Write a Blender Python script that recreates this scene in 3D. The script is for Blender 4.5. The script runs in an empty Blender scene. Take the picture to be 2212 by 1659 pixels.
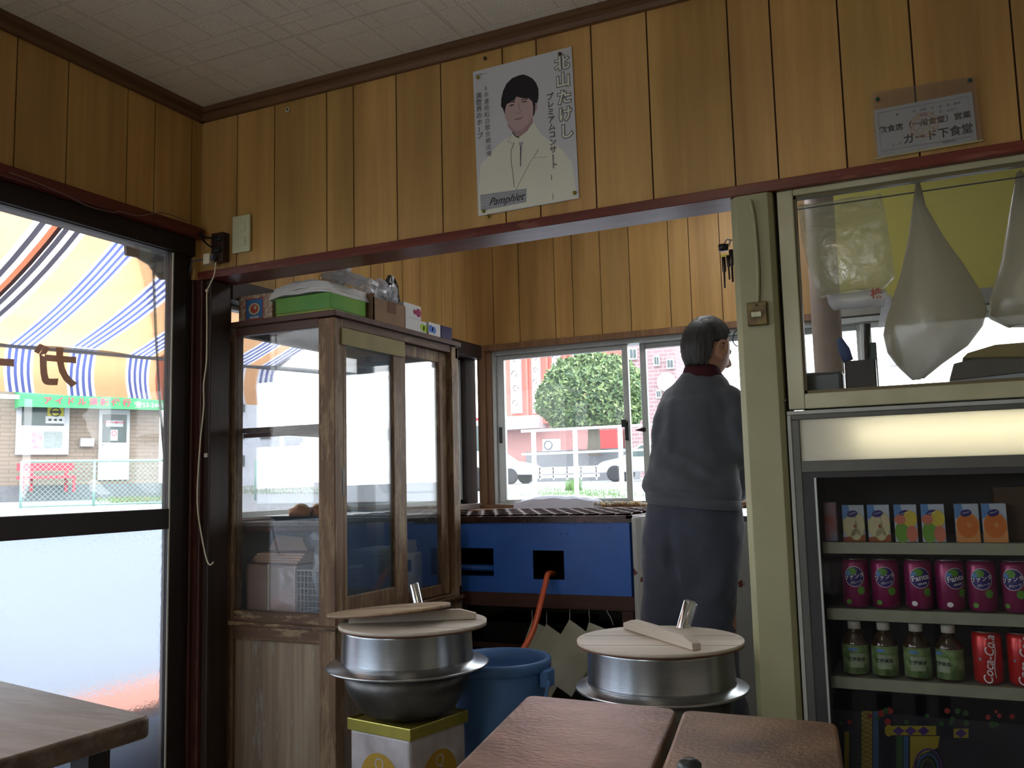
import bpy, bmesh, math, random
from mathutils import Vector, Matrix, noise
random.seed(7)
scene = bpy.context.scene
COL = scene.collection

# ------------------------------------------------------------------ camera
FPX = 1954.5                      # focal length in pixels of the 2212 px wide photograph
EYE = Vector((0, 0, 1.10))
_y, _p, _r = math.radians(25.435), math.radians(6.154), math.radians(-1.425)
_f = Vector((-math.sin(_y)*math.cos(_p), math.cos(_y)*math.cos(_p), math.sin(_p)))
_rt = Vector((math.cos(_y), math.sin(_y), 0))
_up = _rt.cross(_f)
RT = _rt*math.cos(_r) + _up*math.sin(_r)
UP = -_rt*math.sin(_r) + _up*math.cos(_r)
FW = _f
cam_data = bpy.data.cameras.new('camera')
cam_data.sensor_width = 36
cam_data.lens = FPX/2212*36
cam_data.clip_start = 0.05
cam_data.clip_end = 400
cam = bpy.data.objects.new('camera', cam_data)
COL.objects.link(cam)
cam.matrix_world = Matrix(((RT.x, UP.x, -FW.x, EYE.x), (RT.y, UP.y, -FW.y, EYE.y), (RT.z, UP.z, -FW.z, EYE.z), (0, 0, 0, 1)))
scene.camera = cam

# ------------------------------------------------------------------ exposure, sky, lights
vs = scene.view_settings
scene.display_settings.display_device = 'sRGB'
vs.view_transform = 'Standard'
vs.look = 'None'
vs.exposure = 0.38
vs.gamma = 1.0
vs.use_curve_mapping = False
world = bpy.data.worlds.new('overcast_sky')
scene.world = world
world.use_nodes = True
wn = world.node_tree
bgn = wn.nodes['Background']
SKY = 5.2
wtc = wn.nodes.new('ShaderNodeTexCoord')
wsep = wn.nodes.new('ShaderNodeSeparateXYZ')
wramp = wn.nodes.new('ShaderNodeValToRGB')
wn.links.new(wtc.outputs['Generated'], wsep.inputs[0])
wn.links.new(wsep.outputs['Z'], wramp.inputs[0])
wramp.color_ramp.elements[0].color = (0.95, 0.98, 1.0, 1)
wramp.color_ramp.elements[1].color = (0.80, 0.90, 1.0, 1)
wn.links.new(wramp.outputs[0], bgn.inputs['Color'])
bgn.inputs['Strength'].default_value = SKY
scene.cycles.max_bounces = 10
scene.cycles.diffuse_bounces = 5
scene.cycles.glossy_bounces = 5
scene.cycles.transmission_bounces = 8
scene.cycles.transparent_max_bounces = 24
scene.cycles.sample_clamp_indirect = 6.0
scene.cycles.use_denoising = True

def portal(name, loc, rot, sx, sy):
    l = bpy.data.lights.new(name, 'AREA')
    l.shape = 'RECTANGLE'; l.size = sx; l.size_y = sy
    l.cycles.is_portal = True
    o = bpy.data.objects.new(name, l)
    COL.objects.link(o)
    o.location = loc; o.rotation_euler = rot
PI = math.pi
# the sky enters through the glazed openings (area light -Z axis points into the room)
portal('daylight_door', (-2.56, 0.65, 0.98), (0, -PI/2, 0), 1.95, 3.5)
portal('daylight_bay_side', (-2.56, 3.5, 1.42), (0, -PI/2, 0), 0.95, 2.0)
portal('daylight_bay_back', (-0.55, 4.72, 1.4), (-PI/2, 0, 0), 3.6, 0.95)
portal('daylight_rear', (-1.6, -2.72, 1.65), (PI/2, 0, 0), 1.4, 1.0)

# ------------------------------------------------------------------ measuring helpers: where a sight line meets a plane of the place
def ray(x, y):
    return (FW*FPX + RT*(x-1106) - UP*(y-829.5)).normalized()
def onx(x, y, X):
    d = ray(x, y); return EYE + d*(X/d.x)
def ony(x, y, Y):
    d = ray(x, y); return EYE + d*(Y/d.y)
def onz(x, y, Z):
    d = ray(x, y); return EYE + d*((Z-EYE.z)/d.z)
def onp(x, y, P, N):
    d = ray(x, y); return EYE + d*((Vector(P)-EYE).dot(N)/d.dot(N))

# ------------------------------------------------------------------ materials
def L(c):
    return tuple(((v/255/12.92) if v/255 <= 0.04045 else ((v/255+0.055)/1.055)**2.4) for v in c)
MATS = {}
def newmat(name):
    m = bpy.data.materials.new(name); m.use_nodes = True
    MATS[name] = m
    nt = m.node_tree
    return m, nt, nt.nodes['Principled BSDF']
def mat(name, c, rough=0.6, metal=0.0, var=0.08, scale=12.0, spec=0.4, bump=0.0, bscale=60.0, trans=0.0, emit=None, est=0.0, c2=None, stretch=(1, 1, 1), detail=3.0, alpha=1.0, coat=0.0, sheen=0.0):
    """plain procedural material: base colour broken up by noise, optional fine bump"""
    if name in MATS: return MATS[name]
    m, nt, b = newmat(name)
    c = L(c)
    cb = L(c2) if c2 else tuple(max(0, v*(1-2.2*var)) for v in c)
    tc = nt.nodes.new('ShaderNodeTexCoord')
    mp = nt.nodes.new('ShaderNodeMapping'); mp.inputs['Scale'].default_value = stretch
    nt.links.new(tc.outputs['Object'], mp.inputs[0])
    n = nt.nodes.new('ShaderNodeTexNoise'); n.inputs['Scale'].default_value = scale; n.inputs['Detail'].default_value = detail
    nt.links.new(mp.outputs[0], n.inputs['Vector'])
    r = nt.nodes.new('ShaderNodeValToRGB')
    r.color_ramp.elements[0].position = 0.3; r.color_ramp.elements[0].color = (*cb, 1)
    r.color_ramp.elements[1].position = 0.68; r.color_ramp.elements[1].color = (*c, 1)
    nt.links.new(n.outputs['Fac'], r.inputs[0])
    nt.links.new(r.outputs[0], b.inputs['Base Color'])
    b.inputs['Roughness'].default_value = rough
    b.inputs['Metallic'].default_value = metal
    b.inputs['Specular IOR Level'].default_value = spec
    b.inputs['Transmission Weight'].default_value = trans
    b.inputs['Alpha'].default_value = alpha
    b.inputs['Coat Weight'].default_value = coat
    b.inputs['Sheen Weight'].default_value = sheen
    if bump:
        n2 = nt.nodes.new('ShaderNodeTexNoise'); n2.inputs['Scale'].default_value = bscale; n2.inputs['Detail'].default_value = 4
        nt.links.new(mp.outputs[0], n2.inputs['Vector'])
        bp = nt.nodes.new('ShaderNodeBump'); bp.inputs['Strength'].default_value = bump; bp.inputs['Distance'].default_value = 0.004
        nt.links.new(n2.outputs['Fac'], bp.inputs['Height']); nt.links.new(bp.outputs[0], b.inputs['Normal'])
    if emit:
        b.inputs['Emission Color'].default_value = (*L(emit), 1); b.inputs['Emission Strength'].default_value = est
    return m
def wood(name, c1, c2, c3=None, axis='Z', scale=1.0, rough=0.5, wear=0.0, wearc=(190, 160, 110), bump=0.15, spec=0.4, tint=False, coat=0.0, wthr=0.56):
    """grained wood: stretched noise along the grain, optional worn patches and per-board tint"""
    if name in MATS: return MATS[name]
    m, nt, b = newmat(name)
    tc = nt.nodes.new('ShaderNodeTexCoord')
    mp = nt.nodes.new('ShaderNodeMapping')
    s = [38*scale]*3; s['XYZ'.index(axis)] = 1.7*scale
    mp.inputs['Scale'].default_value = s
    nt.links.new(tc.outputs['Object'], mp.inputs[0])
    n = nt.nodes.new('ShaderNodeTexNoise'); n.inputs['Scale'].default_value = 1.0; n.inputs['Detail'].default_value = 6; n.inputs['Roughness'].default_value = 0.65
    nt.links.new(mp.outputs[0], n.inputs['Vector'])
    r = nt.nodes.new('ShaderNodeValToRGB')
    e = r.color_ramp.elements
    e[0].position = 0.28; e[0].color = (*L(c2), 1); e[1].position = 0.7; e[1].color = (*L(c1), 1)
    if c3:
        k = e.new(0.5); k.color = (*L(c3), 1)
    nt.links.new(n.outputs['Fac'], r.inputs[0])
    col = r.outputs[0]
    mp2 = nt.nodes.new('ShaderNodeMapping'); s2 = [6*scale]*3; s2['XYZ'.index(axis)] = 0.6*scale
    mp2.inputs['Scale'].default_value = s2
    nt.links.new(tc.outputs['Object'], mp2.inputs[0])
    nb = nt.nodes.new('ShaderNodeTexNoise'); nb.inputs['Scale'].default_value = 1.0; nb.inputs['Detail'].default_value = 2
    nt.links.new(mp2.outputs[0], nb.inputs['Vector'])
    mx = nt.nodes.new('ShaderNodeMix'); mx.data_type = 'RGBA'; mx.blend_type = 'MULTIPLY'
    rr = nt.nodes.new('ShaderNodeValToRGB'); rr.color_ramp.elements[0].position = 0.35; rr.color_ramp.elements[0].color = (0.72, 0.70, 0.68, 1)
    rr.color_ramp.elements[1].position = 0.62; rr.color_ramp.elements[1].color = (1, 1, 1, 1)
    nt.links.new(nb.outputs['Fac'], rr.inputs[0])
    mx.inputs['Factor'].default_value = 1.0
    nt.links.new(col, mx.inputs['A']); nt.links.new(rr.outputs[0], mx.inputs['B'])
    col = mx.outputs['Result']
    if tint:
        at = nt.nodes.new('ShaderNodeAttribute'); at.attribute_name = 'tint'
        mt = nt.nodes.new('ShaderNodeMix'); mt.data_type = 'RGBA'; mt.blend_type = 'MULTIPLY'; mt.inputs['Factor'].default_value = 1.0
        nt.links.new(col, mt.inputs['A']); nt.links.new(at.outputs['Color'], mt.inputs['B'])
        col = mt.outputs['Result']
    if wear > 0:
        nw = nt.nodes.new('ShaderNodeTexNoise'); nw.inputs['Scale'].default_value = 1.0; nw.inputs['Detail'].default_value = 5; nw.inputs['Roughness'].default_value = 0.75
        mp3 = nt.nodes.new('ShaderNodeMapping'); s3 = [26]*3; s3['XYZ'.index(axis)] = 5
        mp3.inputs['Scale'].default_value = s3; mp3.inputs['Location'].default_value = (3.1, 1.7, 0.4)
        nt.links.new(tc.outputs['Object'], mp3.inputs[0]); nt.links.new(mp3.outputs[0], nw.inputs['Vector'])
        rw = nt.nodes.new('ShaderNodeValToRGB'); rw.color_ramp.elements[0].position = wthr; rw.color_ramp.elements[0].color = (0, 0, 0, 1)
        rw.color_ramp.elements[1].position = wthr+0.08; rw.color_ramp.elements[1].color = (wear, wear, wear, 1)
        nt.links.new(nw.outputs['Fac'], rw.inputs[0])
        mw = nt.nodes.new('ShaderNodeMix'); mw.data_type = 'RGBA'
        nt.links.new(rw.outputs[0], mw.inputs['Factor']); nt.links.new(col, mw.inputs['A']); mw.inputs['B'].default_value = (*L(wearc), 1)
        col = mw.outputs['Result']
    nt.links.new(col, b.inputs['Base Color'])
    b.inputs['Roughness'].default_value = rough; b.inputs['Specular IOR Level'].default_value = spec
    b.inputs['Coat Weight'].default_value = coat; b.inputs['Coat Roughness'].default_value = 0.25
    bp = nt.nodes.new('ShaderNodeBump'); bp.inputs['Strength'].default_value = bump; bp.inputs['Distance'].default_value = 0.002
    nt.links.new(n.outputs['Fac'], bp.inputs['Height']); nt.links.new(bp.outputs[0], b.inputs['Normal'])
    return m
def glassmat(name, haze=0.05, tint=(255, 255, 255), refl=1.0, hazec=(220, 230, 235), rough=0.0, dirt=0.0):
    """thin pane: clear transmission, fresnel reflection and a film of dust"""
    if name in MATS: return MATS[name]
    m, nt, b = newmat(name)
    out = nt.nodes['Material Output']; nt.nodes.remove(b)
    t = nt.nodes.new('ShaderNodeBsdfTransparent'); t.inputs[0].default_value = (*L(tint), 1)
    g = nt.nodes.new('ShaderNodeBsdfGlossy'); g.inputs['Roughness'].default_value = rough
    fr = nt.nodes.new('ShaderNodeFresnel'); fr.inputs[0].default_value = 1.45
    mm = nt.nodes.new('ShaderNodeMath'); mm.operation = 'MULTIPLY'; mm.inputs[1].default_value = refl
    nt.links.new(fr.outputs[0], mm.inputs[0])
    x = nt.nodes.new('ShaderNodeMixShader'); nt.links.new(mm.outputs[0], x.inputs[0]); nt.links.new(t.outputs[0], x.inputs[1]); nt.links.new(g.outputs[0], x.inputs[2])
    last = x.outputs[0]
    if haze > 0:
        d = nt.nodes.new('ShaderNodeBsdfTranslucent'); d.inputs[0].default_value = (*L(hazec), 1)
        d2 = nt.nodes.new('ShaderNodeBsdfDiffuse'); d2.inputs[0].default_value = (*L(hazec), 1)
        xd = nt.nodes.new('ShaderNodeMixShader'); xd.inputs[0].default_value = 0.5
        nt.links.new(d.outputs[0], xd.inputs[1]); nt.links.new(d2.outputs[0], xd.inputs[2])
        x2 = nt.nodes.new('ShaderNodeMixShader')
        tc = nt.nodes.new('ShaderNodeTexCoord'); n = nt.nodes.new('ShaderNodeTexNoise'); n.inputs['Scale'].default_value = 4; n.inputs['Detail'].default_value = 5
        nt.links.new(tc.outputs['Object'], n.inputs['Vector'])
        mr = nt.nodes.new('ShaderNodeMapRange'); mr.inputs['To Min'].default_value = haze*0.4; mr.inputs['To Max'].default_value = haze*1.6
        nt.links.new(n.outputs['Fac'], mr.inputs[0]); nt.links.new(mr.outputs[0], x2.inputs[0])
        nt.links.new(last, x2.inputs[1]); nt.links.new(xd.outputs[0], x2.inputs[2]); last = x2.outputs[0]
    nt.links.new(last, out.inputs[0])
    return m
def film(name, c, op=0.4, glossy=0.15, rough=0.25, var=0.3, scale=14, bump=0.6):
    """thin plastic film or cloth: part see-through, part translucent, wrinkled highlights"""
    if name in MATS: return MATS[name]
    m, nt, b = newmat(name)
    out = nt.nodes['Material Output']; nt.nodes.remove(b)
    t = nt.nodes.new('ShaderNodeBsdfTransparent')
    d = nt.nodes.new('ShaderNodeBsdfTranslucent'); d.inputs[0].default_value = (*L(c), 1)
    d2 = nt.nodes.new('ShaderNodeBsdfDiffuse'); d2.inputs[0].default_value = (*L(c), 1)
    g = nt.nodes.new('ShaderNodeBsdfGlossy'); g.inputs['Roughness'].default_value = rough
    xd = nt.nodes.new('ShaderNodeMixShader'); xd.inputs[0].default_value = 0.5
    nt.links.new(d.outputs[0], xd.inputs[1]); nt.links.new(d2.outputs[0], xd.inputs[2])
    tc = nt.nodes.new('ShaderNodeTexCoord'); n = nt.nodes.new('ShaderNodeTexNoise'); n.inputs['Scale'].default_value = scale; n.inputs['Detail'].default_value = 5; n.inputs['Distortion'].default_value = 0.8
    nt.links.new(tc.outputs['Object'], n.inputs['Vector'])
    mr = nt.nodes.new('ShaderNodeMapRange'); mr.inputs['To Min'].default_value = max(0, op*(1-var)); mr.inputs['To Max'].default_value = min(1, op*(1+var))
    nt.links.new(n.outputs['Fac'], mr.inputs[0])
    x = nt.nodes.new('ShaderNodeMixShader'); nt.links.new(mr.outputs[0], x.inputs[0]); nt.links.new(t.outputs[0], x.inputs[1]); nt.links.new(xd.outputs[0], x.inputs[2])
    x2 = nt.nodes.new('ShaderNodeMixShader'); x2.inputs[0].default_value = glossy
    bp = nt.nodes.new('ShaderNodeBump'); bp.inputs['Strength'].default_value = bump; bp.inputs['Distance'].default_value = 0.01
    nt.links.new(n.outputs['Fac'], bp.inputs['Height'])
    for q in (g, d2): nt.links.new(bp.outputs[0], q.inputs['Normal'])
    nt.links.new(x.outputs[0], x2.inputs[1]); nt.links.new(g.outputs[0], x2.inputs[2])
    nt.links.new(x2.outputs[0], out.inputs[0])
    return m

# ------------------------------------------------------------------ mesh builder
def tag(o, label=None, cat=None, group=None, kind=None):
    if label: o['label'] = label
    if cat: o['category'] = cat
    if group: o['group'] = group
    if kind: o['kind'] = kind
    return o
def empty(name, loc, label, cat, group=None):
    o = bpy.data.objects.new(name, None); COL.objects.link(o)
    o.empty_display_size = 0.1
    o.location = loc; o['_w'] = list(Vector(loc))
    return tag(o, label, cat, group)
def V(*a): return Vector(a)
class MB:
    def __init__(s): s.v = []; s.f = []; s.m = []; s.sm = []; s.tint = {}
    def add(s, vs, fs, mi=0, smooth=False):
        k = len(s.v); s.v += [Vector(q) for q in vs]
        for f in fs:
            s.f.append([i+k for i in f]); s.m.append(mi); s.sm.append(smooth)
        return s
    def box(s, a, b, mi=0):
        x0, y0, z0 = a; x1, y1, z1 = b
        if x0 > x1: x0, x1 = x1, x0
        if y0 > y1: y0, y1 = y1, y0
        if z0 > z1: z0, z1 = z1, z0
        return s.add([(x0, y0, z0), (x1, y0, z0), (x1, y1, z0), (x0, y1, z0), (x0, y0, z1), (x1, y0, z1), (x1, y1, z1), (x0, y1, z1)],
                     [(0, 3, 2, 1), (4, 5, 6, 7), (0, 1, 5, 4), (1, 2, 6, 5), (2, 3, 7, 6), (3, 0, 4, 7)], mi)
    def obox(s, c, ux, uy, uz, sx, sy, sz, mi=0):
        c = Vector(c); ux = Vector(ux).normalized()*sx/2; uy = Vector(uy).normalized()*sy/2; uz = Vector(uz).normalized()*sz/2
        return s.add([c-ux-uy-uz, c+ux-uy-uz, c+ux+uy-uz, c-ux+uy-uz, c-ux-uy+uz, c+ux-uy+uz, c+ux+uy+uz, c-ux+uy+uz],
                     [(0, 3, 2, 1), (4, 5, 6, 7), (0, 1, 5, 4), (1, 2, 6, 5), (2, 3, 7, 6), (3, 0, 4, 7)], mi)
    def bar(s, a, b, w, h, mi=0, up=(0, 0, 1)):
        a = Vector(a); b = Vector(b); d = (b-a); l = d.length; d.normalize()
        sd = d.cross(Vector(up))
        if sd.length < 1e-4: sd = d.cross(Vector((1, 0, 0)))
        sd.normalize(); u = sd.cross(d)
        return s.obox((a+b)/2, d, sd, u, l, w, h, mi)
    def prism(s, poly, d, mi=0, smooth=False):
        n = len(poly); d = Vector(d); P = [Vector(q) for q in poly]
        k = len(s.v); s.v += P + [q+d for q in P]
        s.f.append([k+i for i in range(n)][::-1]); s.m.append(mi); s.sm.append(False)
        s.f.append([k+n+i for i in range(n)]); s.m.append(mi); s.sm.append(False)
        for i in range(n):
            j = (i+1) % n; s.f.append([k+i, k+j, k+n+j, k+n+i]); s.m.append(mi); s.sm.append(smooth)
        return s
    def tube(s, pts, r, n=8, mi=0, closed=False, cap=True):
        P = [Vector(q) for q in pts]; k = len(s.v); m = len(P)
        R = r if isinstance(r, (list, tuple)) else [r]*m
        prev = None
        for i, p in enumerate(P):
            a = P[(i-1) % m] if (i > 0 or closed) else p
            b = P[(i+1) % m] if (i < m-1 or closed) else p
            t = (b-a)
            if t.length < 1e-9: t = Vector((0, 0, 1))
            t.normalize()
            if prev is None:
                u = t.orthogonal().normalized()
            else:
                u = (prev - t*prev.dot(t))
                if u.length < 1e-6: u = t.orthogonal()
                u.normalize()
            prev = u; w = t.cross(u)
            for j in range(n):
                an = 2*PI*j/n
                s.v.append(p + (u*math.cos(an)+w*math.sin(an))*R[i])
        for i in range(m if closed else m-1):
            i2 = (i+1) % m
            for j in range(n):
                j2 = (j+1) % n
                s.f.append([k+i*n+j, k+i*n+j2, k+i2*n+j2, k+i2*n+j]); s.m.append(mi); s.sm.append(True)
        if not closed and cap:
            s.f.append([k+j for j in range(n)][::-1]); s.m.append(mi); s.sm.append(False)
            s.f.append([k+(m-1)*n+j for j in range(n)]); s.m.append(mi); s.sm.append(False)
        return s
    def lathe(s, prof, c=(0, 0, 0), n=32, mi=0, axis=(0, 0, 1), smooth=True, mis=None):
        c = Vector(c); az = Vector(axis).normalized(); ux = az.orthogonal().normalized(); uy = az.cross(ux)
        if abs(az.z) > 0.999: ux, uy = Vector((1, 0, 0)), Vector((0, 1, 0))
        k = len(s.v)
        for (r, z) in prof:
            for j in range(n):
                an = 2*PI*j/n
                s.v.append(c + az*z + (ux*math.cos(an)+uy*math.sin(an))*r)
        for i in range(len(prof)-1):
            mm = mis[i] if mis else mi
            for j in range(n):
                j2 = (j+1) % n
                s.f.append([k+i*n+j, k+i*n+j2, k+(i+1)*n+j2, k+(i+1)*n+j]); s.m.append(mm); s.sm.append(smooth)
        if prof[0][0] > 1e-5: s.f.append([k+j for j in range(n)][::-1]); s.m.append(mis[0] if mis else mi); s.sm.append(False)
        if prof[-1][0] > 1e-5: s.f.append([k+(len(prof)-1)*n+j for j in range(n)]); s.m.append(mis[-1] if mis else mi); s.sm.append(False)
        return s
    def loft(s, rings, mi=0, cap=True, smooth=True):
        n = len(rings[0]); k = len(s.v)
        for r in rings: s.v += [Vector(q) for q in r]
        for i in range(len(rings)-1):
            for j in range(n):
                j2 = (j+1) % n
                s.f.append([k+i*n+j, k+i*n+j2, k+(i+1)*n+j2, k+(i+1)*n+j]); s.m.append(mi); s.sm.append(smooth)
        if cap:
            s.f.append([k+j for j in range(n)][::-1]); s.m.append(mi); s.sm.append(smooth)
            s.f.append([k+(len(rings)-1)*n+j for j in range(n)]); s.m.append(mi); s.sm.append(smooth)
        return s
    def grid(s, fn, nu, nv, mi=0, smooth=True, mifn=None):
        k = len(s.v)
        for j in range(nv+1):
            for i in range(nu+1): s.v.append(Vector(fn(i/nu, j/nv)))
        for j in range(nv):
            for i in range(nu):
                a = k+j*(nu+1)+i
                s.f.append([a, a+1, a+nu+2, a+nu+1]); s.m.append(mifn(i, j) if mifn else mi); s.sm.append(smooth)
        return s
    def ico(s, c, r, sub=2, mi=0, sc=(1, 1, 1), nz=0.0, seed=0):
        bm = bmesh.new(); bmesh.ops.create_icosphere(bm, subdivisions=sub, radius=1)
        vs = []
        for v in bm.verts:
            q = v.co.copy()
            if nz: q *= 1+nz*noise.noise(q*1.7+Vector((seed*3.1, seed, 0)))
            vs.append(Vector((c[0]+q.x*r*sc[0], c[1]+q.y*r*sc[1], c[2]+q.z*r*sc[2])))
        fs = [[v.index for v in f.verts] for f in bm.faces]; bm.free()
        return s.add(vs, fs, mi, True)
    def build(s, name, mats, parent=None, local=False, bevel=0.0, seg=2, origin=None, solid=0.0, auto=False, tint=None, **tg):
        if not isinstance(mats, (list, tuple)): mats = [mats]
        off = Vector((0, 0, 0))
        if parent is not None:
            if not local:
                off = Vector(parent['_w'])
        elif origin is not None: off = Vector(origin)
        elif not local:
            xs = [v.x for v in s.v]; ys = [v.y for v in s.v]; zs = [v.z for v in s.v]
            off = Vector(((min(xs)+max(xs))/2, (min(ys)+max(ys))/2, min(zs)))
        me = bpy.data.meshes.new(name)
        me.from_pydata([tuple(v-off) for v in s.v], [], s.f)
        for m in mats: me.materials.append(m)
        me.polygons.foreach_set('material_index', s.m)
        me.polygons.foreach_set('use_smooth', s.sm)
        if tint:
            at = me.attributes.new('tint', 'FLOAT_COLOR', 'FACE')
            for i in range(len(s.f)):
                at.data[i].color = (*tint(i), 1)
        me.update()
        o = bpy.data.objects.new(name, me); COL.objects.link(o)
        if parent is not None: o.parent = parent; o['_w'] = list(off)
        else: o.location = off; o['_w'] = list(off)
        if bevel:
            md = o.modifiers.new('bevel', 'BEVEL'); md.width = bevel; md.segments = seg; md.limit_method = 'ANGLE'; md.angle_limit = 0.6
        if solid:
            md = o.modifiers.new('thickness', 'SOLIDIFY'); md.thickness = solid; md.offset = 0
        return tag(o, **{k: v for k, v in tg.items()})
def structure(mb, name, mats, **k):
    return mb.build(name, mats, kind='structure', **k)
def copy_tree(o, parent=None):
    c = o.copy(); COL.objects.link(c); c.parent = parent
    for ch in list(o.children): copy_tree(ch, c)
    return c
# ------------------------------------------------------------------ lettering: glyph outlines as flat meshes
_T = {}
def glyphs(txt, bold=0.0, shear=0.0):
    key = (txt, bold, shear)
    if key in _T: return _T[key]
    cu = bpy.data.curves.new('t', 'FONT'); cu.body = txt; cu.size = 1.0; cu.align_x = 'CENTER'; cu.align_y = 'CENTER'
    cu.resolution_u = 3; cu.offset = bold; cu.shear = shear
    o = bpy.data.objects.new('t', cu); COL.objects.link(o)
    dg = bpy.context.evaluated_depsgraph_get()
    me = bpy.data.meshes.new_from_object(o.evaluated_get(dg))
    vs = [(v.co.x, v.co.y) for v in me.vertices]; fs = [list(p.vertices) for p in me.polygons]
    bpy.data.objects.remove(o); bpy.data.curves.remove(cu); bpy.data.meshes.remove(me)
    _T[key] = (vs, fs)
    return _T[key]
def text(mb, txt, fn, size, mi=0, bold=0.0, shear=0.0, cx=0.0, cy=0.0, flip=False, sx=1.0):
    """fn maps (across, up) in metres to a point in space"""
    vs, fs = glyphs(txt, bold, shear)
    mb.add([fn(cx+a*size*sx, cy+b*size) for a, b in vs], [f[::-1] for f in fs] if flip else fs, mi)
def vtext(mb, txt, fn, size, cx, top, pitch, mi=0, bold=0.0, rotbar=True):
    for i, ch in enumerate(txt):
        y = top - (i+0.5)*pitch
        if ch == 'ー' and rotbar:
            vs, fs = glyphs(ch, bold)
            mb.add([fn(cx-b*size, y+a*size) for a, b in vs], fs, mi)
        elif ch != ' ':
            text(mb, ch, fn, size, mi, bold, cx=cx, cy=y)
def plane(o, ux, uy):
    o = Vector(o); ux = Vector(ux).normalized(); uy = Vector(uy).normalized(); n = ux.cross(uy)
    return lambda a, b, c=0.0: o+ux*a+uy*b+n*c
def ell(fn, cx, cy, rx, ry, n=28, c=0.0, rot=0.0):
    return [fn(cx+rx*math.cos(2*PI*i/n)*math.cos(rot)-ry*math.sin(2*PI*i/n)*math.sin(rot), cy+rx*math.cos(2*PI*i/n)*math.sin(rot)+ry*math.sin(2*PI*i/n)*math.cos(rot), c) for i in range(n)]
def poly(mb, pts, mi=0):
    mb.add(pts, [list(range(len(pts)))], mi)

# ================================================================== THE ROOM
XL, YD, YB = -2.368, 2.40, 4.55          # left wall, dividing wall, bay back wall
ZC = 2.473
M_panel = wood('wall_panelling', (206, 166, 104), (186, 146, 86), (196, 156, 95), 'Z', 1.0, rough=0.42, bump=0.05, spec=0.35, tint=True)
M_groove = mat('groove_dark', (70, 42, 22), rough=0.8)
M_trimbr = wood('ceiling_moulding_wood', (124, 90, 60), (92, 64, 42), None, 'X', 1.0, rough=0.45)
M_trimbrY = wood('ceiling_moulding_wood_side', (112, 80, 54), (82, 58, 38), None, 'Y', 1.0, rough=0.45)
M_red = wood('red_stained_wood', (126, 58, 44), (88, 38, 30), None, 'X', 1.0, rough=0.35, bump=0.1, wear=0.25, wearc=(180, 130, 110))
M_redY = wood('red_stained_wood_side', (112, 48, 40), (78, 32, 28), None, 'Y', 1.0, rough=0.4, bump=0.1)
M_redZ = wood('red_stained_wood_upright', (84, 44, 34), (54, 30, 24), None, 'Z', 1.0, rough=0.45, bump=0.1, wear=0.3, wearc=(120, 80, 50))
M_dark = wood('dark_stained_wood', (64, 46, 36), (38, 27, 22), None, 'Z', 1.0, rough=0.5, bump=0.1)
M_darkal = mat('dark_bronze_aluminium', (42, 34, 32), rough=0.5, metal=0.1, var=0.05, spec=0.3)
M_cream = mat('cream_paint', (192, 190, 162), rough=0.42, var=0.05, scale=5, c2=(166, 162, 126), bump=0.25, bscale=25, spec=0.45)
M_cream2 = mat('cream_paint_aged', (158, 156, 122), rough=0.45, var=0.05, scale=4, c2=(144, 141, 106), bump=0.2, bscale=30)
M_conc = mat('grey_plaster', (150, 148, 140), rough=0.85, var=0.1, scale=6, bump=0.3)
M_floor = mat('worn_concrete_floor', (166, 160, 150), rough=0.75, var=0.12, scale=3, bump=0.2)
M_alu = mat('window_aluminium', (176, 180, 176), rough=0.4, metal=0.35, var=0.04)
M_glass = glassmat('window_glass', haze=0.02, refl=0.7)
M_glass2 = glassmat('cabinet_glass', haze=0.035, refl=0.55, hazec=(170, 190, 205))
M_glass3 = glassmat('cabinet_glass_dusty', haze=0.08, refl=0.8, hazec=(150, 180, 200))
M_black = mat('black_plastic', (22, 22, 24), rough=0.4, var=0.02)
M_white = mat('white_plastic', (214, 210, 196), rough=0.4, var=0.03)

def frosted():
    m, nt, b = newmat('frosted_glass')
    out = nt.nodes['Material Output']; nt.nodes.remove(b)
    g = nt.nodes.new('ShaderNodeBsdfRefraction'); g.inputs['Roughness'].default_value = 0.24; g.inputs['IOR'].default_value = 1.35
    g.inputs[0].default_value = (0.80, 0.84, 0.89, 1)
    gl = nt.nodes.new('ShaderNodeBsdfGlossy'); gl.inputs['Roughness'].default_value = 0.25
    tr = nt.nodes.new('ShaderNodeBsdfTranslucent'); tr.inputs[0].default_value = (0.85, 0.9, 0.95, 1)
    n = nt.nodes.new('ShaderNodeTexNoise'); n.inputs['Scale'].default_value = 70; n.inputs['Detail'].default_value = 2
    tc = nt.nodes.new('ShaderNodeTexCoord'); nt.links.new(tc.outputs['Object'], n.inputs['Vector'])
    bp = nt.nodes.new('ShaderNodeBump'); bp.inputs['Strength'].default_value = 0.35; bp.inputs['Distance'].default_value = 0.004
    nt.links.new(n.outputs['Fac'], bp.inputs['Height']); nt.links.new(bp.outputs[0], g.inputs['Normal']); nt.links.new(bp.outputs[0], gl.inputs['Normal'])
    x1 = nt.nodes.new('ShaderNodeMixShader'); x1.inputs[0].default_value = 0.06; nt.links.new(g.outputs[0], x1.inputs[1]); nt.links.new(tr.outputs[0], x1.inputs[2])
    x = nt.nodes.new('ShaderNodeMixShader'); x.inputs[0].default_value = 0.06; nt.links.new(x1.outputs[0], x.inputs[1]); nt.links.new(gl.outputs[0], x.inputs[2])
    nt.links.new(x.outputs[0], out.inputs[0])
    return m
M_frost = frosted()

structure(MB().box((-2.52, -2.8, -0.12), (2.7, 4.72, 0)), 'floor', M_floor)
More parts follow.
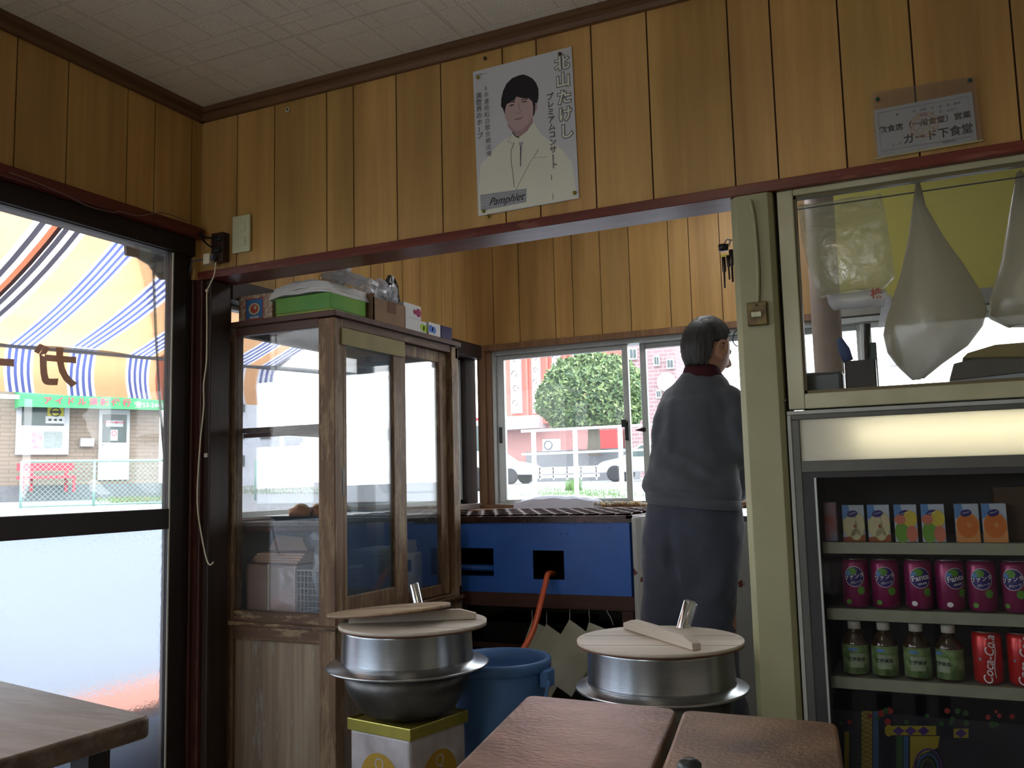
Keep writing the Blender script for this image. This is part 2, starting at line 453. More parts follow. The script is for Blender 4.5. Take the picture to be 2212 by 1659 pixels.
# ceiling: embossed white board
def ceilmat():
    m, nt, b = newmat('embossed_ceiling_board')
    tc = nt.nodes.new('ShaderNodeTexCoord')
    b.inputs['Roughness'].default_value = 0.85
    n = nt.nodes.new('ShaderNodeTexNoise'); n.inputs['Scale'].default_value = 3
    r = nt.nodes.new('ShaderNodeValToRGB'); r.color_ramp.elements[0].color = (*L((214, 208, 192)), 1); r.color_ramp.elements[1].color = (*L((226, 220, 206)), 1)
    nt.links.new(tc.outputs['Object'], n.inputs['Vector']); nt.links.new(n.outputs['Fac'], r.inputs[0]); 
    h = None
    def add(a, bb):
        q = nt.nodes.new('ShaderNodeMath'); q.operation = 'MAXIMUM'; nt.links.new(a, q.inputs[0]); nt.links.new(bb, q.inputs[1]); return q.outputs[0]
    for k, (mortar, w, hh, rot, off) in enumerate(((0.006, 0.45, 0.45, 0, 0.0), (0.003, 0.30, 0.45, 0, 0.5), (0.002, 0.22, 0.15, 0.0, 0.3))):
        mp = nt.nodes.new('ShaderNodeMapping'); mp.inputs['Rotation'].default_value[2] = rot; mp.inputs['Location'].default_value = (0.07*k, 0.11*k, 0)
        br = nt.nodes.new('ShaderNodeTexBrick'); br.inputs['Scale'].default_value = 1; br.inputs['Mortar Size'].default_value = mortar
        br.inputs['Brick Width'].default_value = w; br.inputs['Row Height'].default_value = hh; br.offset = off; br.inputs['Mortar Smooth'].default_value = 0.3
        nt.links.new(tc.outputs['Object'], mp.inputs[0]); nt.links.new(mp.outputs[0], br.inputs['Vector'])
        h = br.outputs['Fac'] if h is None else add(h, br.outputs['Fac'])
    n2 = nt.nodes.new('ShaderNodeTexNoise'); n2.inputs['Scale'].default_value = 170; nt.links.new(tc.outputs['Object'], n2.inputs['Vector'])
    mm = nt.nodes.new('ShaderNodeMath'); mm.operation = 'MULTIPLY_ADD'; mm.inputs[1].default_value = 0.6; nt.links.new(n2.outputs['Fac'], mm.inputs[0]); nt.links.new(h, mm.inputs[2])
    bp = nt.nodes.new('ShaderNodeBump'); bp.inputs['Strength'].default_value = 0.8; bp.inputs['Distance'].default_value = 0.006; bp.invert = True
    nt.links.new(mm.outputs[0], bp.inputs['Height']); nt.links.new(bp.outputs[0], b.inputs['Normal'])
    mx = nt.nodes.new('ShaderNodeMix'); mx.data_type = 'RGBA'; mx.blend_type = 'MULTIPLY'
    mr = nt.nodes.new('ShaderNodeMath'); mr.operation = 'MULTIPLY'; mr.inputs[1].default_value = 0.35; nt.links.new(h, mr.inputs[0]); nt.links.new(mr.outputs[0], mx.inputs['Factor'])
    nt.links.new(r.outputs[0], mx.inputs['A']); mx.inputs['B'].default_value = (0.72, 0.7, 0.66, 1)
    nt.links.new(mx.outputs['Result'], b.inputs['Base Color'])
    return m
M_ceil = ceilmat()
structure(MB().box((-2.52, -2.8, ZC), (2.7, YD+0.12, ZC+0.12)), 'ceiling', M_ceil)
structure(MB().box((-2.52, YD+0.12, 2.62), (2.7, 4.72, 2.72)), 'ceiling_bay', M_ceil)

def boards(name, axis, fix, edges, z0, z1, depth, seedv, front=-1, gap=0.0045, extra=None):
    """panelled wall: one slab with tongue-and-groove boards standing 4 mm proud of dark grooves"""
    rnd = random.Random(seedv)
    mb = MB(); tints = []
    e0, e1 = edges[0], edges[-1]
    a, b2 = (fix+0.004*(-front), fix+depth*(-front))
    if axis == 'x': mb.box((e0, a, z0), (e1, b2, z1), 1)
    else: mb.box((a, e0, z0), (b2, e1, z1), 1)
    tints += [(1, 1, 1)]*6
    for i in range(len(edges)-1):
        g = gap/2
        l, r = edges[i]+(g if i else 0), edges[i+1]-(g if i < len(edges)-2 else 0)
        t = 0.88+0.2*rnd.random(); c = (t, t*(0.96+0.05*rnd.random()), t*(0.92+0.08*rnd.random()))
        if axis == 'x': mb.box((l, fix, z0), (r, fix+0.0042*(-front), z1), 0)
        else: mb.box((fix, l, z0), (fix+0.0042*(-front), r, z1), 0)
        tints += [c]*6
    if extra: extra(mb); tints += [(1, 1, 1)]*(len(mb.f)-len(tints))
    return structure(mb, name, [M_panel, M_groove, M_conc], tint=lambda i: tints[i])
gx = [ony(x, y, YD).x for x, y in ((512, 400), (593, 400), (706, 400), (764, 380), (857, 340), (954, 300), (1093, 460), (1168, 450), (1284, 300), (1404, 240), (1579, 200), (1672, 200), (1820, 200), (1976, 190), (2198, 200))]
gx += [gx[-1]+0.09*k for k in (1, 2, 3.5, 4.6, 6, 7.2, 8.5, 10, 11.2, 12.4, 14, 15.3, 16.5, 18, 19.2, 20.5, 22, 23.4, 24.6)]
def lower_right(mb): mb.box((0.80, YD, 0), (2.60, YD+0.12, 1.86), 2)
boards('wall_front', 'x', YD, [XL] + [g for g in gx if g < 2.55] + [2.60], 1.862, ZC, 0.12, 3, extra=lower_right)
gy = [onx(x, y, XL).y for x, y in ((35, 200), (146, 250), (275, 300), (334, 330), (414, 350))]
gy0 = [gy[0]-d for d in (2.1, 1.95, 1.8, 1.62, 1.5, 1.38, 1.2, 1.08, 0.95, 0.8, 0.62, 0.5, 0.36, 0.18)]
def left_rest(mb):
    mb.box((XL-0.15, -2.8, 0), (XL, -1.12, 2.0), 2); mb.box((XL-0.13, 2.373, 1.843), (XL, 2.40, 2.0), 0)
boards('wall_left', 'y', XL, [-2.8] + [y for y in gy0 if y > -2.7] + gy + [YD], 2.0, ZC, 0.15, 5, front=1, extra=left_rest)
by = [onx(x, 600, XL).y for x in (595, 634.5, 689, 739, 801, 829, 869, 907, 953, 976, 1006)]
def bay_left_low(mb): mb.box((XL-0.15, YD+0.12, 0), (XL, 4.7, 0.955), 2)
boards('wall_bay_left', 'y', XL, [YD+0.12] + sorted(by) + [YB], 1.872, 2.62, 0.15, 8, front=1, extra=bay_left_low)
bx = [ony(x, 600, YB).x for x in (1064, 1120, 1197, 1236, 1297, 1360, 1446, 1491, 1558)]
XK = -0.42
def bay_back_low(mb): mb.box((XL-0.15, YB, 0), (2.6, YB+0.15, 0.955), 2)
boards('wall_bay_back', 'x', YB, [XL] + sorted(bx) + [XK], 1.872, 2.62, 0.15, 11, extra=bay_back_low)
M_yel = mat('yellow_green_wall', (178, 170, 84), rough=0.7, var=0.04, scale=3)
structure(MB().box((XK, YB, 1.915), (2.6, YB+0.15, 2.62)).box((XK+0.9, YB-0.006, 1.915), (2.6, YB, 2.62)), 'wall_kitchen_back', M_yel)
structure(MB().box((XK, YB-0.01, 1.845), (2.6, YB+0.15, 1.915)), 'trim_7', M_conc)
structure(MB().box((1.45, YD+0.12, 0), (1.57, YB, 2.62)), 'wall_kitchen_right', M_conc)
M_wallo = mat('offwhite_wall', (214, 206, 188), rough=0.8)
mb = MB().box((2.6, -2.8, 0), (2.72, YD+0.12, ZC))
structure(mb, 'wall_right', M_wallo)
wx0, wx1, wz0, wz1 = -2.3, -0.95, 1.15, 2.15  # rear window out of view, added to let light in behind the camera
mb = MB().box((-2.52, -2.92, 0), (2.72, -2.8, wz0)).box((-2.52, -2.92, wz1), (2.72, -2.8, ZC)).box((-2.52, -2.92, wz0), (wx0, -2.8, wz1)).box((wx1, -2.92, wz0), (2.72, -2.8, wz1))
structure(mb, 'wall_rear', M_wallo)
mb = MB().box((wx0, -2.89, wz0), (wx1, -2.83, wz0+0.05)).box((wx0, -2.89, wz1-0.05), (wx1, -2.83, wz1))
for x in (wx0, (wx0+wx1)/2, wx1-0.05): mb.box((x, -2.89, wz0+0.05), (x+0.05, -2.83, wz1-0.05))
w = structure(mb, 'window_4', M_alu)
MB().box((wx0+0.05, -2.862, wz0+0.05), (wx1-0.05, -2.858, wz1-0.05)).build('glass_pane', M_glass, w)

# mouldings
prof = [(0, 0), (0.012, 0), (0.016, -0.0), (0.022, 0.012), (0.022, 0.024), (0.034, 0.027), (0.034, 0.046), (0, 0.046)]
mb = MB().prism([(XL, YD-p, 2.428+q) for p, q in prof], (4.97, 0, 0))
structure(mb, 'trim_1', M_trimbr)
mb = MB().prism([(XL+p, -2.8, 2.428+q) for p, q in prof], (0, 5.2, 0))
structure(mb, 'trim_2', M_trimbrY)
structure(MB().box((-2.42, YD-0.014, 1.843), (0.9, YD+0.118, 1.872)).box((0.9, YD-0.012, 1.843), (2.6, YD, 1.872)), 'trim_3', M_red, bevel=0.002)
structure(MB().box((XL, -1.2, 1.988), (XL+0.035, YD-0.016, 2.022)).box((XL, -1.2, 2.022), (XL+0.022, YD-0.016, 2.030)), 'trim_4', M_redY, bevel=0.003)
# corner post between door and cabinet
mb = MB().box((-2.50, 2.372, 0), (-2.375, 2.50, 1.843)).box((-2.375, 2.385, 0), (-2.345, 2.50, 1.843)).box((-2.345, 2.40, 0), (-2.318, 2.50, 1.843), 1)
structure(mb, 'trim_5', [M_redZ, M_dark], bevel=0.004)
# bay: dark head rail, sill, jambs
structure(MB().box((XL-0.1, YD+0.13, 1.795), (XL+0.03, YB, 1.872)), 'trim_6', M_dark, bevel=0.002)
M_brownframe = wood('brown_window_casing', (140, 104, 72), (104, 74, 50), None, 'X', 1.0, rough=0.5)
M_brownframeZ = wood('brown_window_casing_upright', (150, 112, 78), (112, 80, 54), None, 'Z', 1.0, rough=0.5)
structure(MB().box((XL+0.002, YB-0.028, 1.838), (XK, YB+0.1, 1.872)).box((XL, YB-0.03, 0.955), (XL+0.045, YB+0.1, 1.838)).box((XL+0.045, YB-0.012, 0.955), (XL+0.078, YB+0.1, 1.838)), 'trim_8', M_brownframeZ, bevel=0.002)
structure(MB().box((XL+0.0, YB-0.06, 0.955), (1.45, YB, 0.975)), 'trim_9', M_brownframe, bevel=0.002)
M_greywood = wood('weathered_sill_wood', (150, 132, 120), (112, 96, 88), None, 'Y', 1.0, rough=0.7)
structure(MB().box((XL-0.13, YD+0.13, 0.955), (XL+0.02, YB-0.04, 0.985)), 'trim_10', M_greywood, bevel=0.002)

# glazed entrance: two sliding leaves, clear above a wide rail, frosted below
d = structure(MB().box((-2.455, -1.2, 1.925), (XL+0.004, 2.372, 1.988)).box((-2.48, -1.2, 1.988), (XL-0.002, 2.372, 2.03)).box((-2.47, 2.345, 0), (-2.385, 2.372, 1.925)).box((-2.50, -1.2, 0), (-2.385, -1.12, 1.925)).box((-2.50, -1.12, 0), (-2.385, 2.345, 0.012)), 'door_1', M_darkal, bevel=0.003)
ztop, zr1, zr0 = 1.922, onx(200, 1107, XL).z, onx(200, 1155, XL).z
for k, (ya, yb, xo) in enumerate(((0.62, 2.342, XL-0.025), (-1.1, 0.68, XL-0.065))):
    fr = MB()
    ys = (ya, ya+0.055, yb-0.065, yb)
    fr.box((xo-0.017, ys[0], 0.02), (xo+0.017, ys[1], 1.93)).box((xo-0.017, ys[2], 0.02), (xo+0.017, ys[3], 1.93))
    fr.box((xo-0.016, ys[1], ztop), (xo+0.016, ys[2], 1.93)).box((xo-0.02, ys[1], zr0), (xo+0.02, ys[2], zr1)).box((xo-0.016, ys[1], 0.02), (xo+0.016, ys[2], 0.10))
    f = fr.build('sliding_leaf', M_darkal, d, bevel=0.003)
    MB().box((xo-0.002, ys[1], zr1), (xo+0.002, ys[2], ztop)).build('clear_pane', M_glass, f)
    MB().box((xo-0.003, ys[1], 0.10), (xo+0.003, ys[2], zr0)).build('frosted_pane', M_frost, f)
    MB().box((xo+0.0165, ys[2]-0.002, 0.1), (xo+0.0185, ys[2]+0.004, 1.92)).build('gasket_strip', M_white, f)

# bay side window: dark outer frame and aluminium sashes
wd = structure(MB().box((XL-0.12, 2.53, 0.985), (XL-0.02, 2.58, 1.795)).box((XL-0.12, 4.42, 0.985), (XL-0.02, 4.54, 1.795)), 'window_2', M_darkal, bevel=0.003)
ym = onx(945, 900, XL-0.07).y
mb = MB()
for a, b2 in ((2.58, 2.61), (ym-0.016, ym+0.016), (4.39, 4.42)): mb.box((XL-0.09, a, 0.985), (XL-0.05, b2, 1.795))
mb.box((XL-0.09, 2.58, 0.985), (XL-0.05, 4.42, 1.01)).box((XL-0.09, 2.58, 1.78), (XL-0.05, 4.42, 1.795))
mb.build('sash', M_alu, wd, bevel=0.002)
MB().box((XL-0.072, 2.6, 1.0), (XL-0.068, 4.4, 1.785)).build('glass_pane', M_glass, wd)
# bay back window
wb = structure(MB().box((XL+0.078, YB+0.0, 0.975), (XL+0.10, YB+0.1, 1.838)).box((XL+0.10, YB, 1.812), (1.45, YB+0.1, 1.838)).box((XL+0.10, YB, 0.975), (1.45, YB+0.1, 0.985)), 'window_3', M_alu, bevel=0.002)
def sash(x0, x1, yo, wl=0.04, wr=0.04):
    m = MB().box((x0, yo-0.014, 0.985), (x0+wl, yo+0.014, 1.812)).box((x1-wr, yo-0.014, 0.985), (x1, yo+0.014, 1.812)).box((x0+wl, yo-0.014, 0.985), (x1-wr, yo+0.014, 1.0)).box((x0+wl, yo-0.014, 1.785), (x1-wr, yo+0.014, 1.812))
    s_ = m.build('sash', M_alu, wb, bevel=0.003)
    MB().box((x0+wl, yo-0.002, 1.0), (x1-wr, yo+0.002, 1.785)).build('glass_pane', M_glass, s_)
    return s_
xa = -2.27
xm = ony(1352, 900, YB).x
xs = ony(1393, 900, YB+0.05).x
s1 = sash(xa, xm+0.016, YB+0.03, 0.048, 0.032)
s2 = sash(xs-0.018, -0.30, YB+0.07, 0.034, 0.05)
sash(-0.33, 0.55, YB+0.03, 0.05, 0.05)
sash(0.5, 1.44, YB+0.07, 0.05, 0.05)
pz = ony(1078, 940, YB)
MB().box((xa+0.012, YB+0.012, pz.z-0.045), (xa+0.03, YB+0.017, pz.z+0.045)).build('finger_pull', M_black, s1)
MB().box((xm-0.01, YB+0.0, 1.30), (xm+0.012, YB+0.016, 1.40)).box((xm-0.025, YB-0.008, 1.37), (xm+0.0, YB+0.006, 1.41)).build('latch', M_black, s1, bevel=0.003)
lz = ony(1390, 928, YB+0.05)
MB().prism([(lz.x-0.05, YB+0.052, lz.z), (lz.x-0.0, YB+0.052, lz.z+0.012), (lz.x+0.01, YB+0.052, lz.z+0.01), (lz.x+0.01, YB+0.052, lz.z-0.01), (lz.x, YB+0.052, lz.z-0.012)], (0, 0.004, 0)).build('latch', M_darkal, s2)

# cream painted post with the switch, upper pane frame
mb = MB(); x0, x1 = ony(1585, 600, YD).x, ony(1679, 600, YD).x
mb.prism([(x0+0.018, YD-0.012, 0), (x1-0.012, YD-0.012, 0), (x1, YD, 0), (x1, YD+0.10, 0), (x0, YD+0.10, 0), (x0, YD+0.008, 0)], (0, 0, 1.843))
structure(mb, 'trim_11', M_cream2, bevel=0.002)
zf1 = 1.266
xf0, xg0 = -0.356, ony(1712, 420, YD).x
mb = MB().box((xf0, YD+0.002, zf1), (xg0, YD+0.05, 1.843)).box((xg0, YD+0.002, zf1), (0.80, YD+0.05, 1.305)).box((xg0, YD+0.002, 1.826), (0.80, YD+0.05, 1.843)).box((0.74, YD+0.002, 1.305), (0.80, YD+0.05, 1.826))
w5 = structure(mb, 'window_5', M_cream, bevel=0.003)
MB().box((xg0, YD+0.01, 1.305), (xg0+0.006, YD+0.03, 1.826)).box((xg0, YD+0.01, 1.305), (0.74, YD+0.03, 1.313)).box((xg0, YD+0.01, 1.818), (0.74, YD+0.03, 1.826)).build('glazing_bead', mat('bead_brown', (110, 100, 70), rough=0.5), w5)
MB().box((xg0+0.004, YD+0.018, 1.309), (0.74, YD+0.022, 1.824)).build('glass_pane', glassmat('serving_pane_glass', haze=0.03, refl=0.5, hazec=(170, 170, 150)), w5)
structure(MB().box((x1, YD+0.03, 0), (xf0+0.002, YD+0.08, 1.843)), 'trim_12', M_dark)

# round ceiling lamps out of view; the room pair is added to brighten it
M_lamp = mat('lamp_tube', (255, 240, 215), emit=(255, 240, 214), est=10.0)
M_lampb = mat('bay_lamp_tube', (255, 250, 240), emit=(244, 246, 255), est=38.0)
def lamp(x, y, lab, zc=ZC, mt=None):
    drop = 0.32 if mt is None else 0.10
    r = empty('ceiling_lamp', (x, y, zc-drop), lab, 'lamp', 'ceiling lamps')
    MB().tube([(0, 0, 0), (0, 0, drop-0.02)], 0.006, 8).build('cord', M_white, r, local=True)
    MB().lathe([(0.001, drop), (0.045, drop-0.001), (0.045, drop-0.02), (0.001, drop-0.03)], (0, 0, 0), 24).build('ceiling_rose', M_white, r, local=True)
    mb = MB().lathe([(0.001, 0.012), (0.05, 0.012), (0.05, -0.012), (0.001, -0.012)], (0, 0, 0), 24)
    for k in range(3): mb.tube([(0.04*math.cos(k*2.09), 0.04*math.sin(k*2.09), 0), (0.17*math.cos(k*2.09), 0.17*math.sin(k*2.09), 0)], 0.003, 6)
    mb.build('hub', M_white, r, local=True)
    MB().tube([(0.17*math.cos(2*PI*i/40), 0.17*math.sin(2*PI*i/40), 0.0) for i in range(40)], 0.014, 10, closed=True).build('tube', mt or M_lamp, r, local=True)
lamp(-0.72, 1.0, 'added round lamp over the tables, out of view, brightening the front wall and ceiling'); lamp(1.2, -1.4, 'added round lamp at the rear, out of view, brightening the room')
lamp(-0.9, 3.6, 'round fluorescent lamp on the bay ceiling above the griddle', 2.62, M_lampb)

# ================================================================== OUTSIDE
def G(x, y):
    d = max(-2.5-x, y-4.7, 0)
    if x < -2.5 and y > 4.7: d = math.hypot(-2.5-x, y-4.7)
    t = min(1, max(0, (d-0.6)/8)); t = t*t*(3-2*t)
    return -0.1+0.95*t+0.008*max(0, d-12)
M_road = mat('pale_asphalt', (128, 130, 134), rough=0.9, var=0.06, scale=0.6, bump=0.2)
mb = MB()
mb.grid(lambda u, v: (-2.52-70*(u**1.8), -22+104*v, G(-2.52-70*(u**1.8), -22+104*v)), 40, 60)
mb.grid(lambda u, v: (-2.52+34*u, 4.72+78*(v**1.6), G(-2.52+34*u, 4.72+78*(v**1.6))), 20, 40)
structure(mb, 'ground_street', M_road)
def orient(ux):
    ux = Vector(ux).normalized(); return ux, Vector((0, 0, 1)), ux.cross(Vector((0, 0, 1)))

# ---- striped awning over the shop front (seen from underneath, lettering reversed)
P0 = onx(100, 800, -4.35); dirA = Vector((math.sin(math.radians(17)), math.cos(math.radians(17)), 0)); NA = Vector((dirA.y, -dirA.x, 0))
def aw(x, y): return (onp(x, y, P0, NA)-P0)
def awS(x, y): return aw(x, y).dot(dirA)
zb, zt = onp(100, 851, P0, NA).z, onp(100, 748, P0, NA).z
def edge(s, z): q = P0+dirA*s; return Vector((q.x, q.y, z))
def awmat(name, c, tr=0.62):
    m, nt, b = newmat(name); out = nt.nodes['Material Output']; nt.nodes.remove(b)
    t = nt.nodes.new('ShaderNodeBsdfTranslucent'); d = nt.nodes.new('ShaderNodeBsdfDiffuse')
    n = nt.nodes.new('ShaderNodeTexNoise'); n.inputs['Scale'].default_value = 3; n.inputs['Detail'].default_value = 5
    tc = nt.nodes.new('ShaderNodeTexCoord'); nt.links.new(tc.outputs['Object'], n.inputs['Vector'])
    r = nt.nodes.new('ShaderNodeValToRGB'); c = L(c); r.color_ramp.elements[0].position = 0.3; r.color_ramp.elements[0].color = (*[v*0.85 for v in c], 1); r.color_ramp.elements[1].position = 0.6; r.color_ramp.elements[1].color = (*c, 1)
    nt.links.new(n.outputs['Fac'], r.inputs[0])
    for q in (t, d): nt.links.new(r.outputs[0], q.inputs[0])
    x = nt.nodes.new('ShaderNodeMixShader'); x.inputs[0].default_value = tr
    nt.links.new(d.outputs[0], x.inputs[1]); nt.links.new(t.outputs[0], x.inputs[2]); nt.links.new(x.outputs[0], out.inputs[0])
    return m
AW = [awmat('awning_white', (236, 236, 240)), awmat('awning_orange', (224, 172, 126)), awmat('awning_blue', (88, 100, 158)), awmat('awning_rust', (170, 92, 66)), awmat('awning_patch_dark', (60, 58, 66)), awmat('awning_letter_brown', (84, 62, 44))]
seg = []   # stripes along the edge: (s0, s1, colour)
def add_group(x0, x1, y, n=4, c=2):
    s0, s1 = awS(x0, y), awS(x1, y); w = (s1-s0)/(2*n+1)
    for k in range(2*n+1): seg.append((s0+k*w, s0+(k+1)*w, c if k % 2 else 0))
add_group(11, 75, 800)
add_group(151, 209, 800)
add_group(275, 328, 800)
sl = seg[0][0]
gl = awS(209, 800)-awS(151, 800)
per = awS(152, 800)-awS(13, 800)
add_group_s = lambda s0, s1, c=2, n=4: [seg.append((s0+k*(s1-s0)/(2*n+1), s0+(k+1)*(s1-s0)/(2*n+1), c if k % 2 else 0)) for k in range(2*n+1)]
add_group_s(sl-per*1.02-0.02, sl-per*1.02+gl*1.35, 4)
add_group_s(sl-per*2.2, sl-per*2.2+gl)
for k in range(3, 7): add_group_s(sl-per*k-0.3, sl-per*k-0.3+gl)
s_end = awS(600, 800)
sr = awS(343, 800); seg.append((sr, sr+0.055, 3))
s3 = awS(490, 800); add_group_s(s3, s3+gl)
add_group_s(s_end-gl*0.9, s_end, 2, 3)
sr2 = sl-per*0.42; seg.append((sr2-0.16, sr2-0.10, 3))
s_start = sl-per*7
seg.sort()
full = []; cur = s_start
for a, b2, c in seg:
    if a > cur+1e-4: full.append((cur, a, 1))
    full.append((max(a, cur), b2, c)); cur = max(cur, b2)
if cur < s_end: full.append((cur, s_end, 1))
# the stripes run up the slope: direction found from one seam of the cloth
zwall = 2.42
wall_x = -2.50
pA = edge(awS(20, 738), zt)
tdn = None
def up_pt(s):
    e = edge(s, zt); a = sdir
    k = (wall_x-e.x)/a.x
    return Vector((wall_x, e.y+a.y*k, zwall))
# slope plane holds the edge line and the wall line at zwall
e0 = edge(0, zt); nrm = dirA.cross(Vector((wall_x-e0.x, 0, zwall-zt)) - dirA*(0)); nrm.normalize()
qa, qb = onp(20, 738, e0, nrm), onp(222, 503, e0, nrm)
sdir = (qb-qa); sdir.normalize()
aw_root = empty('striped_awning', edge((s_start+s_end)/2, zb), 'orange awning with blue and white stripes and brown reversed letters, outside the glazed door', 'awning')
mb = MB(); NR = 10
for a, b2, c in full:
    def P(s, t, _r=None):
        e = edge(s, zt); w = up_pt(s); q = e.lerp(w, t); q.z += -0.07*math.sin(PI*t)+0.012*math.sin(9*s+3*t); return q
    mb.grid(lambda u, v: P(a+(b2-a)*u, v), 1, NR, c)
    def Q(s, t):
        q = edge(s, zt+(zb-zt)*t)+NA*0.0
        wv = 0.02*math.sin(s*11)*t+0.035*math.sin(PI*t)
        return q-Vector((NA.x, NA.y, 0))*wv
    mb.grid(lambda u, v: Q(a+(b2-a)*u, v), 1, 5, c)
mb.build('fabric', AW, aw_root)
mb = MB()
fnA = lambda a, b2: edge(sL-a, zt+(zb-zt)*0.5+b2)+NA*0.045   # read from the street side, so it is mirrored in here
sL = (awS(80, 800)+awS(149, 800))/2
sz = abs(zt-zb)*0.92
M_letter = AW[5]
text(mb, 'ガ', fnA, sz, 0, bold=0.035, sx=1.0)
sL = awS(-24, 800); text(mb, 'ー', fnA, sz, 0, bold=0.035)
sL = awS(-130, 800); text(mb, 'ド', fnA, sz, 0, bold=0.035)
sL = awS(505, 800)
mb.build('lettering', M_letter, aw_root)
M_grey = mat('galvanised_steel', (120, 124, 128), rough=0.45, metal=0.6)
M_dgrey = mat('dark_grey_sheet', (74, 72, 78), rough=0.6)
mb = MB().tube([edge(s_start, zt-0.01), edge(awS(1000, 853), zt-0.01)], 0.016, 8).tube([edge(s_end, zt), up_pt(s_end)], 0.014, 8)
mb.build('frame_tube', M_grey, aw_root)
pts = [onx(x, y, -2.56) for x, y in ((271, 505), (274, 551), (300, 556), (325, 571), (338, 590), (350, 603), (380, 606), (385, 540))]
tag(MB().prism(pts, (-0.012, 0, 0)).build('metal_plate', M_dgrey), 'dark grey curved sheet metal plate at the top corner outside the door', 'plate')
tag(MB().tube([onx(x, y, -2.54) for x, y in ((330, 520), (333, 620), (337, 720), (343, 830), (350, 930), (358, 1030), (367, 1100))]+[Vector((-2.54, onx(367, 1100, -2.54).y, -0.1))], 0.0045, 6).build('cord', M_black), 'thin dark cord hanging from the awning outside the door', 'cord')

# ---- pale building across the lot
uB = Vector((math.sin(math.radians(29)), math.cos(math.radians(29)), 0)); NB = Vector((uB.y, -uB.x, 0))
d0 = ray(200, 1040); PB = EYE+d0*(25.5/math.hypot(d0.x, d0.y)/1.0); PB.z = 0
def fb(x, y, off=0.0):
    q = onp(x, y, PB+NB*off, NB)-PB; return q.dot(uB), q.z
def FB(a, z, c=0.0): return PB+uB*a+NB*c+Vector((0, 0, z))
def brect(mb, x0, y0, x1, y1, c0, c1, mi=0):
    a0, z1 = fb(x0, y0, c1); a1, z0 = fb(x1, y1, c1)
    mb.obox(FB((a0+a1)/2, (z0+z1)/2, (c0+c1)/2), uB, NB, (0, 0, 1), a1-a0, c1-c0, z1-z0, mi)
def brickmat(name, c, m, w, h, mortar=0.01, var=0.06, ax=None):
    if name in MATS: return MATS[name]
    mm, nt, b = newmat(name)
    tc = nt.nodes.new('ShaderNodeTexCoord'); sp = nt.nodes.new('ShaderNodeSeparateXYZ'); nt.links.new(tc.outputs['Object'], sp.inputs[0])
    ax = ax or (1, 0); m1 = nt.nodes.new('ShaderNodeMath'); m1.operation = 'MULTIPLY'; m1.inputs[1].default_value = ax[0]; nt.links.new(sp.outputs['X'], m1.inputs[0])
    m2 = nt.nodes.new('ShaderNodeMath'); m2.operation = 'MULTIPLY_ADD'; m2.inputs[1].default_value = ax[1]; nt.links.new(sp.outputs['Y'], m2.inputs[0]); nt.links.new(m1.outputs[0], m2.inputs[2])
    mp = nt.nodes.new('ShaderNodeCombineXYZ'); nt.links.new(m2.outputs[0], mp.inputs['X']); nt.links.new(sp.outputs['Z'], mp.inputs['Y'])
    br = nt.nodes.new('ShaderNodeTexBrick'); br.inputs['Scale'].default_value = 1; br.inputs['Brick Width'].default_value = w; br.inputs['Row Height'].default_value = h
    br.inputs['Mortar Size'].default_value = mortar; br.inputs['Color1'].default_value = (*L(c), 1); br.inputs['Color2'].default_value = (*[v*(1-var*2) for v in L(c)], 1); br.inputs['Mortar'].default_value = (*L(m), 1)
    nt.links.new(mp.outputs[0], br.inputs['Vector']); nt.links.new(br.outputs['Color'], b.inputs['Base Color']); b.inputs['Roughness'].default_value = 0.85
    return mm
M_bbrick = brickmat('beige_brick_cladding', (142, 128, 114), (118, 106, 96), 0.42, 0.10, 0.012, ax=(uB.x, uB.y))
M_wht = mat('white_paint', (186, 190, 194), rough=0.5, var=0.03)
M_slab = mat('concrete_kerb', (112, 114, 118), rough=0.9)
M_green = mat('green_awning_cloth', (58, 150, 92), rough=0.6, var=0.05)
M_pink = mat('red_lettering', (196, 60, 84), rough=0.5)
M_dkglass = mat('dark_window_glass', (66, 84, 84), rough=0.12, var=0.2, scale=2)
M_yellow = mat('yellow_print', (176, 170, 50), rough=0.5)
M_blk = mat('black_print', (24, 24, 26), rough=0.5, var=0.0)
M_pbox = mat('pale_metal_box', (168, 166, 166), rough=0.4)
bl = empty('office_building', FB(0, 1.0), 'low beige brick office with a green lettered awning across the lot', 'building')
aR, _ = fb(345, 900); aL, _ = fb(-60, 900)
mb = MB(); mb.obox(FB((aL+aR)/2, 2.6, -2), uB, NB, (0, 0, 1), aR-aL, 4, 4.2)
mb.build('wall', M_bbrick, bl)
mb = MB(); mb.obox(FB((aL+aR)/2, 0.9, -1.6), uB, NB, (0, 0, 1), aR-aL+0.6, 4.4, 0.78)
mb.build('plinth', M_slab, bl)
a0, zA = fb(42, 872, 0.9); a1, zA1 = fb(372, 889, 0.9); zT = fb(42, 851, 0.9)[1]
zA = (zA+zA1)/2-0.02
mb = MB()
mb.add([FB(a0, zA, 0.9), FB(a1, zA, 0.9), FB(a1, zT, 0.85), FB(a0, zT, 0.85), FB(a0, zT+0.5, 0), FB(a1, zT+0.5, 0), FB(a0, zA, 0.05), FB(a1, zA, 0.05)], [(0, 1, 2, 3), (3, 2, 5, 4), (0, 3, 4, 6), (1, 7, 5, 2)], 0)
mb.add([FB(a0-2.2, zT-0.12, 0.88), FB(a0, zT-0.12, 0.88), FB(a0, zT-0.02, 0.88), FB(a0-2.2, zT+0.02, 0.88)], [(0, 1, 2, 3)], 1)
g_ = mb.build('awning', [M_green, M_wht], bl)
mb = MB(); am = a0
for ch, x in zip('アイドル運転代行', (103, 128, 152, 177, 202, 226, 250, 274)):
    aa, _ = fb(x, 870, 0.92); text(mb, ch, lambda p, q: FB(aa+p, (zA+zT)/2+q, 0.925), 0.20, 0, bold=0.03)
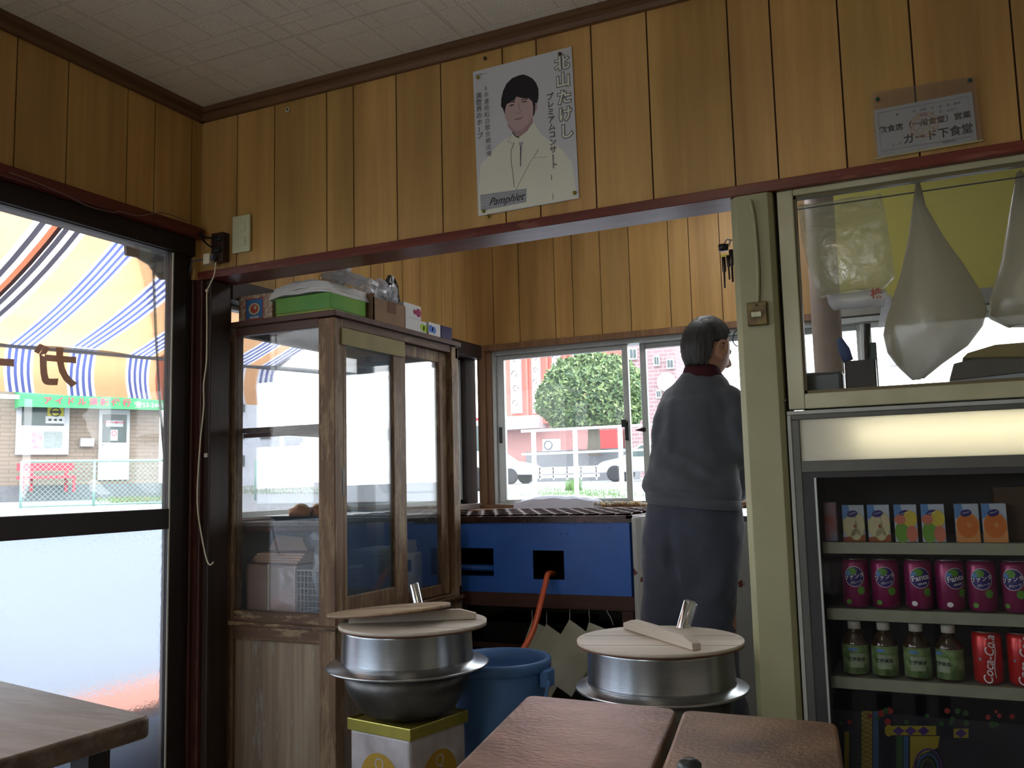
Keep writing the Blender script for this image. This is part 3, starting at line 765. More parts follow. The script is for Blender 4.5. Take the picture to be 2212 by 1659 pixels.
aa, _ = fb(322, 880, 0.92); text(mb, '☎53-2443', lambda p, q: FB(aa+p, zA+0.11+q, 0.925), 0.16, 1, bold=0.02)
mb.build('lettering', [M_pink, M_wht], g_)
# window of the office
mb = MB()
for r_ in ((37, 872, 148, 982),): brect(mb, *r_, 0, 0.10)
wn_ = mb.build('window', M_wht, bl)
mb = MB(); brect(mb, 48, 874, 138, 920, 0.10, 0.11); brect(mb, 48, 932, 90, 968, 0.10, 0.11, 1); brect(mb, 95, 932, 134, 968, 0.10, 0.11, 2)
mb.build('pane', [M_dkglass, mat('poster_pale_blue', (150, 175, 190), var=0.35, scale=6, c2=(190, 120, 130)), mat('curtain_pale', (150, 160, 158), var=0.1)], wn_)
mb = MB(); brect(mb, 103, 876, 137, 914, 0.11, 0.12)
c_a, c_z = fb(120, 890, 0.125)
mb.add(ell(lambda a, b2, c: FB(c_a+a, c_z+b2, 0.124), 0, 0, 0.12, 0.12), [list(range(28))], 1)
mb.add(ell(lambda a, b2, c: FB(c_a+a, c_z+b2, 0.127), 0, 0, 0.09, 0.09), [list(range(28))], 0)
mb.obox(FB(c_a, c_z, 0.128), uB, NB, (0, 0, 1), 0.26, 0.004, 0.06, 1)
_, z9 = fb(120, 907, 0.12)
mb.obox(FB(c_a, z9, 0.122), uB, NB, (0, 0, 1), 0.44, 0.004, 0.18, 2)
for k in (-0.12, 0.0, 0.12): mb.obox(FB(c_a+k, z9, 0.126), uB, NB, (0, 0, 1), 0.07, 0.004, 0.05, 1)
mb.build('yellow_badge_sign', [M_yellow, M_blk, M_wht], wn_)
mb = MB(); brect(mb, 215, 884, 278, 1036, 0, 0.07)
dr = mb.build('door', M_wht, bl)
mb = MB(); brect(mb, 222, 895, 273, 956, 0.07, 0.08); mb.build('pane', M_dkglass, dr)
mb = MB(); brect(mb, 229, 908, 266, 922, 0.08, 0.085); brect(mb, 239, 928, 254, 952, 0.08, 0.085)
da, dz = fb(247.5, 913, 0.086); text(mb, 'アイドル運転代行', lambda p, q: FB(da+p, dz+q, 0.09), 0.062, 1, bold=0.02)
da2, dz2 = fb(246.5, 936, 0.086)
mb.add(ell(lambda a, b2, c: FB(da2+a, dz2+b2, 0.088), 0, 0, 0.06, 0.07), [list(range(28))], 1); mb.add(ell(lambda a, b2, c: FB(da2+a, dz2+b2, 0.09), 0, 0, 0.045, 0.055), [list(range(28))], 0)
mb.build('notice', [M_wht, M_pink], dr)
mb = MB(); brect(mb, 221, 959, 227, 962, 0.07, 0.12); mb.build('handle', M_grey, dr)
mb = MB(); brect(mb, 174, 946, 204, 965, 0.0, 0.18)
tag(mb.build('letter_box', M_pbox, bevel=0.02), 'pale metal letter box on the beige office wall', 'mailbox')
# red bench in front of it
M_bench = mat('red_bench_paint', (176, 60, 74), rough=0.5)
OB = 1.0
b0 = fb(40, 1060, OB)
bn = empty('garden_bench', FB(fb(98, 1060, OB)[0], fb(98, 1062, OB)[1], OB), 'red painted bench standing against the beige office wall', 'bench')
def br2(mb, x0, y0, x1, y1, c0, c1, mi=0): brect(mb, x0, y0, x1, y1, c0, c1, mi)
mb = MB(); br2(mb, 37, 1001, 160, 1016, OB-0.35, OB-0.30); mb.build('backrest', M_bench, bn)
mb = MB(); br2(mb, 40, 1029, 165, 1033, OB-0.3, OB+0.1); mb.build('seat', M_bench, bn)
for x in (50, 68, 143, 160):
    mb = MB(); br2(mb, x-2.5, 1016 if x in (68, 143) else 1031, x+2.5, 1062, OB-(0.3 if x in (68, 143) else -0.05), OB-(0.24 if x in (68, 143) else -0.1)); mb.build('leg', M_bench, bn)
# ---- chain link fence
F0 = onz(44, 1098, G(-15, 8)); F0.z = 0
M_fence = mat('mint_green_fence_paint', (140, 178, 168), rough=0.5)
F1 = F0+Vector((math.sin(math.radians(31)), math.cos(math.radians(31)), 0))
dF = (F1-F0).normalized(); NF = Vector((dF.y, -dF.x, 0))
def ff(x, y): q = onp(x, y, F0, NF)-F0; return q.dot(dF), q.z
def FF(a, z, c=0): return F0+dF*a+NF*c+Vector((0, 0, z))
zf0, zf1_ = ff(120, 1096)[1], ff(120, 996)[1]
fr_ = empty('chain_link_fence', FF(0, zf0), 'mint green chain link fence along the lot outside the door', 'fence')
fe = ff(552, 1050)[0]
posts = [0, ff(203, 1050)[0], ff(372, 1050)[0], ff(470, 1050)[0], fe]
for a in posts: MB().tube([FF(a, G(FF(a, 0).x, FF(a, 0).y)-0.02), FF(a, zf1_)], 0.022, 8).build('post', M_fence, fr_)
MB().tube([FF(0, zf1_), FF(posts[3], zf1_)], 0.022, 8).build('top_rail', M_fence, fr_)
MB().tube([FF(0, zf0+0.03), FF(posts[3], zf0+0.03)], 0.016, 8).build('bottom_rail', M_fence, fr_)
mb = MB(); H_ = zf1_-zf0; st = 0.085; k = -H_
n_ = 0
while k < posts[3]:
    for sg in (1, -1):
        aa0, aa1 = (k, k+H_); z0_, z1_ = (zf0, zf0+H_) if sg > 0 else (zf0+H_, zf0)
        # clip to the fence length
        t0 = max(0, (0-aa0)/H_); t1 = min(1, (posts[3]-aa0)/H_)
        if t1 > t0:
            mb.bar(FF(aa0+H_*t0, z0_+(z1_-z0_)*t0, 0.004*sg), FF(aa0+H_*t1, z0_+(z1_-z0_)*t1, 0.004*sg), 0.005, 0.005)
    k += st
mb.build('wire_mesh', M_fence, fr_)
M_grass = mat('dry_grass', (138, 134, 92), rough=0.8, var=0.25, scale=3)
M_grassg = mat('green_grass', (108, 146, 78), rough=0.8, var=0.25, scale=3)
def tuft(mb, c, r, h, n, rnd, mi=0):
    for _ in range(n):
        a = rnd.random()*2*PI; d = r*math.sqrt(rnd.random()); p = Vector((c[0]+d*math.cos(a), c[1]+d*math.sin(a), c[2]))
        l = h*(0.5+rnd.random()); t = p+Vector((rnd.uniform(-.5, .5)*l, rnd.uniform(-.5, .5)*l, l)); w = Vector((rnd.uniform(-1, 1), rnd.uniform(-1, 1), 0)).normalized()*0.012
        mb.add([p-w, p+w, t], [(0, 1, 2)], mi)
rnd = random.Random(4)
mb = MB()
for _ in range(60):
    x = 215+rnd.random()*150; y = 1074+rnd.random()*20
    q = onz(x, y, 0.82); q.z = G(q.x, q.y)-0.02
    tuft(mb, q, 0.35, 0.10, 26, rnd, rnd.random() < 0.4)
tag(mb.build('dry_grass', [M_grass, M_grassg]), 'patch of dry and green grass behind the chain link fence', 'grass', kind='stuff')
mb = MB()
for _ in range(50):
    x = 495+rnd.random()*190; y = 1060+rnd.random()*9
    q = onz(x, y, 0.9); q.z = G(q.x, q.y)-0.02
    tuft(mb, q, 0.5, 0.12, 20, rnd, rnd.random() < 0.6)
tag(mb.build('verge_grass', [M_grass, M_grassg]), 'thin strip of grass at the road edge seen through the cabinet', 'grass', kind='stuff')
# A-frame stand beyond the cabinet glass
q = onz(585, 1065, 0.9); k = q.y/ray(585, 1065).y
mb = MB()
for x0_, y0_, x1_, y1_ in ((575, 1063, 582, 980), (591, 1063, 585, 980)):
    mb.tube([ony(x0_, y0_, q.y), ony(x1_, y1_, q.y)], 0.03, 6)
mb.tube([ony(578, 1022, q.y), ony(588, 1022, q.y)], 0.02, 6)
tag(mb.build('folding_stand', M_grey), 'thin grey A-shaped stand by the road, seen through the cabinet front glass', 'stand')
# coloured things standing outside against the frosted lower pane
pb = onx(300, 1560, -2.60)
tag(MB().box((-2.95, pb.y-0.42, -0.1), (-2.56, pb.y+0.62, onx(300, 1556, -2.58).z)).build('plastic_crate', mat('blue_crate', (60, 150, 235), rough=0.5, var=0.02), bevel=0.01), 'blue plastic crate outside, blurred behind the frosted lower door pane', 'crate')
zc_ = onx(300, 1556, -2.58).z
tag(MB().box((-2.93, pb.y-0.4, zc_+0.001), (-2.57, pb.y+0.6, zc_+0.045)).build('flat_box', mat('orange_box', (236, 120, 24), rough=0.5), bevel=0.01), 'flat orange box lying on the blue crate behind the frosted pane', 'box')
pk = onx(5, 1400, -2.9)
tag(MB().lathe([(0.12, 0), (0.15, 0.30), (0.155, 0.31), (0.13, 0.31)], (-3.0, pb.y-0.78, -0.1+0.35), 20).lathe([(0.2, 0), (0.2, 0.35)], (-3.0, pb.y-0.78, -0.1), 20, 1).build('flower_tub', [mat('pink_tub', (226, 96, 130), rough=0.5), M_slab]), 'pink tub on a round block outside, blurred at the left of the frosted pane', 'tub')

# ---- beyond the bay back window
YF = 62
M_pinkwall = mat('salmon_render', (196, 112, 100), rough=0.8, var=0.06, scale=0.5)
M_pbrick = brickmat('pink_brick', (170, 122, 118), (150, 112, 110), 0.5, 0.2, 0.02)
M_wtrim = mat('white_panel', (206, 202, 204), rough=0.6)
hb = empty('salmon_building', ony(1150, 1000, YF), 'tall salmon building with white scroll panels, beyond the bay back window', 'building')
def yrect(mb, x0, y0, x1, y1, Y0, Y1, mi=0):
    a = ony(x0, y0, Y0); b2 = ony(x1, y1, Y0); mb.box((a.x, Y0, b2.z), (b2.x, Y1, a.z), mi)
mb = MB(); yrect(mb, 1030, 560, 1352, 905, YF, YF+8); mb.build('upper_wall', M_pinkwall, hb)
mb = MB(); yrect(mb, 1030, 905, 1352, 1040, YF+0.6, YF+8); mb.build('lower_wall', M_pbrick, hb)
mb = MB(); yrect(mb, 1030, 904, 1164, 924, YF-0.8, YF+0.6); mb.build('ledge', M_wtrim, hb)
for x0_, x1_ in ((1098, 1126), (1144, 1168), (1188, 1213), (1232, 1257)):
    mb = MB(); yrect(mb, x0_, 640, x1_, 892, YF-0.3, YF)
    p_ = mb.build('panel', M_wtrim, hb)
    a = ony(x0_, 700, YF-0.3); b2 = ony(x1_, 892, YF-0.3); w_ = b2.x-a.x; cx_ = (a.x+b2.x)/2
    mb = MB()
    for k in range(6):
        zz = b2.z+w_*0.8+k*w_*1.25; sg = 1 if k % 2 else -1
        pts = [Vector((cx_+sg*w_*0.32*math.cos(t*0.5)*(1-t/14), YF-0.34, zz+w_*0.42*math.sin(t*0.5)*(1-t/14))) for t in range(0, 12)]
        mb.tube(pts, w_*0.055, 6)
    mb.build('scroll_ornament', mat('scroll_grey', (150, 140, 142), rough=0.7), p_)
for x_ in (1136, 1180, 1220):
    mb = MB(); yrect(mb, x_-2, 600, x_+2, 905, YF-0.2, YF); mb.build('rib', M_pinkwall, hb)
mb = MB(); yrect(mb, 1283, 930, 1338, 972, YF-6, YF-2)
mb.build('porch', mat('dark_red_paint', (150, 52, 52), rough=0.6), hb)
hb2 = empty('brick_building', ony(1430, 1000, YF-6), 'brown brick block with white windows beyond the right part of the bay window', 'building')
mb = MB(); yrect(mb, 1352, 620, 1470, 1030, YF-6, YF+6); mb.build('wall', brickmat('brown_brick', (140, 112, 116), (160, 140, 140), 0.7, 0.25, 0.03), hb2)
for r_ in ((1358, 752, 1375, 776), (1411, 768, 1424, 790), (1439, 775, 1455, 796), (1416, 842, 1428, 860), (1440, 850, 1456, 866)):
    mb = MB(); yrect(mb, *r_, YF-6.2, YF-6); wi = mb.build('window', M_wtrim, hb2)
    mb = MB(); yrect(mb, r_[0]+2, r_[1]+3, (r_[0]+r_[2])/2-1, r_[3]-3, YF-6.3, YF-6.2); yrect(mb, (r_[0]+r_[2])/2+1, r_[1]+3, r_[2]-2, r_[3]-3, YF-6.3, YF-6.2); mb.build('pane', M_dkglass, wi)
cq = ony(1440, 825, YF-6.3)
MB().lathe([(0.6, 0), (0.6, 0.1)], cq, 24, axis=(0, -1, 0)).build('round_sign', M_wtrim, hb2)
# AC unit at the foot of the salmon building
q0 = ony(1176, 975, 40); q1 = ony(1207, 948, 40)
ac = empty('air_conditioner', ((q0.x+q1.x)/2, 40, q0.z), 'white outdoor air conditioner unit against the pink brick base', 'air conditioner')
MB().box((q0.x, 39.8, q0.z), (q1.x, 40.2, q1.z)).build('casing', M_wtrim, ac)
MB().tube([((q0.x*0.62+q1.x*0.38)+0.2*math.cos(t*PI/12), 39.78, (q0.z+q1.z)/2+0.2*math.sin(t*PI/12)) for t in range(24)], 0.03, 6, closed=True).build('fan_grille', M_grey, ac)
MB().box((q0.x-0.8, 39.6, G(q0.x, 40)-0.05), (q1.x+3.5, 41.5, q0.z)).build('stone_terrace', M_slab, label='low pale stone terrace carrying the air conditioner and the tree', cat='terrace')
# tree
def tree(name, c, rx, ry, rz, trunk_r, base, n, rnd, mats, label, cat='tree', leaf=0.16):
    r = empty(name, (c[0], c[1], base), label, cat)
    mb = MB()
    for i in range(n):
        u = rnd.random()*2*PI; w = rnd.uniform(-0.9, 1); s = math.sqrt(max(0, 1-w*w))
        d = Vector((math.cos(u)*s, math.sin(u)*s, w))
        k = (0.80+0.2*rnd.random())*(1+0.16*noise.noise(d*2.3+Vector((3, 1, 2)))+0.06*noise.noise(d*7))
        zz = d.z*rz*k
        if zz < -0.62*rz: zz = -0.62*rz+0.1*rnd.random()*rz
        p = Vector((c[0]+d.x*rx*k, c[1]+d.y*ry*k, c[2]+zz))
        a = Vector((rnd.uniform(-1, 1), rnd.uniform(-1, 1), rnd.uniform(-1, 1))).normalized(); b3 = a.orthogonal().normalized()
        l = leaf*(0.6+0.8*rnd.random())
        mb.add([p-a*l, p+b3*l*0.5, p+a*l, p-b3*l*0.5], [(0, 1, 2, 3)], int(rnd.random()*len(mats)))
    mb.build('foliage', mats, r)
    MB().tube([(c[0], c[1], base), (c[0]+0.05, c[1], (base+c[2]-rz*0.5)/2), (c[0], c[1], c[2])], [trunk_r*1.2, trunk_r, trunk_r*0.8], 10).build('trunk', mat('tree_bark', (110, 104, 92), rough=0.9, bump=0.4), r)
    return r
lv = [mat('leaf_mid', (92, 116, 72), rough=0.6), mat('leaf_dark', (66, 90, 58), rough=0.6), mat('leaf_light', (126, 146, 94), rough=0.6)]
YT = 39
tc0 = ony(1278, 858, YT); sc = (tc0-EYE).dot(FW)/FPX
rt_ = random.Random(21)
tree('broadleaf_tree', (tc0.x, YT, tc0.z), 118*sc, 100*sc, 98*sc, 0.28, ony(1270, 985, YT).z, 17000, rt_, lv, 'round bushy green tree with a clear trunk outside the bay back window', leaf=0.12)
YC = 33
cn = ony(925, 905, 56)
tree('conifer', (cn.x, 56, cn.z), 1.2, 1.2, 2.7, 0.15, G(cn.x, 56), 1500, rt_, lv[:2], 'small blue green tree seen faintly through the cabinet side door', leaf=0.2)
# white pipe railing
YR = 13
M_rail = mat('white_railing_paint', (196, 198, 202), rough=0.4)
q0 = ony(1126, 932, YR); q1 = ony(1640, 908, YR)
rl = empty('pipe_railing', (ony(1240, 1068, YR).x, YR, G(-5, YR)), 'white pipe railing with square posts outside the bay back window', 'railing')
ztop_ = q0.z
MB().tube([(q0.x, YR, ztop_), (q1.x, YR, ztop_)], 0.022, 8).build('top_rail', M_rail, rl)
MB().tube([(q0.x, YR, ony(1150, 981, YR).z), (q1.x, YR, ony(1150, 981, YR).z)], 0.018, 8).build('middle_rail', M_rail, rl)
for x in (1154, 1244, 1342, 1440, 1540):
    qq = ony(x, 1000, YR); MB().box((qq.x-0.028, YR-0.028, G(qq.x, YR)-0.05), (qq.x+0.028, YR+0.028, ztop_)).build('post', M_rail, rl)
# low white slatted fence and grass verge by the far kerb
YL = 27
mb = MB()
for y in (1010, 1018, 1027): yrect(mb, 1160, y, 1294, y+3, YL, YL+0.06)
for x in (1166, 1195, 1225, 1255, 1288): yrect(mb, x-1.5, 1008, x+1.5, 1036, YL, YL+0.06)
tag(mb.build('slatted_fence', M_rail), 'low white slatted fence beyond the railing under the tree', 'fence')
mb = MB(); rnd = random.Random(9)
for _ in range(80):
    q = onz(1160+rnd.random()*180, 1052+rnd.random()*8, 0.93); q.z = G(q.x, q.y)-0.02; tuft(mb, q, 0.4, 0.05, 20, rnd, 0)
for _ in range(9):
    q = onz(1228+rnd.random()*20, 1054, 0.93); q.z = G(q.x, q.y)-0.02; tuft(mb, q, 0.12, 0.22, 40, rnd, 0)
tag(mb.build('kerb_grass', [M_grassg]), 'bright green grass strip by the white railing posts', 'grass', kind='stuff')
# cars
M_car = mat('white_car_paint', (205, 208, 212), rough=0.2, var=0.01, spec=0.6, coat=0.5)
M_tyre = mat('tyre_rubber', (40, 40, 44), rough=0.8); M_rim = mat('alloy_wheel', (170, 172, 176), rough=0.3, metal=0.6)
def car(name, loc, rot, L_, W_, H_, box, label):
    r = empty(name, loc, label, 'car'); r.rotation_euler = (0, 0, rot)
    hl = L_/2
    if box: prof = [(-hl, .3), (-hl, .8), (-hl+.15, 1.0), (-hl+.75, H_*0.98), (-hl+1.3, H_), (hl-.2, H_), (hl, H_*.9), (hl+.02, .9), (hl, .3)]
    else: prof = [(-hl, .35), (-hl+.05, .68), (-hl+.25, .78), (-hl+1.0, .92), (-hl+1.75, H_*.97), (-hl+2.2, H_), (hl-1.1, H_*.98), (hl-.35, 1.0), (hl-.05, .95), (hl, .35)]
    mb = MB(); mb.prism([(x, -W_/2, z) for x, z in prof], (0, W_, 0)); mb.build('body', M_car, r, local=True, bevel=0.08, seg=3)
    wy = W_/2+0.004
    if box: wins = [[(-hl+.45, 1.02), (-hl+.95, H_-.12), (-hl+1.5, H_-.12), (-hl+1.5, 1.0)], [(-hl+1.6, 1.0), (-hl+1.6, H_-.12), (hl-.95, H_-.12), (hl-.95, 1.0)], [(hl-.85, 1.0), (hl-.85, H_-.12), (hl-.2, H_-.14), (hl-.1, 1.0)]]
    else: wins = [[(-hl+1.15, .93), (-hl+1.8, H_-.1), (-hl+2.3, H_-.08), (-hl+2.3, .92)], [(-hl+2.4, .92), (-hl+2.4, H_-.08), (hl-1.15, H_-.1), (hl-.6, .98)]]
    for wv in wins:
        mb = MB()
        for sg in (-1, 1): mb.prism([(x, sg*wy, z) for x, z in wv], (0, -sg*0.01, 0))
        mb.build('side_window', M_dkglass, r, local=True)
    for sx_ in (-hl+.75, hl-.75):
        for sg in (-1, 1):
            mb = MB().lathe([(0.2, 0), (0.31, 0), (0.31, 0.2), (0.2, 0.2)], (sx_, sg*(W_/2-0.08), .31), 24, 0, axis=(0, sg, 0))
            mb.lathe([(0.01, 0.14), (0.19, 0.12), (0.2, 0.11)], (sx_, sg*(W_/2-0.08), .31), 20, 1, axis=(0, sg, 0))
            mb.build('wheel', [M_tyre, M_rim], r, local=True)
    MB().box((-hl-.02, -W_/2+.1, .5), (-hl+.06, -W_/2+.4, .65)).box((-hl-.02, W_/2-.4, .5), (-hl+.06, W_/2-.1, .65)).build('headlamp', M_rim, r, local=True)
    return r
q = onz(845, 1066, 0.85); d_ = q-EYE
q = EYE+d_*(23/max(1, math.hypot(d_.x, d_.y))); rr_ = -math.atan2(q.x, q.y)
uu = Vector((math.cos(-0.5), math.sin(-0.5), 0)); uu = Vector((q.y, -q.x, 0)).normalized()
cc = q+uu*1.0; cc.z = G(cc.x, cc.y)-0.03
car('van', cc, math.atan2(uu.y, uu.x), 3.5, 1.6, 1.75, True, 'white boxy van parked outside, seen through the cabinet side door')
q = onz(1320, 1040, 0.99); q = EYE+(q-EYE)*(36/(q-EYE).length)
car('hatchback_car', (q.x+1.7, q.y, G(q.x, q.y)), 0.05, 4.0, 1.6, 1.45, False, 'white hatchback parked right of the tree trunk beyond the railing')
q = onz(1140, 1040, 0.99); q = EYE+(q-EYE)*(36/(q-EYE).length)
car('sedan_car', (q.x-1.7, q.y, G(q.x, q.y)), PI+0.05, 4.0, 1.6, 1.45, False, 'white car parked at the left edge of the bay back window')
# pale distant blocks and trees seen through the cabinet
M_far = mat('pale_far_wall', (200, 204, 214), rough=0.9)
for (x0_, y0_, x1_, y1_, D_, lab) in ((494, 850, 604, 1030, 70, 'pale distant apartment block seen through the left of the cabinet'), (614, 905, 655, 1030, 90, 'low pale distant house left of the cabinet corner post')):
    d_ = ray((x0_+x1_)/2, 1000); Pn = EYE+d_*D_; nn = Vector((d_.x, d_.y, 0)).normalized(); uf = Vector((nn.y, -nn.x, 0))
    a = onp(x0_, y0_, Pn, nn)-Pn; b2 = onp(x1_, y1_, Pn, nn)-Pn
    r = empty('distant_house', Pn+Vector((0, 0, b2.z-1.6)), lab, 'building')
    w_ = b2.dot(uf)-a.dot(uf)
    MB().obox(Pn+uf*((a.dot(uf)+b2.dot(uf))/2)+nn*3+Vector((0, 0, (a.z+b2.z)/2)), uf, nn, (0, 0, 1), w_, 6, a.z-b2.z).obox(Pn+uf*((a.dot(uf)+b2.dot(uf))/2)+nn*3+Vector((0, 0, b2.z-0.8)), uf, nn, (0, 0, 1), w_+0.1, 6.2, 1.6).build('wall', M_far, r)
    for i in range(3):
        for j in range(2):
            cz = a.z-1.0-i*2.0
            if cz < b2.z+0.5: continue
            MB().obox(Pn+uf*(a.dot(uf)+w_*(0.22+0.5*j))-nn*0.05+Vector((0, 0, cz)), uf, nn, (0, 0, 1), w_*0.2, 0.1, 0.8).build('window', M_dkglass, r)
cq = ony(925, 935, 48)
tag(MB().box((cq.x-3, 48, cq.z), (cq.x+2.5, 50, cq.z+0.9)).box((cq.x-2.9, 48.2, G(cq.x, 48)-0.1), (cq.x+2.4, 49.8, cq.z), 1).build('kiosk', [mat('red_canopy', (206, 70, 84), rough=0.6), M_wtrim], bevel=0.05), 'small far kiosk with a red canopy behind the white van', 'kiosk')

# ================================================================== THE DISPLAY CABINET
M_cabf = wood('worn_cabinet_wood', (138, 108, 76), (88, 64, 46), (114, 86, 60), 'Z', 1.0, rough=0.6, wear=0.45, wearc=(164, 142, 106), bump=0.3, wthr=0.5)
M_cabx = wood('worn_cabinet_wood_across', (116, 86, 60), (70, 48, 36), (94, 68, 48), 'X', 1.0, rough=0.6, wear=0.55, wearc=(186, 160, 118), bump=0.3, wthr=0.52)
M_caby = wood('worn_cabinet_wood_side', (112, 84, 60), (70, 48, 36), (92, 68, 48), 'Y', 1.0, rough=0.6, wear=0.45, wearc=(150, 136, 116), bump=0.3, wthr=0.53)
M_cabt = wood('cabinet_top_wood', (96, 62, 48), (64, 40, 32), None, 'X', 1.0, rough=0.5, bump=0.15)
M_ply = wood('weathered_plywood', (172, 152, 128), (118, 100, 82), (148, 128, 106), 'Z', 0.8, rough=0.75, bump=0.2, wear=0.5, wearc=(150, 150, 140))
cX0, cX1, cY0, cY1 = -2.345, -1.868, 2.515, 3.39
cab = empty('display_cabinet', ((cX0+cX1)/2, (cY0+cY1)/2, 0), 'worn wooden glass display cabinet standing on the floor beside the corner post', 'cabinet')
zg1, zg0, zl = 1.652, 0.672, 0.622
def post(x0_, y0_, x1_, y1_, z0_=0, z1_=1.68): MB().box((x0_, y0_, z0_), (x1_, y1_, z1_)).build('corner_post', M_cabf, cab, bevel=0.003)
post(cX0, cY0, cX0+0.035, cY0+0.045); post(-1.936, cY0, cX1, cY0+0.05); post(cX0, cY1-0.07, cX0+0.05, cY1); post(cX1-0.045, cY1-0.055, cX1, cY1)
MB().box((cX0-0.01, cY0-0.012, 1.683), (cX1+0.012, cY1+0.012, 1.703)).build('top_board', M_cabt, cab, bevel=0.003)
MB().box((cX0+0.035, cY0+0.002, zg1), (-1.936, cY0+0.035, 1.683)).build('front_top_rail', M_cabt, cab, bevel=0.002)
MB().box((cX0+0.035, cY0+0.002, zl), (-1.936, cY0+0.035, zg0)).build('front_bottom_rail', M_cabx, cab, bevel=0.003)
MB().prism([(cX0-0.012, cY0-0.016, zl), (cX1+0.014, cY0-0.016, zl), (cX1+0.014, cY1, zl), (cX0-0.012, cY1, zl)], (0, 0, 0.014)).build('ledge_moulding', M_cabx, cab, bevel=0.004)
MB().box((cX0+0.035, cY0+0.002, 0.573), (-1.936, cY0+0.035, zl)).build('lower_rail', M_cabx, cab, bevel=0.003)
MB().box((cX0+0.035, cY0+0.014, 0.04), (-1.936, cY0+0.022, 0.573)).build('lower_panel', M_ply, cab)
MB().box((cX0+0.035, cY0+0.002, 0.0), (-1.936, cY0+0.035, 0.06)).build('plinth_rail', M_cabx, cab)
MB().box((cX1-0.03, cY0+0.05, 0.02), (cX1-0.02, cY1-0.055, 0.61)).build('side_panel', M_ply, cab)
MB().box((cX0+0.035, cY0+0.012, zg0), (-1.936, cY0+0.016, zg1)).build('front_pane', M_glass2, cab)
MB().box((cX0, cY1-0.02, zl), (cX1, cY1, zg0)).box((cX0, cY1-0.02, zg1-0.02), (cX1, cY1, 1.683)).build('back_rail', M_cabx, cab)
MB().box((cX1-0.045, cY0+0.05, 1.652), (cX1-0.004, cY1-0.055, 1.683)).build('side_rail', M_caby, cab, bevel=0.002); MB().box((cX1-0.045, cY0+0.05, zl+0.014), (cX1, cY1-0.055, 0.645)).build('side_rail', M_caby, cab, bevel=0.002)
MB().box((cX0+0.002, cY0+0.04, zl-0.002), (cX1-0.05, cY1-0.02, 0.655)).build('floor_board', M_ply, cab)
MB().box((cX0, cY0+0.04, 1.66), (cX0+0.03, cY1-0.07, 1.683)).box((cX0, cY0+0.04, zl), (cX0+0.03, cY1-0.07, 0.66)).build('rear_rail', M_caby, cab)
# sliding doors on the side
def cdoor(ya, yb, xo, m, st, top=1.65, bot=0.648, rail=0.075):
    mb = MB().box((xo-0.011, ya, bot), (xo+0.011, ya+st[0], top)).box((xo-0.011, yb-st[1], bot), (xo+0.011, yb, top)).box((xo-0.01, ya+st[0], top-0.045), (xo+0.01, yb-st[1], top)).box((xo-0.01, ya+st[0], bot), (xo+0.01, yb-st[1], bot+rail))
    d_ = mb.build('sliding_door', M_cabf, cab, bevel=0.002)
    MB().box((xo-0.002, ya+st[0], bot+rail), (xo+0.002, yb-st[1], top-0.045)).build('glass_pane', m, d_)
    return d_
d1 = cdoor(2.566, 2.97, cX1-0.012, M_glass3, (0.02, 0.085))
cdoor(2.93, cY1-0.058, cX1-0.036, M_glass2, (0.02, 0.06), rail=0.04)
fz = onx(740, 1040, cX1)
MB().box((cX1-0.003, fz.y+0.0, fz.z-0.045), (cX1+0.001, fz.y+0.012, fz.z+0.045)).build('finger_pull', M_black, d1)
MB().box((cX1-0.001, 2.552, 1.588), (cX1+0.006, 2.958, 1.648)).build('faded_name_strip', mat('faded_card', (150, 138, 92), rough=0.7, var=0.12, scale=8), d1, bevel=0.001)
# shelves
M_shelf = wood('grey_shelf_wood', (118, 104, 94), (84, 72, 66), None, 'Y', 1.0, rough=0.6)
MB().box((cX0+0.02, cY0+0.05, 1.300), (cX1-0.075, 3.28, 1.318)).build('shelf', M_shelf, cab, bevel=0.002)
MB().box((cX0+0.02, cY0+0.05, 0.962), (cX1-0.06, 3.30, 0.978)).build('shelf', M_shelf, cab, bevel=0.002)
for z_ in (1.285, 0.948):
    MB().box((cX0+0.03, cY0+0.052, z_-0.002), (cX1-0.06, cY0+0.072, z_+0.0125)).build('shelf_bearer', M_cabt, cab)
    MB().box((cX0+0.03, 3.2, z_-0.002), (cX1-0.06, 3.22, z_+0.0125)).build('shelf_bearer', M_cabt, cab)
# tray with steamed buns
M_tray = mat('grey_metal_tray', (110, 120, 122), rough=0.35, metal=0.6)
tz = 0.978
bp_ = [ony(x, 1085, y).x for x, y in ((649, 2.80), (688, 2.86), (735, 2.95))]
tA, tB = onz(586, 1098, 1.0), onz(862, 1092, 1.0)
tx0, tx1, ty0, ty1 = -2.315, -1.95, 2.66, 3.10
mb = MB()
def rrect(x0_, y0_, x1_, y1_, z_, r, n=5):
    o = []
    for cx_, cy_, a0_ in ((x1_-r, y1_-r, 0), (x0_+r, y1_-r, 90), (x0_+r, y0_+r, 180), (x1_-r, y0_+r, 270)):
        for i in range(n+1):
            a = math.radians(a0_+90*i/n); o.append(Vector((cx_+r*math.cos(a), cy_+r*math.sin(a), z_)))
    return o
mb.loft([rrect(tx0+0.03, ty0+0.03, tx1-0.03, ty1-0.03, tz, 0.03), rrect(tx0+0.01, ty0+0.01, tx1-0.01, ty1-0.01, tz+0.014, 0.04), rrect(tx0-0.01, ty0-0.01, tx1+0.01, ty1+0.01, tz+0.017, 0.05), rrect(tx0+0.014, ty0+0.014, tx1-0.014, ty1-0.014, tz+0.013, 0.04), rrect(tx0+0.034, ty0+0.034, tx1-0.034, ty1-0.034, tz+0.003, 0.03)])
tag(mb.build('serving_tray', M_tray), 'flat grey metal tray on the cabinet lower shelf, holding the buns', 'tray')
M_bun = mat('baked_bun', (176, 118, 66), rough=0.6, var=0.15, scale=20, c2=(126, 76, 40), bump=0.3)
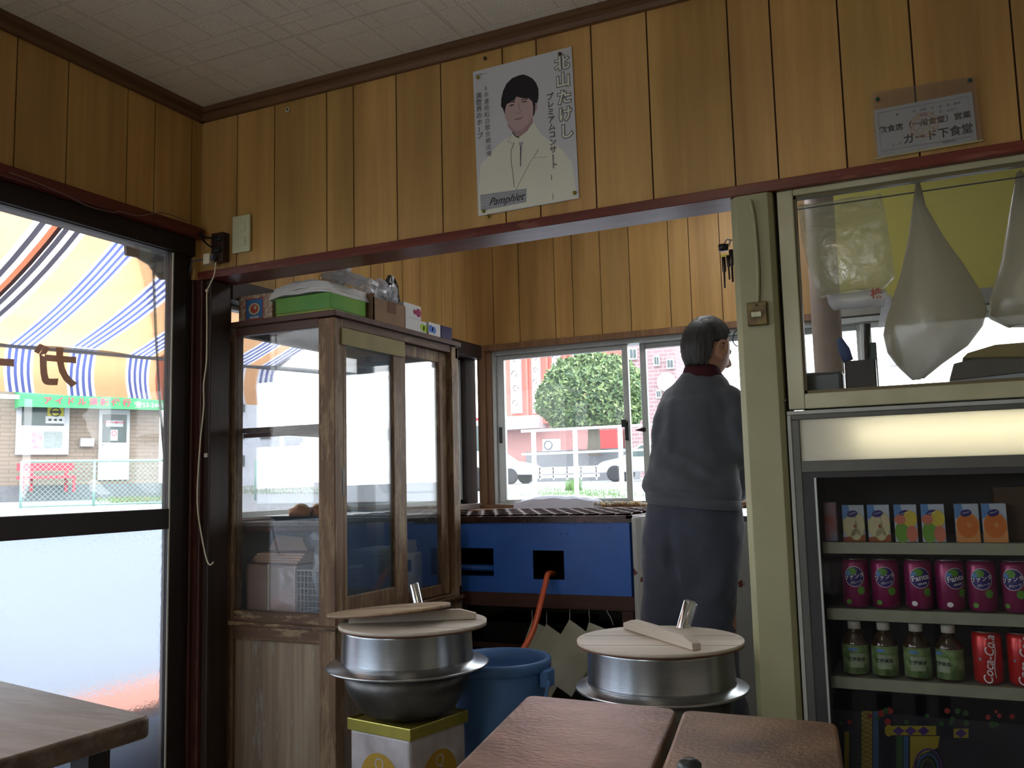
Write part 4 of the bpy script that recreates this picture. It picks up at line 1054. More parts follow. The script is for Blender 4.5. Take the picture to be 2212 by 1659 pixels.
M_bunt = mat('pale_bun_top', (206, 184, 150), rough=0.7, var=0.1, scale=30)
for (x, y, lab, s) in ((bp_[0], 2.80, 'golden baked bun with a pale top, leftmost on the tray in the cabinet', 1), (bp_[1], 2.86, 'baked bun beside the leftmost bun, half behind the cabinet corner post', 2), (bp_[2], 2.95, 'bun at the rear right of the tray, showing beside the corner post', 3)):
    b_ = empty('baked_bun', (x, y, tz+0.003), lab, 'bun', 'baked buns on the cabinet tray')
    MB().ico((0, 0, 0.022), 0.046, 3, 0, (1.05, 0.9, 0.6), 0.3, s).build('crust', M_bun, b_, local=True)
    MB().ico((0.004, 0, 0.040), 0.027, 2, 0, (1.2, 0.9, 0.55), 0.4, s+5).build('pale_top', M_bunt, b_, local=True)
# wrapped bundle of paper bags, with loose ones on top
M_kraft = mat('beige_kraft_paper', (226, 194, 170), rough=0.7, var=0.05)
M_kraftw = film('clear_wrapping', (205, 190, 180), op=0.35, glossy=0.2, rough=0.3)
sx0, sx1, sy0, sy1 = -2.325, -2.10, 2.60, 2.86
bz = 0.656
pk_ = empty('paper_bag_bundle', ((sx0+sx1)/2, (sy0+sy1)/2, bz), 'plastic wrapped bundle of beige paper bags at the bottom left of the cabinet', 'bundle')
mb = MB()
for k in range(14): 
    j = random.uniform(-0.003, 0.003); mb.box((sx0+j, sy0+j, bz+k*0.012), (sx1+j, sy1+j, bz+k*0.012+0.0105))
mb.build('paper_stack', M_kraft, pk_)
MB().box((sx0-0.006, sy0-0.006, bz), (sx1+0.006, sy1+0.006, bz+0.171)).build('wrapping', M_kraftw, pk_, bevel=0.012, seg=3)
MB().box(((sx0+sx1)/2-0.008, sy0-0.009, bz), ((sx0+sx1)/2+0.0, sy0-0.006, bz+0.172)).build('band', M_white, pk_)
z_ = bz+0.172
for k in range(4):
    mb = MB(); a = -0.1+0.06*k; ux_ = Vector((math.cos(a), math.sin(a), 0)); uy_ = Vector((-math.sin(a), math.cos(a), 0))
    mb.obox((-2.215+0.004*k, 2.73, z_+0.004+k*0.009), ux_, uy_, (0, 0, 1), 0.235-0.01*k, 0.2, 0.0075)
    tag(mb.build('paper_bag', M_kraft), 'flat beige paper bag, %s from the bottom of the loose bags on the bundle' % ('first', 'second', 'third', 'fourth')[k], 'paper bag', 'loose paper bags on the bundle')
mb = MB(); mb.prism([(-2.31, 2.70, z_+0.04), (-2.13, 2.70, z_+0.04), (-2.17, 2.72, z_+0.085), (-2.29, 2.72, z_+0.095)], (0, 0.006, 0))
tag(mb.build('paper_bag', M_kraft), 'beige paper bag standing up open at the top of the wrapped bundle', 'paper bag')
# wire basket with a plastic bag
bx0, bx1, by0, by1 = -2.088, -1.955, 2.59, 2.80
M_wire = mat('white_coated_wire', (206, 208, 206), rough=0.4)
mb = MB(); bh = 0.15
for k in range(8):
    zz = bz+0.004+k*bh/7
    mb.tube([(bx0, by0, zz), (bx1, by0, zz), (bx1, by1, zz), (bx0, by1, zz)], 0.0016, 5, closed=True)
for k in range(9):
    t = bx0+(bx1-bx0)*k/8
    for yy in (by0, by1): mb.tube([(t, yy, bz+0.002), (t, yy, bz+bh)], 0.0013, 5)
for k in range(1, 11):
    t = by0+(by1-by0)*k/11
    for xx in (bx0, bx1): mb.tube([(xx, t, bz+0.002), (xx, t, bz+bh)], 0.0013, 5)
mb.tube([(bx0, by0, bz+bh+0.001), (bx1, by0, bz+bh+0.001), (bx1, by1, bz+bh+0.001), (bx0, by1, bz+bh+0.001)], 0.003, 6, closed=True)
tag(mb.build('wire_basket', M_wire), 'white wire grid basket in the bottom of the cabinet beside the bag bundle', 'basket')
def blob(pts, seedv, nz=0.12, sub=3):
    """crumpled bag: icosphere fitted to an ellipsoid list of (centre, radii)"""
    mb = MB()
    for i, (c, r) in enumerate(pts):
        bm = bmesh.new(); bmesh.ops.create_icosphere(bm, subdivisions=sub, radius=1); vs = []
        for v in bm.verts:
            q = v.co; k = 1+nz*noise.noise(q*2.2+Vector((seedv, i, 0)))*2+nz*0.6*noise.noise(q*6+Vector((seedv, 2, i)))
            vs.append(Vector((c[0]+q.x*r[0]*k, c[1]+q.y*r[1]*k, c[2]+q.z*r[2]*k)))
        mb.add(vs, [[v.index for v in f.verts] for f in bm.faces], 0, False); bm.free()
    return mb
M_film = film('cloudy_plastic_bag', (214, 216, 222), op=0.55, glossy=0.12, rough=0.3)
M_filmc = film('clear_plastic_bag', (200, 205, 200), op=0.22, glossy=0.12, rough=0.2)
q1_, q2_ = ony(640, 1165, 2.7), ony(690, 1300, 2.7)
tag(blob([((-2.03, 2.70, bz+0.14), (0.052, 0.08, 0.125)), ((-2.045, 2.70, bz+0.27), (0.075, 0.06, 0.06))], 3).build('plastic_bag', M_film), 'cloudy plastic bag bulging out of the white wire basket in the cabinet', 'plastic bag')
# boxes further back in the cabinet
tag(MB().box((-2.20, 2.93, bz), (-1.985, 3.27, bz+0.165)).box((-2.19, 2.93, bz+0.165), (-1.995, 3.25, bz+0.19)).build('storage_box', mat('grey_white_box', (170, 180, 180), rough=0.6), bevel=0.008), 'large grey white box at the back of the cabinet behind the dusty sliding door', 'box')
bxr = empty('carton', (-1.945, 3.06, bz), 'white open carton with a dark green label in the cabinet', 'carton')
MB().box((-1.965, 2.97, bz), (-1.917, 3.10, bz+0.175)).build('box', mat('white_card', (196, 198, 188), rough=0.6, var=0.03), bxr, bevel=0.002)
MB().prism([(-1.965, 3.10, bz+0.17), (-1.917, 3.10, bz+0.17), (-1.917, 3.112, bz+0.225), (-1.965, 3.112, bz+0.225)], (0, 0.002, 0)).build('lid_flap', MATS['white_card'], bxr)
lb = MB().box((-1.9168, 2.98, bz+0.105), (-1.9155, 3.07, bz+0.15))
lb.build('green_label', mat('dark_green_label', (34, 74, 58), rough=0.5), bxr)
tag(MB().box((-2.05, 2.86, bz), (-1.93, 2.905, bz+0.03)).build('packet', mat('pink_packet', (150, 90, 100), rough=0.5), bevel=0.004), 'small flat pinkish packet on the cabinet floor behind the dusty sliding door', 'packet')

# ------------------------------------------------------------------ on top of the cabinet
zt_ = 1.7035
fb_ = empty('gift_box', (-2.28, 2.66, zt_), 'white floral gift box with a blue framed emblem, on the left of the cabinet top', 'box')
fx0, fx1, fy0 = ony(516, 690, 2.56).x, ony(588, 690, 2.56).x, 2.56
fh = ony(550, 637, 2.56).z-zt_
MB().box((fx0, fy0, zt_), (fx1, fy0+0.12, zt_+fh)).build('box', mat('floral_card', (196, 192, 164), rough=0.55, var=0.35, scale=70, c2=(160, 96, 80), detail=1), fb_)
fp = plane((fx0+(fx1-fx0)*0.47, fy0-0.0006, zt_+fh*0.5), (1, 0, 0), (0, 0, 1))
mb = MB()
w_, h_ = (fx1-fx0)*0.27, fh*0.38
poly(mb, [fp(-w_, -h_), fp(w_, -h_), fp(w_, h_), fp(-w_, h_)], 1)
poly(mb, [fp(-w_+.004, -h_+.004, .0003), fp(w_-.004, -h_+.004, .0003), fp(w_-.004, h_-.004, .0003), fp(-w_+.004, h_-.004, .0003)], 0)
mb.add(ell(fp, 0, 0, w_*0.62, h_*0.55, c=.0006), [list(range(28))], 2)
mb.add(ell(fp, 0, 0, w_*0.42, h_*0.42, c=.0009), [list(range(28))], 1)
mb.add(ell(fp, w_*0.12, h_*0.1, w_*0.14, h_*0.18, c=.0012), [list(range(28))], 2)
poly(mb, [fp(-w_*.5, -h_*.88, .0006), fp(w_*.5, -h_*.88, .0006), fp(w_*.5, -h_*.68, .0006), fp(-w_*.5, -h_*.68, .0006)], 3)
mb.build('emblem', [mat('emblem_blue', (60, 116, 168)), mat('emblem_red', (176, 74, 60)), mat('emblem_cream', (206, 190, 150)), mat('emblem_grey', (170, 176, 180))], fb_)
gx0, gx1, gy0, gy1 = ony(597, 690, 2.55).x, ony(714, 680, 2.55).x, 2.55, 2.76
M_gbox = mat('green_gift_box', (74, 150, 52), rough=0.4, var=0.2, scale=5, c2=(120, 168, 60))
gh = 0.075
gb = empty('green_box', ((gx0+gx1)/2, (gy0+gy1)/2, zt_), 'shiny green flat gift box near the front corner of the cabinet top', 'box')
MB().box((gx0, gy0, zt_), (gx1, gy1, zt_+gh-0.02)).build('base', mat('green_box_base', (150, 170, 80), rough=0.5), gb)
MB().box((gx0-0.002, gy0-0.002, zt_+0.018), (gx1+0.002, gy1+0.002, zt_+gh)).build('lid', M_gbox, gb, bevel=0.002)
gt = plane((gx1+0.0025, gy0+0.12, zt_+gh*0.6), (0, 1, 0), (0, 0, 1))
# stack of flat white bags on it
M_wbag = mat('white_bag_film', (214, 214, 210), rough=0.4, var=0.04, scale=20)
rnd = random.Random(5)
def sheet(x0_, y0_, x1_, y1_, z_, th, sd, sag=0.02):
    mb = MB()
    def P(u, v, o):
        q = Vector((x0_+(x1_-x0_)*u, y0_+(y1_-y0_)*v, z_+o+0.004*noise.noise(Vector((u*3+sd*0.1, v*3, sd*0.1))) - sag*max(0, 0.25-u)*2-sag*max(0, u-0.8)*2))
        q.x += 0.006*noise.noise(Vector((v*4, sd, 1))); q.y += 0.006*noise.noise(Vector((u*4, sd, 5))); return q
    mb.grid(lambda u, v: P(u, v, th), 14, 8); mb.grid(lambda u, v: P(1-u, v, 0), 14, 8)
    for f_ in (lambda u, v: P(u, 0, th*v), lambda u, v: P(1-u, 1, th*v), lambda u, v: P(0, 1-u, th*v), lambda u, v: P(1, u, th*v)): mb.grid(f_, 8, 1)
    return mb
wz = zt_+gh+0.006
mb = MB()
for k in range(5):
    b_ = sheet(gx0-0.025+0.004*k, gy0-0.012+0.003*k, gx1+0.004-0.004*k, gy1+0.02, wz+k*0.0085, 0.0078, k*2.3)
    tag(b_.build('shopping_bag_pack', M_wbag), 'pack of flat white plastic bags, %s in the pile on the green box' % ('lowest', 'second lowest', 'middle', 'second from top', 'topmost')[k], 'bags', 'white bag packs piled on the green box')
MB_ = sheet(gx0+0.0, gy0+0.04, gx1-0.07, gy1+0.0, wz+0.052, 0.008, 9.1)
tag(MB_.build('shopping_bag_pack', M_wbag), 'short white bag pack lying on top of the pile over the green box', 'bags')
tag(blob([((gx1-0.02, 2.66, wz+0.066), (0.07, 0.085, 0.018)), ((gx1-0.03, 2.65, wz+0.080), (0.032, 0.045, 0.034))], 12, 0.25).build('plastic_bag', M_film), 'crumpled cloudy plastic bag lying on the white bag pile', 'plastic bag')
# cardboard box, bags and tissue boxes towards the back
ca, cb = 2.782, 3.00
kb = empty('cardboard_box', (-1.93, 2.9, zt_), 'open brown cardboard box on the cabinet top behind the green box', 'cardboard box')
M_card = mat('brown_cardboard', (140, 112, 86), rough=0.8, var=0.06)
MB().box((-2.02, ca, zt_), (-1.885, ca+0.004, zt_+0.11)).box((-2.02, cb-0.004, zt_), (-1.885, cb, zt_+0.095)).box((-2.02, ca, zt_), (-2.016, cb, zt_+0.11)).box((-1.889, ca, zt_), (-1.885, cb, zt_+0.095)).box((-2.02, ca, zt_), (-1.885, cb, zt_+0.004)).build('box', M_card, kb)
MB().box((-1.8852, ca+0.09, zt_+0.05), (-1.8842, ca+0.15, zt_+0.096)).build('parcel_tape', mat('parcel_tape', (100, 72, 56), rough=0.35), kb)
tag(blob([((-1.97, 2.86, zt_+0.14), (0.04, 0.07, 0.05)), ((-1.955, 2.93, zt_+0.15), (0.03, 0.045, 0.045))], 21, 0.2).build('plastic_bag', M_film), 'white plastic bag puffing out of the brown cardboard box', 'plastic bag')
qb_ = onx(835, 627, -1.97)
tag(blob([((-1.975, qb_.y+0.03, qb_.z-0.03), (0.035, 0.05, 0.085))], 5, 0.22).build('black_bag', mat('black_plastic_bag', (28, 26, 34), rough=0.3, var=0.1)), 'shiny black plastic bag standing up in the cardboard box', 'plastic bag')
tag(blob([((-1.93, qb_.y-0.02, qb_.z-0.035), (0.012, 0.034, 0.05))], 8, 0.3).build('plastic_bag', M_film), 'small bluish clear bag with pointed ends in front of the black bag', 'plastic bag')
M_wcard = mat('white_tissue_card', (206, 206, 204), rough=0.5, var=0.02)
def tissue(name, x0_, x1_, y0_, y1_, z0_, z1_, colr, lab, dots, side=None):
    r = empty(name, ((x0_+x1_)/2, (y0_+y1_)/2, z0_), lab, 'tissue box', 'small tissue boxes on the cabinet top')
    MB().box((x0_, y0_, z0_), (x1_, y1_, z1_)).build('box', M_wcard if side is None else side, r, bevel=0.001)
    if dots:
        mb = MB(); fpn = plane((x1_+0.0006, y0_, z0_), (0, 1, 0), (0, 0, 1)); hh = z1_-z0_; ll = y1_-y0_
        for (a, b3, s) in dots: mb.add(ell(fpn, a*ll, b3*hh, s*hh, s*hh*0.9), [list(range(28))], 0)
        mb.build('flower_print', mat(name+'_'+colr[0], colr[1], rough=0.5), r)
tissue('tissue_box', -1.985, -1.895, 3.005, 3.135, zt_+0.058, zt_+0.116, ('magenta', (150, 40, 92)), 'white tissue box with magenta flowers, topmost of the stack behind the cardboard box', [(0.62, 0.5, 0.2), (0.84, 0.5, 0.34)])
tissue('tissue_box', -1.985, -1.893, 3.005, 3.175, zt_, zt_+0.057, ('lime', (160, 190, 50)), 'white tissue box with lime green flowers under the magenta one', [(0.80, 0.55, 0.3), (0.93, 0.5, 0.3)])
tissue('tissue_box', -1.975, -1.885, 3.18, 3.275, zt_, zt_+0.06, ('blue', (70, 110, 190)), 'white tissue box with blue flowers beside the navy box', [(0.16, 0.55, 0.3), (0.42, 0.5, 0.28)])
tag(MB().box((-1.965, 3.28, zt_), (-1.885, 3.375, zt_+0.062)).build('navy_box', mat('navy_card', (30, 32, 84), rough=0.35), bevel=0.003), 'small navy blue box at the far end of the cabinet top', 'box')

# ================================================================== GRIDDLE, COUNTER
M_blue = mat('blue_enamel', (50, 108, 200), rough=0.38, var=0.08, scale=5, spec=0.5, c2=(42, 94, 180), bump=0.06, bscale=15)
M_iron = mat('greasy_cast_iron', (62, 40, 36), rough=0.22, metal=0.5, var=0.2, scale=20, spec=0.6)
M_darkw = wood('dark_stand_wood', (92, 56, 40), (58, 34, 26), None, 'X', 1.0, rough=0.6)
gX0, gX1, gY0, gY1, gz0, gz1 = -2.30, -1.148, 3.46, 4.28, 0.640, 0.930
gr = empty('bean_cake_griddle', ((gX0+gX1)/2, gY0+0.4, 0.64), 'long blue sided cast iron griddle on a dark wooden stand under the bay window', 'griddle')
h1, h2 = (-2.0, -1.752, 0.705, 0.822), (ony(1151, 1200, gY0).x, ony(1218, 1200, gY0).x, 0.698, 0.815)
mb = MB()
xs_ = [gX0, h1[0], h1[1], h2[0], h2[1], gX1]
for i in range(5):
    a, b3 = xs_[i], xs_[i+1]
    if i == 1: hh_ = h1
    elif i == 3: hh_ = h2
    else: hh_ = None
    if hh_:
        mb.box((a, gY0, gz0), (b3, gY0+0.003, hh_[2])); mb.box((a, gY0, hh_[3]), (b3, gY0+0.003, gz1))
    else: mb.box((a, gY0, gz0), (b3, gY0+0.003, gz1))
mb.box((gX0, gY0+0.003, gz0), (gX0+0.003, gY1, gz1)).box((gX1-0.003, gY0+0.003, gz0), (gX1, gY1, gz1)).box((gX0+0.003, gY1-0.003, gz0), (gX1-0.003, gY1, gz1))
mb.build('body', M_blue, gr)
MB().box((h2[0]-0.05, gY0+0.004, gz0+0.005), (h2[0]-0.048, gY0+0.3, gz1-0.01)).box((h2[1]+0.048, gY0+0.004, gz0+0.005), (h2[1]+0.05, gY0+0.3, gz1-0.01)).box((h2[0]-0.05, gY0+0.30, gz0+0.005), (h2[1]+0.05, gY0+0.302, gz1-0.01)).box((gX0+0.003, gY0+0.004, gz0), (gX1-0.003, gY1-0.003, gz0+0.004)).build('dark_hole_lining', mat('hole_shade_black', (20, 18, 18), rough=0.9), gr)  # black panels added so the hole looks dark, standing in for shade inside
mb = MB()
for x, y in ((992, 1146), (1045, 1138), (1172, 1139), (1316, 1140), (1000, 1153), (1004, 1153), (1211, 1154), (1226, 1154), (1360, 1134)):
    p_ = ony(x, y, gY0); mb.lathe([(0.0035, 0), (0.0025, 0.002), (0.0, 0.0028)], p_, 8, axis=(0, -1, 0))
mb.build('rivets', M_blue, gr, kind='stuff')
MB().tube([(-2.08, 3.50, 0.735), (-1.76, 3.50, 0.735)], 0.014, 8).box((-2.1, 3.52, 0.65), (-1.75, 3.6, 0.70)).build('burner_pipe', M_blue, gr)
# the iron plate with rows of round moulds
mb = MB(); px0, px1, py0, py1 = -2.135, gX1+0.012, gY0-0.012, gY1
nx_, ny_ = 14, 6; dx, dy = (px1-px0-0.04)/nx_, (py1-py0-0.04)/ny_; pz_ = 0.955
mb.box((px0, py0, 0.928), (px1, py1, pz_-0.012))
mb.box((px0, py0, pz_-0.012), (px1, py0+0.02, pz_)).box((px0, py1-0.02, pz_-0.012), (px1, py1, pz_)).box((px0, py0, pz_-0.012), (px0+0.02, py1, pz_)).box((px1-0.02, py0, pz_-0.012), (px1, py1, pz_))
for i in range(nx_):
    for j in range(ny_):
        c_ = (px0+0.02+dx*(i+.5), py0+0.02+dy*(j+.5), pz_-0.014)
        mb.lathe([(dx*0.42, 0.0), (dx*0.46, 0.018), (dx*0.49, 0.021), (dx*0.40, 0.021), (dx*0.34, 0.003), (0.0, 0.002)], c_, 16)
mb.build('mould_plate', M_iron, gr, bevel=0.0)
MB().box((gX0+0.0, gY0-0.001, 0.930), (px0, gY1, 0.945)).build('side_shelf', mat('pale_side_plate', (170, 176, 178), rough=0.4, metal=0.3), gr)
# stand
st_ = empty('griddle_stand', ((gX0+gX1)/2, 3.87, 0), 'dark wooden trestle stand carrying the blue griddle', 'stand')
MB().box((gX0, gY0-0.004, 0.582), (gX1+0.012, gY0+0.03, 0.6395)).box((gX0, gY1-0.03, 0.582), (gX1+0.012, gY1, 0.6395)).box((gX0, gY0+0.03, 0.6), (gX0+0.04, gY1-0.03, 0.6395)).box((gX1-0.03, gY0+0.03, 0.6), (gX1+0.012, gY1-0.03, 0.6395)).build('top_frame', M_darkw, st_, bevel=0.003)
for x in (gX0, gX1-0.045):
    for y in (gY0, gY1-0.05): MB().box((x, y, 0), (x+0.05, y+0.05, 0.582)).build('leg', M_darkw, st_, bevel=0.003)
MB().box((gX0+0.05, gY0+0.06, 0.40), (gX1-0.05, gY1-0.06, 0.42)).build('shelf', M_darkw, st_)
tag(MB().box((-1.9, 3.55, 0.421), (-1.45, 3.9, 0.50)).box((-1.9, 3.545, 0.49), (-1.45, 3.55, 0.505)).build('metal_case', mat('old_dark_metal', (44, 42, 42), rough=0.4, metal=0.6, var=0.2), bevel=0.004), 'low dark metal case on the shelf under the griddle', 'case')
# orange gas hose
hp = [ony(1184, 1240, 3.44), ony(1178, 1262, 3.40), ony(1166, 1310, 3.33), ony(1150, 1365, 3.22), ony(1128, 1405, 3.12), ony(1103, 1432, 3.04), ony(1080, 1470, 2.98), ony(1060, 1560, 2.98)]
hp = [Vector((hp[0].x, 3.50, hp[0].z-0.005))]+hp+[Vector((hp[-1].x, 3.02, 0.05))]
def smooth(pts, n=6):
    out = []; P = [pts[0]]+list(pts)+[pts[-1]]
    for i in range(1, len(P)-2):
        p0, p1, p2, p3 = [Vector(q) for q in P[i-1:i+3]]
        for k in range(n):
            t = k/n; out.append(0.5*((2*p1)+(p2-p0)*t+(2*p0-5*p1+4*p2-p3)*t*t+(3*p1-p0-3*p2+p3)*t**3))
    out.append(Vector(pts[-1])); return out
tag(MB().tube(smooth(hp), 0.0115, 12).build('gas_hose', mat('orange_rubber', (206, 88, 40), rough=0.45, var=0.05)), 'orange rubber gas hose hanging from the square hole of the blue griddle', 'hose')
# paper covers hanging on strings from the stand
M_hang = mat('cream_paper', (212, 210, 188), rough=0.8, var=0.06, scale=8, bump=0.3, bscale=18)
def sack(tx, ty, w, h, rot, Y, string, lab):
    t = ony(tx, ty, Y)
    r = empty('paper_sack', t, lab, 'paper bag', 'cream paper sacks hanging under the griddle')
    ux_ = Vector((math.cos(rot), 0, math.sin(rot))); uz_ = Vector((-math.sin(rot), 0, math.cos(rot)))
    mb = MB()
    def P(u, v, s):
        a = (u-0.5)*w; b3 = -v*h
        # corner folded where it hangs: tilt so the corner is the top
        q = t+ux_*(a+w*0.5)+uz_*b3+Vector((0, s*0.004*(1-abs(2*u-1))+0.004*math.sin(5*u+3*v), 0)); return q
    mb.grid(lambda u, v: P(u, v, 1), 6, 8); mb.grid(lambda u, v: P(1-u, v, -1), 6, 8)
    mb.build('sack', M_hang, r)
    s = ony(*string, gY0-0.006)
    MB().tube([s, t+Vector((0, 0, 0.0))+ux_*0.006-uz_*0.008], 0.0012, 5).build('string', M_white, r)
sack(1149, 1340, 0.155, 0.20, math.radians(-24), 3.435, (1149, 1318), 'cream paper sack hanging leftmost under the griddle, behind the orange hose')
sack(1180, 1348, 0.165, 0.27, math.radians(-33), 3.42, (1181, 1322), 'cream paper sack hanging second from the left under the griddle')
sack(1230, 1338, 0.165, 0.25, math.radians(-34), 3.40, (1231, 1316), 'cream paper sack hanging under the griddle, in front of its neighbours')
sack(1272, 1344, 0.150, 0.25, math.radians(-20), 3.425, (1272, 1316), 'cream paper sack hanging rightmost, its top just left of the rear pot lid')
tag(MB().tube([ony(1310, 1318, gY0-0.006), ony(1320, 1336, gY0-0.01), ony(1325, 1350, gY0-0.01)], 0.0015, 5).build('string', M_white), 'empty white string hanging from the griddle stand beside the sacks', 'string')
# towel and the string of bread pieces on the sill behind
q0_, q1__ = ony(1120, 1100, 4.40), ony(1290, 1088, 4.40)
mb = MB()
def tw(u, v, o):
    return Vector((q0_.x+(q1__.x-q0_.x)*u, 4.34+0.13*v, 0.957+o*(0.036+0.02*noise.noise(Vector((u*4, v*3, 1)))+0.018*math.sin(u*PI)) ))
mb.grid(lambda u, v: tw(u, v, 1), 20, 6)
mb.grid(lambda u, v: tw(1-u, v, 0), 20, 6)
mb.grid(lambda u, v: tw(u, 0, v), 20, 1); mb.grid(lambda u, v: tw(1-u, 1, v), 20, 1); mb.grid(lambda u, v: tw(0, 1-u, v), 6, 1); mb.grid(lambda u, v: tw(1, u, v), 6, 1)
tag(mb.build('towel', mat('white_towel', (204, 208, 222), rough=0.9, var=0.03, bump=0.4, bscale=120)), 'white towel spread on the bay window sill behind the griddle', 'towel')
structure(MB().box((-2.32, 4.285, 0.90), (-0.9, YB-0.06, 0.956)), 'trim_13', M_brownframe, bevel=0.002)
mb = MB(); rnd = random.Random(2)
for k in range(60):
    p_ = Vector((q1__.x+0.0+(0.42)*k/60, 4.35+rnd.random()*0.1, 0.969+rnd.random()*0.012)); mb.ico(p_, 0.011, 1, int(rnd.random()*2), (1.2, 1, 0.9), 0.3, k)
tag(mb.build('bead_mat', [mat('straw_bead', (206, 186, 140), rough=0.7), mat('straw_bead_pale', (190, 180, 160), rough=0.7)]), 'knobbly straw coloured bead mat on the sill between towel and man', 'mat', kind='stuff')
# flower patterned oilcloth counter behind the man
def flowermat():
    m, nt, b = newmat('flowered_oilcloth')
    tc = nt.nodes.new('ShaderNodeTexCoord'); v = nt.nodes.new('ShaderNodeTexVoronoi'); v.inputs['Scale'].default_value = 11; v.inputs['Randomness'].default_value = 0.9
    n = nt.nodes.new('ShaderNodeTexNoise'); n.inputs['Scale'].default_value = 60
    mx = nt.nodes.new('ShaderNodeMixRGB'); mx.inputs[0].default_value = 0.02
    nt.links.new(tc.outputs['Object'], n.inputs['Vector']); nt.links.new(tc.outputs['Object'], mx.inputs[1]); nt.links.new(n.outputs['Color'], mx.inputs[2]); nt.links.new(mx.outputs[0], v.inputs['Vector'])
    r = nt.nodes.new('ShaderNodeValToRGB'); e = r.color_ramp.elements
    e[0].position = 0.0; e[0].color = (*L((120, 40, 36)), 1); e[1].position = 0.17; e[1].color = (*L((186, 186, 180)), 1); k = e.new(0.13); k.color = (*L((120, 62, 50)), 1)
    nt.links.new(v.outputs['Distance'], r.inputs[0]); nt.links.new(r.outputs[0], b.inputs['Base Color']); b.inputs['Roughness'].default_value = 0.35
    return m
M_flow = flowermat()
ct = empty('counter', (-0.68, 3.7, 0), 'work counter draped in white flowered oilcloth, right of the blue griddle', 'counter')
MB().box((-1.13, 3.44, 0.02), (-0.10, 4.28, 0.93)).build('body', M_flow, ct, bevel=0.02, seg=3)
MB().box((-1.13, 3.47, 0.93), (-0.10, 4.28, 0.95)).build('top', mat('steel_counter', (120, 124, 130), rough=0.3, metal=0.7), ct, bevel=0.003)
MB().prism([(-1.128+0.10*i/10, 3.425-0.004*math.sin(i), 0) for i in range(11)]+[(-1.03+0, 3.44, 0), (-1.128, 3.44, 0)], (0, 0, 0.95)).build('cloth_edge', M_flow, ct, bevel=0.01)

# ================================================================== POTS, TIN, BUCKET, TABLES
M_alum = mat('brushed_aluminium', (178, 180, 182), rough=0.26, metal=0.95, var=0.06, scale=3, bump=0.05, bscale=40, stretch=(1, 1, 14))
M_sooty = mat('sooty_aluminium', (112, 110, 106), rough=0.42, metal=0.85, var=0.25, scale=7, c2=(58, 56, 54), bump=0.2)
M_lidw = wood('pale_lid_wood', (222, 214, 202), (202, 190, 174), None, 'X', 0.8, rough=0.6, bump=0.1)
M_lidw2 = wood('aged_lid_wood', (196, 176, 146), (144, 120, 94), None, 'X', 1.0, rough=0.75, bump=0.3, wear=0.4, wearc=(110, 84, 62))
M_lide = wood('brown_lid_edge', (126, 84, 58), (84, 54, 38), None, 'X', 1.0, rough=0.7)
# square oil tin
tinT = 0.40
tA, tC, tR = onz(751, 1548, tinT), onz(886, 1574, tinT), onz(991, 1533, tinT)
ux_ = (tA-tC).normalized(); uy_ = (tR-tC); uy_ -= ux_*uy_.dot(ux_); uy_.normalize()
side = ((tA-tC).length+(tR-tC).length)/2
tc_ = tC+(ux_+uy_)*side/2
tin = empty('oil_tin', (tc_.x, tc_.y, 0), 'tall square white tin with a gold rim and ochre round emblem, under the front pot', 'tin')
M_tin = mat('white_tin_paint', (200, 194, 196), rough=0.35, var=0.1, scale=9, c2=(150, 140, 136), spec=0.5)
M_gold = mat('gold_lacquer', (176, 164, 74), rough=0.3, metal=0.5, var=0.1)
M_ochre = mat('ochre_print', (176, 140, 40), rough=0.4, var=0.05)
MB().obox((tc_.x, tc_.y, (tinT-0.03)/2), ux_, uy_, (0, 0, 1), side, side, tinT-0.03, 0).build('body', M_tin, tin, bevel=0.012, seg=3)
mb = MB(); ro = side/2+0.003
for (c_, a_, b_) in ((tc_-uy_*ro, ux_, uy_), (tc_+uy_*ro, ux_, uy_), (tc_-ux_*ro, uy_, ux_), (tc_+ux_*ro, uy_, ux_)):
    mb.obox((c_.x, c_.y, tinT-0.018), a_, b_, (0, 0, 1), side+0.012, 0.006, 0.036)
mb.obox((tc_.x, tc_.y, tinT-0.012), ux_, uy_, (0, 0, 1), side, side, 0.012)
mb.build('rim', M_gold, tin, bevel=0.003)
for nrm_, ax_ in ((-uy_, -ux_), (-ux_, uy_)):
    fo = plane(Vector((tc_.x, tc_.y, tinT-0.165))+nrm_*(side/2+0.0008), -ax_.cross(Vector((0, 0, 1))).cross(Vector((0, 0, 1))) if False else ax_*(1 if ax_.cross(Vector((0, 0, 1))).dot(nrm_) > 0 else -1), (0, 0, 1))
    mb = MB(); mb.add(ell(fo, 0.0, 0, 0.078, 0.078, 40), [list(range(40))], 0)
    fo2 = lambda p, q: fo(p, q, 0.0006)
    text(mb, 'Q', fo2, 0.05, 1, cx=0, cy=0.045)
    mb.build('emblem', [M_ochre, M_tin], tin)
